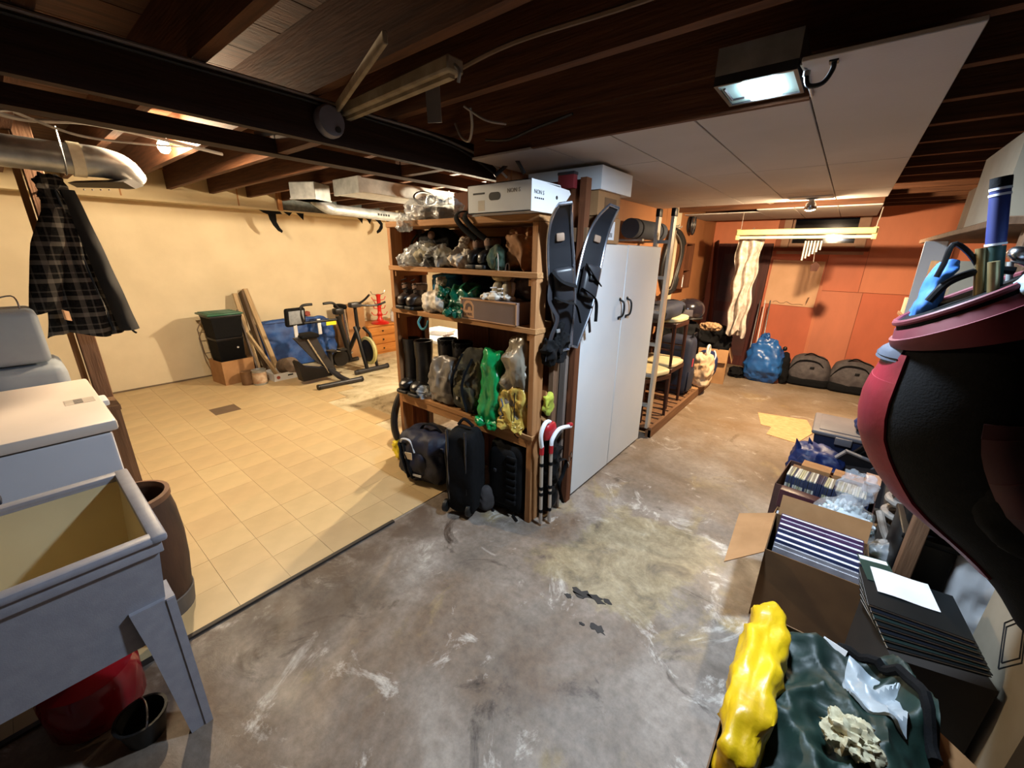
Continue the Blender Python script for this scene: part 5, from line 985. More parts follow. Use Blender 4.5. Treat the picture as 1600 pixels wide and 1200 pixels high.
c_ = dchair('dark wooden chair stacked on top of another, under the navy roll', (-1.36, 4.16, 0.556), -1.6)
m_nav2 = mat('dark_navy_fabric', (26, 32, 54), (17, 21, 36), scale=10, rough=0.75)
soft('sleeping_roll', 'long dark navy roll bag lying on top of the stacked chairs', 'bag', (0.26, 1.0, 0.16), (-1.34, 3.98, 1.015), m_nav2, 3, 0.008, 8, 201, extra=lambda t: [M().tube([(0, y-0.02, 0.08), (0, y+0.02, 0.08)], 0.088, 16, mx=T(0, 0, 0, 0, 0, 0, (1.5, 1, 1))).obj('strap', m_black, t) for y in (-0.25, 0.3)])
soft('suitcase', 'upright dark navy suitcase on the pallet with a small red tag', 'suitcase', (0.36, 0.26, 0.66), (-1.33, 4.66, 0.097), m_nav2, 7, 0.004, 8, 211, extra=lambda t: (M().box((0.182, -0.03, 0.33), (0.188, 0.0, 0.42)).obj('red_tag', mat('red_tag', (206, 60, 70)), t), M().tube([(0.16, -0.06, 0.66), (0.16, -0.06, 0.70), (0.16, 0.06, 0.70), (0.16, 0.06, 0.66)], 0.01, 6).obj('handle', m_blackp, t), M().rbox((0.176, -0.11, 0.05), (0.186, 0.11, 0.28), 0.004).obj('front_pocket', m_nav2, t)))
for k in range(2): tag(M().box((-0.16, -0.14, 0), (0.16, 0.14, 0.012)).obj('cardboard_sheet', m_card, loc=(-1.27, 5.0+0.30*k, 0.0965), rot=(0, 0, 0.06*k)), ('nearer' if k == 0 else 'farther')+' tan cardboard sheet lying on the wooden pallet', 'cardboard', 'cardboard sheets on the pallet')
soft('dark_duffel', 'big slack black duffel heaped on the pallet under the helmet', 'bag', (0.44, 0.46, 0.75), (-1.46, 5.06, 0.115), m_black, 3.5, 0.03, 6, 221)
t = thing('helmet', 'shiny dark helmet with a visor on top of the black duffel', 'helmet', (-1.37, 5.04, 0.865), rz=-0.6)
M().blob((0.30, 0.34, 0.27), 2.2, 12, shape=lambda x, y, z: (x, y, z if z > -0.6 else -0.6-0.15*(-0.6-z))).obj('shell', mat('helmet_shell', (34, 30, 36), (26, 22, 28), rough=0.2, coat=0.5), t)
M().grid(lambda u, v: (0.155*math.sin(-1.2+2.4*u), -0.176*math.cos(-1.2+2.4*u)-0.006, 0.08+0.075*v), 12, 3, thick=0.004).obj('visor', mat('silver_visor', (176, 168, 170), (120, 112, 118), rough=0.15, metal=0.6), t)
M().tube([(0.12*math.cos(a), 0.02+0.14*math.sin(a), 0.045) for a in [2*PI*q/20 for q in range(20)]], 0.012, 8, closed=True).obj('rim', m_rubber, t)
soft('fur_hat', 'tan furry hat tucked under the helmet visor', 'hat', (0.22, 0.14, 0.08), (-1.10, 4.98, 0.80), mat('tan_fur', (150, 118, 84), (110, 84, 58), scale=30, rough=0.95), 2.4, 0.014, 25, 231)
soft('tote_bag', 'white and tan cloth bag with a round handle beside the navy suitcase', 'bag', (0.20, 0.24, 0.40), (-1.12, 5.04, 0.115), mat('tan_cloth', (186, 150, 108), (206, 186, 156), scale=5, rough=0.85), 3, 0.02, 9, 241, extra=lambda t: M().tube([(0.03, 0.06*math.cos(a), 0.43+0.07*math.sin(a)) for a in [2*PI*q/20 for q in range(20)]], 0.014, 8, closed=True).obj('ring_handle', m_bagw, t))
soft('round_bag', 'round blue nylon bag with a white trim on the far end of the pallet', 'bag', (0.26, 0.34, 0.36), (-1.18, 5.40, 0.115), mat('royal_blue', (26, 44, 96), (18, 32, 72), rough=0.6), 2.4, 0.008, 8, 251, extra=lambda t: M().tube(bez([(0.10, -0.12, 0.22), (0.11, -0.02, 0.31), (0.06, 0.1, 0.35)], 6), 0.009, 6).obj('white_trim', m_paper, t))
t = carton('cardboard_box', 'open tan cardboard box at the end of the pallet, crammed with black gear', (0.42, 0.36, 0.46), (-1.22, 5.82, 0), 0.15, None, 'rn', fl_ang=-1.25)
soft('dark_clothes', 'heap of black clothing bulging out of the open tan cardboard box', 'clothes', (0.42, 0.36, 0.26), (-1.24, 5.83, 0.40), m_black, 2.8, 0.035, 8, 261)
soft('camera_bag', 'small black bag with pale lettering lying on the heap of black clothing', 'bag', (0.16, 0.14, 0.14), (-1.14, 5.70, 0.62), m_black, 3, 0.012, 12, 263, extra=lambda t: M().box((0.075, -0.03, 0.05), (0.085, 0.03, 0.08)).obj('pale_badge', m_paper, t))
soft('black_shoes', 'dark shapeless shoes on the concrete between box and blue tarpaulin', 'shoe', (0.20, 0.20, 0.12), (-0.93, 6.22, 0.0), m_black, 2.8, 0.02, 14, 265)
# doors leaning in the corner
m_maroon = wood('maroon_stain', (84, 40, 34), (60, 28, 24), 2, rough=0.5)
t = thing('spare_door', 'dark maroon spare door leaning in the far left corner', 'door', (-1.24, 6.93, 0), rot=(-0.07, 0, 0))
M().rbox((-0.38, -0.02, 0), (0.33, 0.02, 1.80), 0.004, 1).obj('slab', m_maroon, t)
for z0, z1 in ((0.15, 0.8), (0.95, 1.65)): M().box((-0.28, -0.024, z0), (0.22, -0.019, z1)).obj('panel', mat('maroon_panel', (72, 33, 30), (52, 24, 22), rough=0.5), t)
lean('plank', 'narrow dark stained board leaning in the corner before the maroon door', m_maroon, (-1.38, 6.45, 0), (-1.62, 6.85, 1.82), 0.14, 0.025, 'plank', None)
# plastic wrapped garment hung from the fixture, skis, blue tarp bag
m_film = mat('dry_cleaning_film', (226, 214, 200), (176, 160, 146), scale=16, rough=0.2, alpha=0.7, bump=0.9, bscale=18)
t = thing('wrapped_coat', 'long pale coat in crinkled clear plastic hanging from the lamp fixture end', 'coat', (-0.97, 5.62, 0.68))
M().grid(lambda u, v: (-0.14+0.28*u*(1.0-0.25*v)+0.05*v + 0.012*math.sin(v*21+u*7), 0.045*math.sin(PI*2*u*2.5+v*3)*(0.6+0.6*v)-0.05*math.sin(PI*u), 1.17-1.10*v-0.10*v*abs(math.sin(u*5))), 34, 40, thick=0.006).obj('film_front', m_film, t)
M().grid(lambda u, v: (-0.11+0.20*u*(1.0-0.2*v)+0.06*v, 0.06+0.03*math.sin(u*14+v*2), 1.14-1.15*v), 20, 20, thick=0.01).obj('coat_cloth', mat('pale_coat', (190, 170, 150), (160, 140, 122), rough=0.9), t)
M().tube(bez([(-0.12, 0.02, 1.10), (-0.02, 0.02, 1.17), (0.0, 0.02, 1.23), (0.02, 0.0, 1.245), (0.03, -0.06, 1.235)], 5), 0.004, 6).obj('hanger', m_steel, t)
m_ski = mat('ski_black', (34, 34, 40), (24, 24, 30), rough=0.35); m_skie = mat('ski_white', (206, 196, 190), rough=0.4)
for k in range(3): lean('ski', ('left', 'middle', 'right')[k]+' dark ski with pale edges standing behind the blue tarpaulin bundle', m_ski if k != 1 else m_skie, (-0.86+0.075*k, 6.40, 0), (-0.90+0.06*k, 6.80, 1.02), 0.06, 0.014, 'ski', 'skis in the corner')
m_tarp = mat('blue_tarp', (36, 92, 158), (22, 66, 124), scale=6, rough=0.35, bump=0.5, bscale=12)
soft('tarp_bundle', 'bright blue tarpaulin bundle standing on the floor before the skis', 'bag', (0.42, 0.28, 0.58), (-0.64, 6.20, 0.0), m_tarp, 3, 0.03, 6, 271, shape=lambda x, y, z: (x*(1-0.3*max(0, z)), y*(1-0.5*max(0, z)), z), n=18, extra=lambda t: M().blob((0.10, 0.10, 0.12), 2.4, 8, 0.02, 14, 3, mx=T(-0.03, 0, 0.52)).obj('gathered_top', m_tarp, t))
soft('black_bag', 'black bag with a tall strap squeezed right of the blue tarpaulin bundle', 'bag', (0.10, 0.14, 0.42), (-0.40, 6.26, 0.0), m_black, 3, 0.012, 10, 281, shape=lambda x, y, z: (x-0.25*z, y, z), extra=lambda t: M().blob((0.05, 0.05, 0.06), 2.2, 6, mx=T(-0.04, 0, 0.44)).obj('knob', m_blackp, t))
# far wall things
t = thing('white_board', 'pale hardboard sheet nailed askew to the orange wall below the window', 'board', (-0.58, 7.075, 0.95), rot=(0, 0.02, 0))
M().box((-0.31, -0.006, 0), (0.30, 0.004, 0.62)).obj('sheet', mat('pale_hardboard', (226, 178, 138), (216, 168, 128), scale=4, rough=0.7), t)
m_mark = mat('brown_scribble', (120, 84, 60), rough=0.9)
M().tube(bez([(-0.20, -0.007, 0.03), (-0.16, -0.007, 0.05), (-0.11, -0.007, 0.025), (-0.06, -0.007, 0.03), (-0.03, -0.007, 0.05), (0.04, -0.007, 0.02), (0.12, -0.007, 0.03), (0.17, -0.007, 0.025)], 4), 0.0035, 5).obj('pencil_line', m_mark, t)
M().prism([(0.20, 0.02), (0.215, 0.08), (0.225, 0.14), (0.205, 0.13), (0.195, 0.07)], 0.001, T(0, -0.0065, 0, PI/2, 0, 0)).obj('stain', m_mark, t)
t = thing('lamp_fixture', 'unlit cream fluorescent batten hanging on cords before the window', 'light fixture', (-0.48, 5.48, 1.865))
m_fix = mat('yellowed_enamel', (214, 196, 140), (204, 184, 128), scale=3, rough=0.5)
M().rbox((-0.61, -0.055, -0.025), (0.61, 0.055, 0.035), 0.012, 2).obj('housing', m_fix, t)
M().tube([(-0.58, 0, -0.05), (0.58, 0, -0.05)], 0.016, 12).obj('tube', mat('unlit_tube', (226, 220, 196), rough=0.3), t)
for x in (-0.60, 0.60): M().rbox((x-0.02, -0.03, -0.075), (x+0.02, 0.03, 0.04), 0.006).obj('lamp_holder', m_fix, t)
M().tube(bez([(0.60, 0.0, 0.035), (0.60, 0.0, 0.09), (0.605, -0.01, 0.12), (0.61, 0, 0.215)], 5), 0.005, 6).obj('cord', m_cablew, t)
M().tube([(-0.58, 0, 0.035), (-0.58, 0, 0.22)], 0.003, 6).obj('cord', m_cablew, t)
t = thing('wind_chime', 'wind chime of pale metal tubes hanging under the lamp fixture', 'wind chime', (-0.36, 5.60, 1.80))
M().lathe([(0.07, -0.01), (0.075, 0.0), (0.07, 0.012), (0.001, 0.014)], 18).obj('disc', m_pine_x, t)
for k in range(6):
    a = PI+k*PI/5; L_ = 0.20-0.022*k; x = -0.07+0.028*k
    M().tube([(x, 0.03*math.sin(a), -0.02), (x, 0.03*math.sin(a), -0.02-L_)], 0.0095, 10).obj('chime_tube', mat('chime_metal', (226, 220, 204), rough=0.35, metal=0.4) if k == 0 else bpy.data.materials['chime_metal'], t)
M().tube([(0.02, 0, -0.02), (0.04, 0, -0.24)], 0.002, 4).obj('clapper_cord', m_cablew, t)
M().prism([(-0.03, -0.06), (0.03, -0.06), (0.045, 0.0), (0.0, 0.04), (-0.04, 0.0)], 0.006, T(0.06, 0, -0.27, PI/2, 0, 0.3)).obj('wind_sail', m_dkw, t)
M().tube([(0, 0, 0.012), (0, -0.07, 0.045)], 0.002, 4).obj('hang_cord', m_cablew, t)
m_gb = mat('grey_sport_fabric', (78, 72, 72), (60, 54, 56), scale=20, rough=0.8, bump=0.1)
for k, (x, lab) in enumerate(((-0.14, 'left of two dark grey sports bags on the floor at the orange wall'), (0.31, 'right of two dark grey sports bags, beside the red and black golf bag'))):
    t = thing('sports_bag', lab, 'bag', (x, 6.46, 0), 0.05, 'grey sports bags by the orange wall')
    M().blob((0.46, 0.32, 0.40), 3.2, 14, 0.008, 6, 290+k, lambda a, b, c: (a*(1-0.18*max(0, c))-0.06*c, b*(1-0.25*max(0, c)), c)).obj('body', m_gb, t)
    M().blob((0.475, 0.335, 0.12), 5, 10).obj('base', m_black, t)
    M().tube(bez([(-0.22, -0.10, 0.18), (-0.12, -0.145, 0.335), (0.08, -0.14, 0.33), (0.20, -0.11, 0.16)], 6), 0.008, 6).obj('piping', m_black, t)
    M().tube(bez([(-0.10, -0.05, 0.375), (-0.02, -0.07, 0.43), (0.08, -0.05, 0.39), (0.16, -0.03, 0.36)], 5), 0.016, 8, flat=0.5).obj('carry_handle', m_black, t)
    M().rbox((0.0, -0.158, 0.24), (0.045, -0.145, 0.275), 0.003).obj('badge', m_blackp, t)
# bulb in the gap of the ceiling panels and the lit flood lamp
fb = bulb((-0.36, 4.36, 2.081), 'warm reflector bulb under the far end of the ceiling panels', 3400, (1.0, 0.74, 0.46), True); fb.rotation_euler = (0.0, 0, 0)
for c_ in fb.children: c_.rotation_euler = (0.42, 0, 0)
M().rbox((-0.16, -0.08, -0.008), (0.14, 0.09, 0.0), 0.003).obj('backing_plate', m_white, fb)
t = thing('ceiling_fitting', 'small round metal ceiling rose beside the far warm bulb', 'fitting', (-0.75, 5.02, 2.19))
M().lathe([(0.05, 0.0), (0.05, -0.03), (0.03, -0.055), (0.012, -0.06), (0.012, -0.075), (0.001, -0.076)], 18).obj('rose', m_steel, t); M().lathe([(0.03, -0.04), (0.034, -0.07), (0.02, -0.075)], 18).obj('lamp_ring', m_chrome, t)
m_led = bpy.data.materials.new('lit_led'); m_led.use_nodes = True; b_ = m_led.node_tree.nodes['Principled BSDF']; b_.inputs['Emission Color'].default_value = (0.72, 0.88, 1.0, 1); b_.inputs['Emission Strength'].default_value = 40
m_teal = mat('pale_teal_reflector', (190, 226, 226), (176, 214, 216), rough=0.3)
t = thing('flood_lamp', 'bright cool square lamp set at the front edge of the ceiling panels', 'lamp', (-0.325, 1.585, 2.09))
M().box((-0.105, -0.105, 0.02), (0.105, 0.105, 0.09)).obj('housing', m_steel, t)
for a, c in (((-0.105, -0.105, -0.005), (-0.095, 0.105, 0.02)), ((0.095, -0.105, -0.005), (0.105, 0.105, 0.02)), ((-0.095, -0.105, -0.005), (0.095, -0.095, 0.02)), ((-0.095, 0.095, -0.005), (0.095, 0.105, 0.02))): M().box(a, c).obj('frame', m_gun, t)
M().box((-0.095, -0.095, 0.0), (0.095, 0.095, 0.006)).obj('reflector', m_teal, t)
M().rbox((-0.035, -0.075, -0.008), (0.05, 0.075, 0.0), 0.003).obj('led_panel', m_led, t)
M().tube([(-0.085, -0.06, -0.002), (-0.085, 0.05, -0.002), (-0.05, 0.05, -0.002)], 0.004, 5).obj('lead_wire', m_gun, t)
M().tube([(0.115, -0.12, 0.0), (0.125, -0.10, -0.012), (0.125, 0.12, -0.012)], 0.005, 6).obj('bracket', m_steel, t)
t = thing('ceiling_hook', 'dark metal coat hook screwed into the ceiling panel front edge', 'hook', (-0.17, 1.47, 2.082))
M().tube(bez([(0.03, 0, 0.0), (0.03, 0, -0.02), (0.015, 0, -0.045), (-0.015, 0, -0.045), (-0.025, 0, -0.02)], 6), 0.006, 8).obj('hook', m_blackp, t); M().lathe([(0.008, 0), (0.008, 0.012)], 10, T(-0.025, 0, -0.022)).obj('tip', m_steel, t)
M().box((0.02, -0.012, -0.004), (0.04, 0.012, 0.0)).obj('plate', m_blackp, t)

# ================================================================ JOIST BAY CLUTTER
t = thing('strip_light', 'dusty unlit strip light casing fixed under the joists', 'light fixture', (-1.50, 1.10, 2.155))
m_dust = mat('dusty_cream', (170, 154, 126), (140, 124, 98), scale=14, rough=0.8)
M().rbox((-0.38, -0.035, 0.0), (0.38, 0.035, 0.044), 0.006, 1, T(0, 0, 0, 0, 0, -0.05)).obj('casing', m_dust, t)
M().box((-0.36, -0.012, -0.012), (0.36, 0.012, 0.0), T(0, 0, 0, 0, 0, -0.05)).obj('spine', m_dust, t)
M().tube(bez([(0.36, -0.02, 0.03), (0.40, -0.025, 0.0), (0.39, -0.02, -0.03)], 5), 0.006, 6).obj('end_clip', m_steel, t)
tag(M().box((-0.028, -0.003, -0.075), (0.028, 0.003, 0.05)).obj('metal_plate', mat('grey_plate', (128, 120, 116), (112, 106, 102), rough=0.6), loc=(-1.355, 1.185, 2.15), rot=(0.1, 0, 0.5)), 'small grey metal plate hanging beside the strip light', 'plate')
lean('wood_brace', 'pale diagonal wooden brace between the joists left of the strip light', m_dust, (-1.80, 1.05, 2.17), (-1.18, 0.86, 2.19), 0.035, 0.015, 'brace', None)
t = thing('smoke_detector', 'round pale grey smoke detector on the dark bearing beam', 'detector', (-1.836, 1.02, 2.115), rot=(0, PI/2, 0))
M().lathe([(0.062, 0.0), (0.062, 0.02), (0.055, 0.035), (0.001, 0.04)], 24).obj('cover', mat('grey_cover', (132, 130, 142), rough=0.5), t); M().lathe([(0.012, 0.038), (0.012, 0.044), (0.001, 0.044)], 12, T(0.03, 0.02, 0)).obj('button', m_gun, t)
cable([(-1.832, -0.8, 2.19), (-1.828, 0.2, 2.185), (-1.83, 0.8, 2.19), (-1.828, 1.2, 2.185), (-1.825, 1.6, 2.18), (-1.78, 1.95, 2.12), (-1.70, 2.04, 2.03)], 0.007, m_cablew, 'pale cable running along the right face of the dark beam')
cable([(-1.825, -0.8, 2.17), (-1.822, 0.5, 2.168), (-1.824, 1.0, 2.17), (-1.82, 1.5, 2.16), (-1.80, 1.75, 2.14), (-1.76, 2.0, 2.05)], 0.006, m_cabled, 'dark cable just below the pale one along the dark beam')
cable([(-2.28, 0.9, 2.11), (-2.12, 1.1, 2.14), (-2.10, 1.5, 2.15), (-2.14, 2.1, 2.12), (-2.18, 3.2, 2.13)], 0.012, mat('grey_cable', (110, 108, 108), (90, 88, 88)), 'thick grey cable lying in the chase between the two dark rails')
cable([(-2.0, 0.0, 2.14), (-2.02, 0.9, 2.145), (-2.0, 1.75, 2.142), (-2.06, 2.6, 2.14)], 0.009, m_cabled, 'dark cable resting on the cross blocks of the beam chase')
cable([(-1.62, 1.55, 2.19), (-1.55, 1.52, 2.12), (-1.48, 1.50, 2.09), (-1.42, 1.46, 2.13), (-1.40, 1.43, 2.19)], 0.006, m_cablew, 'pale cable loop drooping under the middle joists')
cable([(-1.42, 1.41, 2.195), (-1.36, 1.48, 2.15), (-1.30, 1.55, 2.14)], 0.005, m_cablew, 'short pale cut wire end poking down from the joist')
cable([(-1.80, 1.22, 2.24), (-1.4, 1.23, 2.23), (-1.0, 1.22, 2.25), (-0.5, 1.235, 2.24), (0.3, 1.23, 2.25)], 0.008, mat('brown_cable', (120, 96, 76), (96, 74, 58)), 'brown cable stapled along the joist behind the strip light')
cable([(-1.55, 1.69, 2.14), (-1.40, 1.685, 2.12), (-1.25, 1.68, 2.14), (-1.05, 1.69, 2.17)], 0.006, m_cabled, 'dark wire strung below the joist above the snowshoes')
cable([(-1.72, 1.95, 2.03), (-1.66, 2.0, 2.10), (-1.62, 1.96, 2.15), (-1.56, 1.92, 2.12), (-1.50, 1.95, 2.02)], 0.012, m_cabled, 'bundle of dark cable coiled above the white file carton')
t = thing('red_tin', 'small dark red tin on the shelf edge behind the white file carton', 'tin', (-1.27, 2.03, 1.935)); M().rbox((-0.05, -0.02, 0), (0.05, 0.02, 0.08), 0.004).obj('body', mat('dark_red_tin', (120, 40, 44), rough=0.4), t); M().rbox((-0.052, -0.022, 0.066), (0.052, 0.022, 0.082), 0.003).obj('lid', m_gun, t)

# ================================================================ RIGHT SIDE: BOXES ALONG THE FLOOR
tag(M().prism([(-0.45, 4.83), (-0.02, 4.93), (0.06, 4.60), (-0.05, 4.20), (-0.29, 4.25), (-0.28, 4.47), (-0.37, 4.48)], 0.004).obj('cardboard_mat', mat('ribbed_card', (206, 160, 112), (182, 134, 88), scale=18, rough=0.85, stretch=(1, 3, 1)), loc=(0, 0, 0.001)), 'flattened piece of tan cardboard lying on the concrete in the aisle', 'cardboard')
# R1 box with yellow bag and green garment
t = carton('cardboard_box', 'open cardboard box nearest the viewer, overflowing with yellow and green bags', (0.42, 0.60, 0.44), (0.19, 1.08, 0), 0, m_cardd, '')
M().box((0, -0.1, -0.002), (0.16, 0.12, 0.002), T(0.21, 0.08, 0.44, 0, 0.55, 0)).obj('flap', m_card, t)
soft('yellow_bag', 'glossy yellow plastic bag lining the left rim of the nearest box', 'bag', (0.10, 0.58, 0.16), (0.035, 1.085, 0.37), mat('glossy_yellow', (228, 190, 24), (200, 160, 14), scale=9, rough=0.36, bump=0.5, bscale=14), 4, 0.015, 9, 301, n=18)
m_dgreen = mat('dark_green_nylon', (20, 48, 40), (12, 32, 27), scale=5, rough=0.55, bump=0.5, bscale=9)
def gz(x, y):
    P = V((x*6.5, y*5.0, 1.3)); a = NZ.noise(P); b2 = NZ.noise(P*2.3+V((4, 2, 0))); c2 = NZ.noise(P*5+V((1, 7, 0)))
    e = max(0, abs(x)-0.10)/0.09; f = max(0, abs(y)-0.24)/0.06
    return 0.125 + 0.055*(0.6-min(1.0, abs(a)*2.2)) + 0.03*(0.5-min(1, abs(b2)*2)) + 0.010*(0.5-abs(c2)) - 0.05*e*e - 0.07*f*f + 0.05*math.sin(x*6)*(y > 0)*min(1, max(0, y)*5)
t = thing('green_jacket', 'dark green nylon jacket with silver lining stuffed in the nearest box', 'jacket', (0.235, 1.09, 0.345))
M().grid(lambda u, v: (-0.165+0.345*u, -0.31+0.615*v, gz(-0.165+0.345*u, -0.31+0.615*v)), 46, 70, thick=0.012).obj('body', m_dgreen, t, smooth=70)
M().grid(lambda u, v: (0.0+0.11*u-0.02*v+0.02*v*v, 0.08+0.15*v-0.04*u, gz(0.0+0.11*u-0.02*v, 0.08+0.15*v-0.04*u)+0.012+0.004*math.sin(u*11+v*7)), 14, 14, thick=0.008).obj('silver_lining', mat('silver_cloth', (166, 176, 182), (140, 150, 158), scale=10, rough=0.35, bump=0.3, bscale=14), t)
M().blob((0.10, 0.085, 0.04), 2.4, 14, 0.014, 40, 5, mx=T(0.0, -0.06, gz(0, -0.06)-0.008)).obj('fur_trim', mat('cream_fur', (196, 190, 160), (160, 152, 124), scale=60, rough=0.95), t)
M().tube([(x, y, gz(x, y)+0.012) for x, y in [tuple(q)[:2] for q in bez([(-0.02, 0.27, 0), (0.06, 0.24, 0), (0.13, 0.17, 0), (0.165, 0.04, 0)], 6)]], 0.014, 8).obj('dark_cuff', m_black, t)
t = thing('paper_slip', 'little white paper slip poking out above the green jacket', 'paper', (0.20, 1.335, 0.455)); M().box((-0.03, -0.004, 0), (0.03, 0.0, 0.03), T(0, 0, 0, -0.5, 0, -0.3)).obj('slip', m_paper, t)
# R2 record box
t = carton('cardboard_box', 'open cardboard box of upright books, left flap hanging into the aisle', (0.36, 0.34, 0.37), (0.145, 2.03, 0), 0, mat('shaded_kraft', (104, 76, 46), (90, 64, 38), scale=8, rough=0.9), '')  # body colour darkened for the shade on its walls; flaps keep the plain cardboard
M().add([(0, 0.16, 0), (0, -0.20, 0), (-0.13, -0.30, -0.06), (-0.15, 0.12, -0.05), (0, 0.16, 0.004), (0, -0.20, 0.004), (-0.13, -0.30, -0.056), (-0.15, 0.12, -0.046)], [(3, 2, 1, 0), (4, 5, 6, 7), (0, 1, 5, 4), (1, 2, 6, 5), (2, 3, 7, 6), (3, 0, 4, 7)], T(-0.18, 0, 0.372)).obj('flap', m_card, t)
M().box((-0.17, 0, -0.002), (0.175, 0.10, 0.002), T(0, 0.17, 0.37, 1.25, 0, 0)).obj('flap', m_card, t)
m_bk = [mat('book_cover', c, tuple(int(q*0.8) for q in c), scale=14, rough=0.45) for c in ((84, 56, 96), (60, 66, 110), (70, 50, 92), (44, 56, 96), (150, 150, 160), (98, 70, 110), (54, 60, 100))]
r5 = random.Random(5)
def book(label, group, w_, h, d, loc, m, rot):
    t = thing('book', label, 'book', loc, 0, group, rot)
    M().box((-w_/2, -d/2, 0), (w_/2, -d/2+0.0015, h)).obj('cover', m, t); M().box((-w_/2, d/2-0.0015, 0), (w_/2, d/2, h)).obj('cover', m, t); M().box((-w_/2, -d/2+0.0015, 0), (w_/2, d/2-0.0015, 0.002)).obj('spine', m, t)
    M().box((-w_/2+0.003, -d/2+0.0016, 0.002), (w_/2-0.003, d/2-0.0016, h-0.003)).obj('pages', m_paper, t)
names = ('purple', 'navy', 'violet', 'dark blue', 'grey', 'mauve', 'slate')
bt = [('frontmost pale book, leaning on the near wall of the book box', 4), ('second book from the near wall in the book box', 4), ('third book in the book box, dark blue', 3), ('fourth book in the book box, navy with a pale edge', 1), ('fifth book in the book box, slate blue', 6), ('sixth book in the book box, violet', 2), ('seventh book in the book box, mauve', 5), ('rearmost purple book, against the raised flap of the book box', 0)]
for k, (lab, mi) in enumerate(bt): book(lab, 'books in the open box', 0.31, 0.29+0.007*k, (0.012, 0.012, 0.026, 0.03, 0.02, 0.028, 0.018, 0.024)[k], (0.145, 1.885+(0, .022, .05, .085, .118, .15, .18, .208)[k], 0.075), m_bk[mi], (-0.12, 0, 0.0))
tag(carton('book_spacer', '', (0.3, 0.2, 0.065), (0.145, 2.03, 0.0045), 0, m_card, '', closed=True), 'flat closed carton under the books inside the book box', 'box')
# R3 magazines / thin black books
t = carton('cardboard_box', 'dark low carton carrying the fanned stack of thin black books', (0.26, 0.34, 0.33), (0.46, 1.78, 0), 0.25, mat('dark_carton', (44, 38, 34), (34, 30, 27)), '', closed=True)
m_blk = [mat('black_cover', c, rough=0.35) for c in ((20, 24, 26), (26, 40, 38), (18, 22, 30))]
for k in range(7):
    b = thing('thin_book', ('lowest', 'second lowest', 'third lowest', 'middle', 'third from top', 'second from top', 'topmost')[k]+' thin black book of the fanned stack on the dark carton', 'book', (0.46-0.006*k, 1.76+0.01*k, 0.335+0.0125*k), 0.32-0.035*k, 'thin black books fanned in a stack')
    M().box((-0.135, -0.11, 0), (0.135, 0.11, 0.0025)).obj('cover', m_blk[k % 3], b); M().box((-0.133, -0.108, 0.0025), (0.133, 0.108, 0.009)).obj('pages', m_paper, b); M().box((-0.135, -0.11, 0.009), (0.135, 0.11, 0.0115)).obj('cover', m_blk[k % 3], b)
tag(M().grid(lambda u, v: (-0.08+0.17*u, -0.075+0.15*v, 0.003+0.002*math.sin(u*6)), 8, 4, thick=0.0015).obj('paper_sheet', m_paper, loc=(0.40, 1.87, 0.4235), rot=(0, 0, 0.12)), 'white printed sheet lying on the topmost thin black book', 'paper')
t = thing('green_leaflet', 'dark green leaflet under the white sheet on the black books', 'leaflet', (0.335, 1.93, 0.4225), rz=0.2); M().box((-0.05, -0.08, 0), (0.05, 0.08, 0.0015)).obj('page', mat('leaflet_green', (30, 60, 54), rough=0.4), t); M().box((-0.045, 0.05, 0.0015), (0.045, 0.075, 0.0018)).obj('pale_band', m_paper, t)
# R4 CD box
t = carton('cardboard_box', 'low cardboard box packed with a long row of disc cases', (0.46, 0.42, 0.28), (0.165, 2.90, 0), -0.1, mat('maroon_carton', (84, 54, 46), (70, 44, 38), rough=0.7), '')
m_cdc = [mat('disc_case', c, rough=0.25) for c in ((206, 204, 186), (150, 146, 132), (70, 74, 92), (222, 220, 206), (46, 52, 74), (190, 186, 150))]
m_cd2 = mat('case_side_blue', (52, 62, 88), (40, 46, 70), rough=0.3)
r6 = random.Random(6); proto = None
for k in range(38):
    x = -0.035 + 0.0105*k
    lab = 'slim disc case in the packed row, standing on edge'
    o = thing('disc_case', ('first second third fourth fifth sixth seventh eighth ninth tenth eleventh twelfth thirteenth fourteenth fifteenth sixteenth seventeenth eighteenth nineteenth twentieth'.split()[k]+' disc case from the left end of the packed row' if k < 19 else 'first second third fourth fifth sixth seventh eighth ninth tenth eleventh twelfth thirteenth fourteenth fifteenth sixteenth seventeenth eighteenth nineteenth'.split()[37-k]+' disc case from the right end of the packed row'), 'disc case', (x+0.006, 2.84-0.1*(x-0.165)+r6.uniform(-0.004, 0.004), 0.20), -0.1+r6.uniform(-0.02, 0.02), 'disc cases in the packed row')
    c = r6.choice(m_cdc)
    M().box((-0.0046, -0.07, 0.0), (0.0046, 0.07, 0.125)).obj('case', m_cd2 if c in (m_cdc[2], m_cdc[4]) else c, o); M().box((-0.0046, -0.07, 0.125), (0.0046, 0.07, 0.127)).obj('spine_strip', c, o); M().box((-0.0044, -0.0705, 0.07), (0.0044, -0.07, 0.12)).obj('inlay', m_cd2, o)
tag(carton('disc_spacer', '', (0.40, 0.16, 0.19), (0.165, 2.84, 0.0045), -0.1, m_card, '', closed=True), 'inner carton raising the row of disc cases', 'box')
t = carton('small_box', 'small tan lidded box, left one behind the row of disc cases', (0.15, 0.10, 0.05), (0.10, 3.03, 0.272), -0.1, m_card, '', closed=True); t['group'] = 'small tan boxes behind the disc cases'
t = carton('small_box', 'small tan lidded box, right one behind the row of disc cases', (0.15, 0.10, 0.05), (0.265, 3.015, 0.272), -0.1, m_card, '', closed=True); t['group'] = 'small tan boxes behind the disc cases'
tag(carton('box_riser', '', (0.40, 0.11, 0.265), (0.175, 3.02, 0.0045), -0.1, m_cardd, '', closed=True), 'narrow brown carton under the two small tan boxes', 'box')
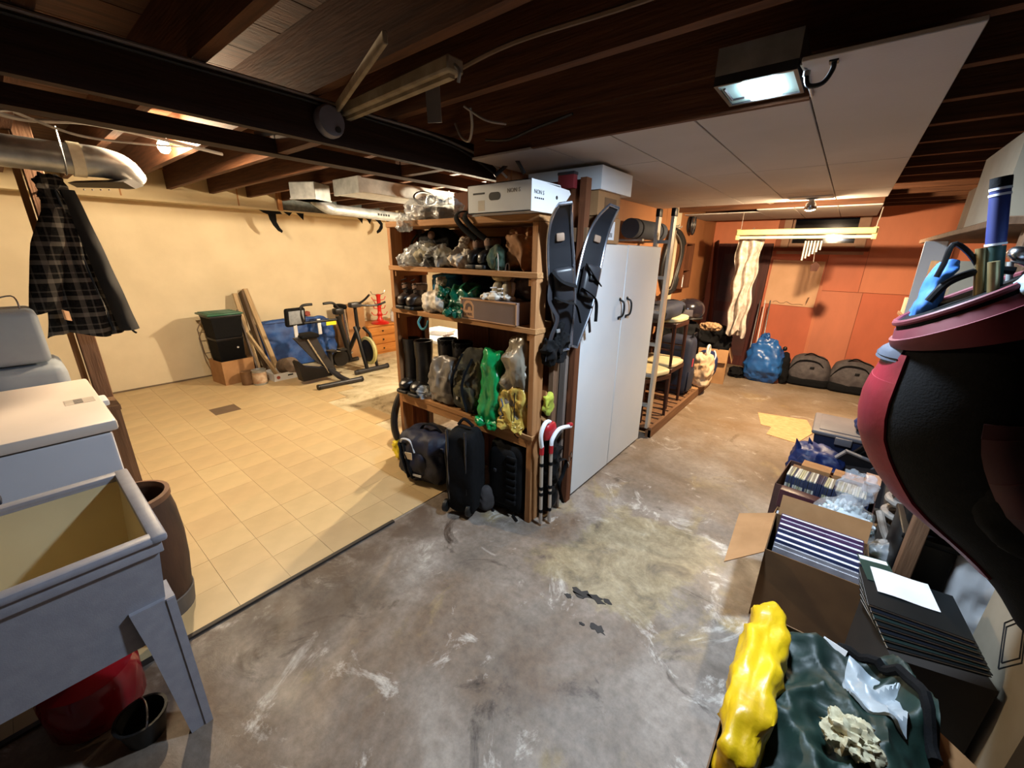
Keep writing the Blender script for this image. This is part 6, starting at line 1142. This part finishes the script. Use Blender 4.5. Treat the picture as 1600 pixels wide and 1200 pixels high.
t = carton('cardboard_packet', 'pale pinkish cardboard packet at the right end of the disc cases', (0.07, 0.14, 0.10), (0.36, 2.92, 0.285), -0.1, mat('pink_card', (186, 150, 128)), '', closed=True)
t = thing('maroon_tin', 'dark maroon cigar-style box with an embossed oval, before the disc cases', 'box', (0.06, 2.66, 0.17), -0.1)
m_mar = mat('maroon_leatherette', (72, 34, 42), (54, 25, 32), rough=0.4)
M().rbox((-0.11, -0.035, 0), (0.11, 0.035, 0.12), 0.006).obj('body', m_mar, t); M().tube([(0.055*math.cos(a), -0.036, 0.06+0.032*math.sin(a)) for a in [2*PI*q/24 for q in range(24)]], 0.003, 5, closed=True).obj('embossed_ring', mat('pale_emboss', (120, 76, 80)), t)
M().lathe([(0.022, 0), (0.018, 0.003)], 14, T(0, -0.035, 0.06, PI/2, 0, 0), sx=1.2).obj('embossed_seal', mat('pale_emboss2', (104, 60, 66)), t)
t = carton('cardboard_box', 'shallow tan box of tapes and oddments before the maroon box', (0.22, 0.14, 0.17), (0.06, 2.58-0.02, 0), -0.1, m_card, '')
for k in range(6):
    o = tag(M().rbox((-0.012, -0.04, 0), (0.012, 0.04, 0.05), 0.003).obj('cassette', (m_paper, m_mar, m_card, m_gun, m_paper, m_cardd)[k], loc=(-0.02+0.032*k, 2.56, 0.12+0.004*(k % 3)), rot=(0.1*(k % 2), 0.15*(k % 3-1), 0.2*(k % 2))), ('white cassette at the left end of the shallow tan box', 'maroon cassette second in the shallow tan box', 'tan cassette third in the shallow tan box', 'dark cassette fourth in the shallow tan box', 'white cassette fifth in the shallow tan box', 'brown cassette at the right end of the shallow tan box')[k], 'cassette', 'cassettes in the shallow tan box')
t = thing('paper_cone', 'folded white paper standing beside the bag of packing chips', 'paper', (0.045, 2.34, 0.26)); M().prism([(-0.04, 0), (0.04, 0), (0.02, 0.09), (0.0, 0.115), (-0.02, 0.06)], 0.003, T(0, 0, 0, 1.35, 0, 0.1)).obj('sheet', m_paper, t)
t = carton('plastic_crate', 'dark green crate under the clear bag of packing chips', (0.40, 0.22, 0.26), (0.20, 2.36, 0), -0.05, mat('crate_green', (44, 66, 54), (34, 52, 42), rough=0.5), '', closed=True)
# bag of packing chips
t = thing('packing_chips_bag', 'clear plastic bag full of white and mint foam packing chips', 'bag', (0.235, 2.37, 0.266))
M().blob((0.25, 0.2, 0.22), 2.4, 16, 0.012, 10, 321, pear).obj('clear_film', mat('clear_film', (226, 232, 238), (206, 214, 222), scale=10, rough=0.12, alpha=0.25, bump=0.4, bscale=20), t)
M().blob((0.12, 0.10, 0.16), 2.4, 12, 0.022, 14, 323, lambda x, y, z: (x*(0.7+0.5*(z+1)/2), y*(0.7+0.4*(z+1)/2), z), mx=T(0.01, 0.0, 0.19)).obj('gathered_neck', bpy.data.materials['clear_film'], t)
m_chip = [mat('foam_chip', c, rough=0.7) for c in ((234, 240, 240), (196, 232, 218), (224, 236, 238))]
r7 = random.Random(9); cm = M().blob((0.036, 0.017, 0.017), 2.5, 3).obj('foam_chip', m_chip[0], t)
meshes = [cm.data]
for m in m_chip[1:]: q = cm.data.copy(); q.materials.clear(); q.materials.append(m); meshes.append(q)
for k in range(150):
    while True:
        p = V((r7.uniform(-1, 1), r7.uniform(-1, 1), r7.uniform(-1, 1)))
        if 0.72 < p.length < 0.96: break
    o = cm if k == 0 else cm.copy()
    if k: COL.objects.link(o); o.parent = t; o.data = r7.choice(meshes if p.z < 0.2 else meshes[::2])
    f = 1-0.5*max(0, p.z)**1.2; o.location = (p.x*0.115*f, p.y*0.092*f, 0.105+p.z*0.10); o.rotation_euler = (r7.uniform(0, 3), r7.uniform(0, 3), r7.uniform(0, 3))
M().blob((0.17, 0.14, 0.15), 2.4, 10, mx=T(0, 0, 0.02)).obj('chip_core', m_chip[2], t)
soft('plastic_bag', 'crumpled clear film bag hanging right of the packing chips', 'bag', (0.10, 0.16, 0.30), (0.40, 2.38, 0.0), m_clear, 3, 0.025, 10, 331)
# R5
m_tot = mat('grey_tote_lid', (112, 110, 114), (100, 98, 104), rough=0.5)
t = thing('storage_tote', 'dark blue storage tote with a grey lid in the row by the aisle', 'tote', (0.23, 3.92, 0))
M().add([(-0.15, -0.19, 0), (0.15, -0.19, 0), (0.15, 0.19, 0), (-0.15, 0.19, 0), (-0.18, -0.22, 0.31), (0.18, -0.22, 0.31), (0.18, 0.22, 0.31), (-0.18, 0.22, 0.31)], [(3, 2, 1, 0), (4, 5, 6, 7), (0, 1, 5, 4), (1, 2, 6, 5), (2, 3, 7, 6), (3, 0, 4, 7)]).obj('body', mat('tote_blue', (28, 38, 66), rough=0.45), t)
M().rbox((-0.20, -0.24, 0.31), (0.20, 0.24, 0.345), 0.014, 3).obj('lid', m_tot, t); M().rbox((-0.155, -0.195, 0.345), (0.155, 0.195, 0.352), 0.003).obj('lid_panel', m_tot, t)
M().rbox((-0.05, -0.255, 0.27), (0.05, -0.235, 0.325), 0.005).obj('latch', m_tot, t)
m_blue2 = mat('cobalt_nylon', (26, 50, 110), (16, 34, 80), scale=8, rough=0.5, bump=0.3, bscale=14)
soft('shopping_bag', 'slumped cobalt blue bag with peaked corners before the grey-lidded tote', 'bag', (0.30, 0.30, 0.30), (0.10, 3.42, 0), m_blue2, 3, 0.022, 8, 341, extra=lambda t: [M().lathe([(0.05, 0), (0.03, 0.06), (0.001, 0.12)], 8, T(x, y, 0.25, 0.2, -0.3, 0), sx=0.6).obj('peaked_corner', m_blue2, t) for x, y in ((-0.11, -0.03), (-0.04, 0.05))])
soft('shopping_bag', 'small blue bag sitting on the right end of the tote lid', 'bag', (0.14, 0.16, 0.14), (0.36, 3.86, 0.353), m_blue2, 2.8, 0.02, 10, 351)
t = thing('picture_frame', 'pale edged picture frame leaning across the cobalt blue bag', 'frame', (0.255, 3.42, 0.20), rot=(0.5, 0.35, 0.5)); M().box((-0.11, -0.006, 0), (0.11, 0.006, 0.15)).obj('panel', m_gun, t)
for a, c in (((-0.12, -0.01, 0), (-0.108, 0.01, 0.16)), ((0.108, -0.01, 0), (0.12, 0.01, 0.16)), ((-0.12, -0.01, 0.15), (0.12, 0.01, 0.162)), ((-0.12, -0.01, -0.01), (0.12, 0.01, 0.002))): M().box(a, c).obj('moulding', mat('pale_moulding', (150, 148, 150)), t)
for k in range(3): tag(M().rbox((-0.11, -0.007, 0), (0.11, 0.007, 0.16), 0.003).obj('folder', m_blackp, loc=(0.33+0.03*k, 3.50+0.02*k, 0.24), rot=(0.5+0.12*k, 0.25, 0.6)), ('nearest', 'middle', 'rearmost')[k]+' black folder tilted beside the picture frame', 'folder', 'black folders beside the picture frame')
t = carton('cardboard_box', 'dark carton under the tilted black folders', (0.24, 0.26, 0.235), (0.37, 3.50, 0), 0, mat('dark_carton2', (48, 42, 42)), '', closed=True)
t = thing('clear_tote', 'translucent grey plastic tote beside the row of disc cases', 'tote', (0.62, 3.15, 0))
frustum_open(-0.16, -0.26, 0.14, 0.26, 0.0, 0.36, 0.03, 0.004).obj('body', mat('frosted_plastic', (150, 146, 144), (136, 132, 130), rough=0.3, alpha=0.75), t); M().rbox((-0.17, -0.27, 0.355), (0.15, 0.27, 0.385), 0.01).obj('lid', mat('frosted_lid', (128, 122, 122), rough=0.35), t)
M().rbox((-0.12, -0.2, 0.006), (0.10, 0.2, 0.22), 0.01).obj('contents', m_cardd, t)
t = thing('hose_coil', 'coiled pale corrugated hose piled in a bucket behind the disc cases', 'hose', (0.535, 2.66, 0.005)); m_hose = mat('pale_grey_hose', (166, 160, 152), (140, 134, 128), scale=30, rough=0.6)
hp = [(0.13*math.cos(a)*(1-0.03*math.sin(a*3)), 0.13*math.sin(a), 0.30+0.012*a) for a in [2*PI*q/20 for q in range(64)]]
M().tube(hp, 0.017, 8).obj('hose', m_hose, t); M().lathe([(0.11, 0.0), (0.14, 0.30), (0.146, 0.30), (0.146, 0.31), (0.13, 0.30), (0.1, 0.01), (0.001, 0.01)], 24).obj('bucket', mat('dusty_bucket', (120, 112, 104), (98, 90, 84), rough=0.6), t)
M().tube(bez([(-0.15, -0.05, 0.34), (-0.10, -0.19, 0.26), (0.03, -0.20, 0.22), (0.12, -0.16, 0.30)], 6), 0.017, 8).obj('hose', m_hose, t)
for k in range(3): tag(M().box((-0.004, -0.12, 0), (0.004, 0.12, 0.24)).obj('wood_lath', m_pl2, loc=(0.415+0.014*k, 2.68-0.01*k, 0), rot=(0, 0.12, 0.1)), ('left', 'middle', 'right')[k]+' thin pale wooden lath standing beside the disc case box', 'slat', 'thin laths beside the disc case box')
# rack with posts holding the cartons
t = thing('storage_rack', 'timber rack along the right side carrying cartons near the ceiling', 'rack', (0.68, 3.15, 0))
for x in (-0.24, 0.26):
    for y in (-1.02, 1.02): M().rbox((x-0.025, y-0.03, 0), (x+0.025, y+0.03, 1.74), 0.003, 1).obj('post', m_old_z, t)
for z in (1.21, 1.715): M().rbox((-0.33, -1.07, z), (0.30, 1.07, z+0.025), 0.003, 1).obj('shelf_board', m_old_z, t)
for y in (-1.02, 1.02): M().box((-0.24, y-0.015, 0.6), (0.26, y+0.015, 0.66)).obj('cross_rail', m_old_z, t)
m_bc = mat('grey_carton', (158, 146, 126), (146, 134, 114), rough=0.85)
carton('storage_box', 'large grey-buff carton highest on the rack, at upper right', (0.52, 0.56, 0.27), (0.62, 2.50, 1.741), 0, m_bc, '', closed=True)
carton('storage_box', 'dim brown carton beyond the large buff one on the rack top', (0.42, 0.34, 0.19), (0.60, 3.02, 1.741), 0, m_cardd, '', closed=True)
t = carton('storage_box', 'wide grey carton on the lower rack shelf, its top strip tan', (0.50, 0.80, 0.36), (0.61, 3.02, 1.236), 0, m_bc, '', closed=True)
M().box((-0.2515, -0.40, 0.265), (-0.2505, 0.40, 0.36)).obj('tan_strip', mat('tan_strip', (206, 160, 106)), t)
M().box((-0.02, -0.012, 1.0), (0.0, 0.012, 1.01))
lean('plank', 'narrow upright white plank standing on the lower rack shelf, left of the grey carton', m_white, (0.385, 3.60, 1.236), (0.375, 3.58, 1.712), 0.016, 0.11, 'plank', None)
carton('cardboard_box', 'small buff carton at the far end of the lower rack shelf', (0.14, 0.26, 0.10), (0.43, 4.03, 1.236), 0, m_bc, '', closed=True)
# printed carton, white sack, duffel and the golf bag
t = carton('cardboard_box', 'buff carton with a printed diamond mark at the right edge, under the golf bag', (0.42, 0.50, 0.66), (0.86, 1.76, 0), 0, m_bc, '', closed=True)
for s_ in (0.09, 0.07): M().tube([(-0.2105, s_*math.cos(a), 0.45+s_*1.3*math.sin(a)) for a in (0, PI/2, PI, 1.5*PI)], 0.003, 4, closed=True).obj('printed_diamond', m_ink, t)
soft('white_sack', 'stiff white paper sack standing behind the printed carton', 'sack', (0.20, 0.2, 0.72), (0.69, 2.30-0.02, 0), m_paper, 5, 0.012, 7, 361)
soft('yellow_pouch', 'dull yellow pouch on top of the white paper sack', 'pouch', (0.12, 0.12, 0.08), (0.69, 2.28, 0.715), m_bagy, 2.6, 0.012, 12, 365)
t = thing('black_tote', 'plain black plastic tote in the dark under the rack, carrying the black duffel', 'tote', (0.50, 2.33, 0)); M().rbox((-0.085, -0.14, 0), (0.085, 0.14, 0.46), 0.01).obj('body', m_blackp, t); M().rbox((-0.09, -0.145, 0.46), (0.09, 0.145, 0.488), 0.008).obj('lid', m_blackp, t)
def dleaf(t):
    M().grid(lambda u, v: (-0.02+0.035*u-0.008*v+0.004*math.sin(v*17), -0.112-0.006*math.sin(u*3), 0.15+0.26*v), 4, 16, thick=0.004).obj('green_print', mat('green_print', (20, 176, 84), (10, 120, 60), scale=30, rough=0.4), t)
    M().box((-0.03, -0.118, 0.10), (0.0, -0.108, 0.15)).obj('cream_print', m_bagw, t)
    M().tube([(0, 0, 0.42), (0.0, -0.02, 0.47), (0.03, -0.02, 0.42)], 0.01, 6).obj('handle', m_black, t)
soft('black_duffel', 'upright black duffel with a vertical bright green print', 'bag', (0.18, 0.22, 0.44), (0.50, 2.31, 0.49), m_black, 4, 0.01, 8, 371, extra=dleaf)
m_red = mat('crimson_nylon', (126, 20, 36), (88, 12, 24), scale=6, rough=0.5, bump=0.3, bscale=12)
t = thing('golf_bag', 'big red and black golf bag leaning over the boxes at the right edge', 'golf bag', (0.70, 1.62, 0.665))
cs = [(0.0, 0.0, 0.0), (-0.06, -0.01, 0.12), (-0.17, -0.04, 0.28), (-0.30, -0.08, 0.42), (-0.375, -0.10, 0.54), (-0.395, -0.11, 0.66), (-0.42, -0.12, 0.77), (-0.465, -0.12, 0.845)]
rs = [0.13, 0.15, 0.18, 0.20, 0.20, 0.18, 0.15, 0.13]
cb = bez(cs, 4); rb = [rs[min(len(rs)-1, int(i/4))]*(1-(i % 4)/4)+rs[min(len(rs)-1, int(i/4)+1)]*((i % 4)/4) for i in range(len(cb))]
M().tube(cb, rb, 24).obj('body', m_black, t)
def gside(a0, a1, i0, i1, off):
    # coloured panel over the tube surface between angles a0..a1
    pts = cb
    def f(u, v):
        i = min(len(pts)-1, max(0, int(round(i0+(i1-i0)*v)))); tg = (pts[min(i+1, len(pts)-1)]-pts[max(i-1, 0)]).normalized()
        nx = V((-1, 0, 0)); nx = (nx-tg*nx.dot(tg)).normalized(); ny = tg.cross(nx); a = a0+(a1-a0)*u; bul = 0.02*math.sin(PI*u)*math.sin(PI*v)
        return pts[i]+(nx*math.cos(a)+ny*math.sin(a))*(rb[i]+off+bul)
    return f
M().grid(gside(-0.5, 0.62, 6, 23, 0.006), 12, 20, thick=0.01).obj('side_panel', m_red, t)
M().grid(gside(1.55, 1.95, 4, 18, 0.006), 8, 20, thick=0.01).obj('side_panel', mat('dark_crimson', (58, 8, 18), (38, 5, 12), rough=0.6), t)
M().grid(gside(-0.9, 2.6, 24, 27, 0.004), 24, 6, thick=0.012).obj('collar', mat('maroon_collar', (106, 34, 46), (78, 24, 34), rough=0.6), t)
M().grid(gside(-0.55, 0.5, 21, 24, 0.006), 10, 6, thick=0.01).obj('grey_band', mat('slate_band', (66, 72, 84), (50, 54, 66), rough=0.7), t)
M().tube([gside(0, 2*PI, 28, 28, 0.0)(q/24, 0.0) for q in range(24)], 0.008, 8, closed=True).obj('mouth_rim', bpy.data.materials['maroon_collar'], t)
M().blob((0.20, 0.12, 0.42), 3, 10, 0.01, 8, 381, mx=T(-0.20, -0.22, 0.28, 0, -0.5, 0)).obj('side_pocket', m_black, t)
M().tube(bez([tuple(cb[22]+V((0.06, -0.19, 0))), tuple(cb[17]+V((0.12, -0.23, 0))), tuple(cb[10]+V((0.14, -0.20, 0)))], 6), 0.022, 8, flat=0.35).obj('shoulder_strap', m_black, t)
M().box((-0.30, -0.262, 0.70), (-0.27, -0.256, 0.705), T(0, 0, 0)).obj('zip_pull', m_chrome, t)
# clubs and umbrella in the golf bag
GX, GY = 0.33, 1.50
def stick(name, label, base, top, r, m, extra=None, cat='golf club', group=None):
    b, q = V(base), V(top); t = thing(name, label, cat, base, 0, group)
    M().tube([(0, 0, 0), tuple(q-b)], r, 10).obj('shaft', m, t)
    if extra: extra(t, q-b)
    return t
m_ub = mat('umbrella_blue', (34, 46, 110), (26, 36, 90), rough=0.6); m_ug = mat('umbrella_green', (18, 62, 58), (14, 48, 46), rough=0.6)
def umb(t, d):
    M().tube([d*0.42, d*0.66], 0.017, 12).obj('green_sleeve', m_ug, t); M().tube([d*0.67, d*0.97], 0.017, 12).obj('blue_sleeve', m_ub, t); M().tube([d*0.97, d*1.02], 0.018, 12).obj('dark_cap', m_black, t)
    for q in (0.665, 0.955, 0.925): M().tube([d*q, d*(q+0.012)], 0.0182, 12).obj('white_ring', m_paper, t)
stick('umbrella', 'furled umbrella with blue and green sleeves standing in the golf bag', (0.31, 1.49, 1.36), (0.228, 1.49, 1.775), 0.010, m_gun, umb, 'umbrella')
m_brass = mat('worn_brass', (150, 136, 96), (120, 106, 74), rough=0.35, metal=0.6)
def head(t, d):
    M().blob((0.09, 0.05, 0.04), 2.6, 8, mx=T(d.x+0.02, d.y, d.z-0.01, 0.2, 0.4, 0.3)).obj('club_head', m_chrome, t)
def cover(t, d): M().blob((0.07, 0.07, 0.10), 2.4, 8, 0.01, 20, 4, mx=T(d.x, d.y, d.z-0.02, 0.3, 0.5, 0)).obj('head_cover', mat('pale_blue_cover', (150, 172, 186), (120, 140, 156), rough=0.7), t)
stick('golf_club', 'golf club with a pale blue head cover at the far right of the golf bag', (0.37, 1.47, 1.38), (0.325, 1.46, 1.62), 0.006, m_steel, cover, group='clubs in the golf bag')
stick('golf_club', 'golf club with a shorter pale cover in front of the umbrella', (0.35, 1.43, 1.38), (0.315, 1.41, 1.545), 0.006, m_steel, cover, group='clubs in the golf bag')
stick('golf_club', 'brass shafted club standing left of the umbrella in the golf bag', (0.29, 1.49, 1.38), (0.235, 1.49, 1.63), 0.011, m_brass, None, group='clubs in the golf bag')
stick('golf_club', 'second brass shafted club, right beside the umbrella', (0.31, 1.46, 1.38), (0.255, 1.45, 1.60), 0.010, m_brass, None, group='clubs in the golf bag')
stick('golf_club', 'steel club head rising behind the umbrella', (0.34, 1.53, 1.38), (0.30, 1.55, 1.60), 0.006, m_steel, head, group='clubs in the golf bag')
t = thing('wire_hanger', 'black bent wire loop sticking out left of the golf clubs', 'hanger', (0.25, 1.49, 1.45)); M().tube(bez([(0.03, 0, -0.02), (0.0, 0, 0.12), (-0.06, 0, 0.19), (-0.07, 0, 0.14), (-0.075, 0, 0.11)], 6), 0.006, 8).obj('wire', m_blackp, t); M().tube(bez([(-0.075, 0.0, 0.05), (-0.05, 0, 0.10), (0.0, 0, 0.13), (0.05, 0.0, 0.13)], 6), 0.009, 8).obj('handle', m_blackp, t)
soft('blue_towel', 'bright blue towel draped from the golf bag mouth toward the aisle', 'towel', (0.035, 0.10, 0.17), (0.185, 1.56, 1.43), mat('azure_cloth', (44, 104, 176), (30, 76, 140), rough=0.7), 3, 0.01, 14, 391, shape=lambda x, y, z: (x+0.75*z, y, z))
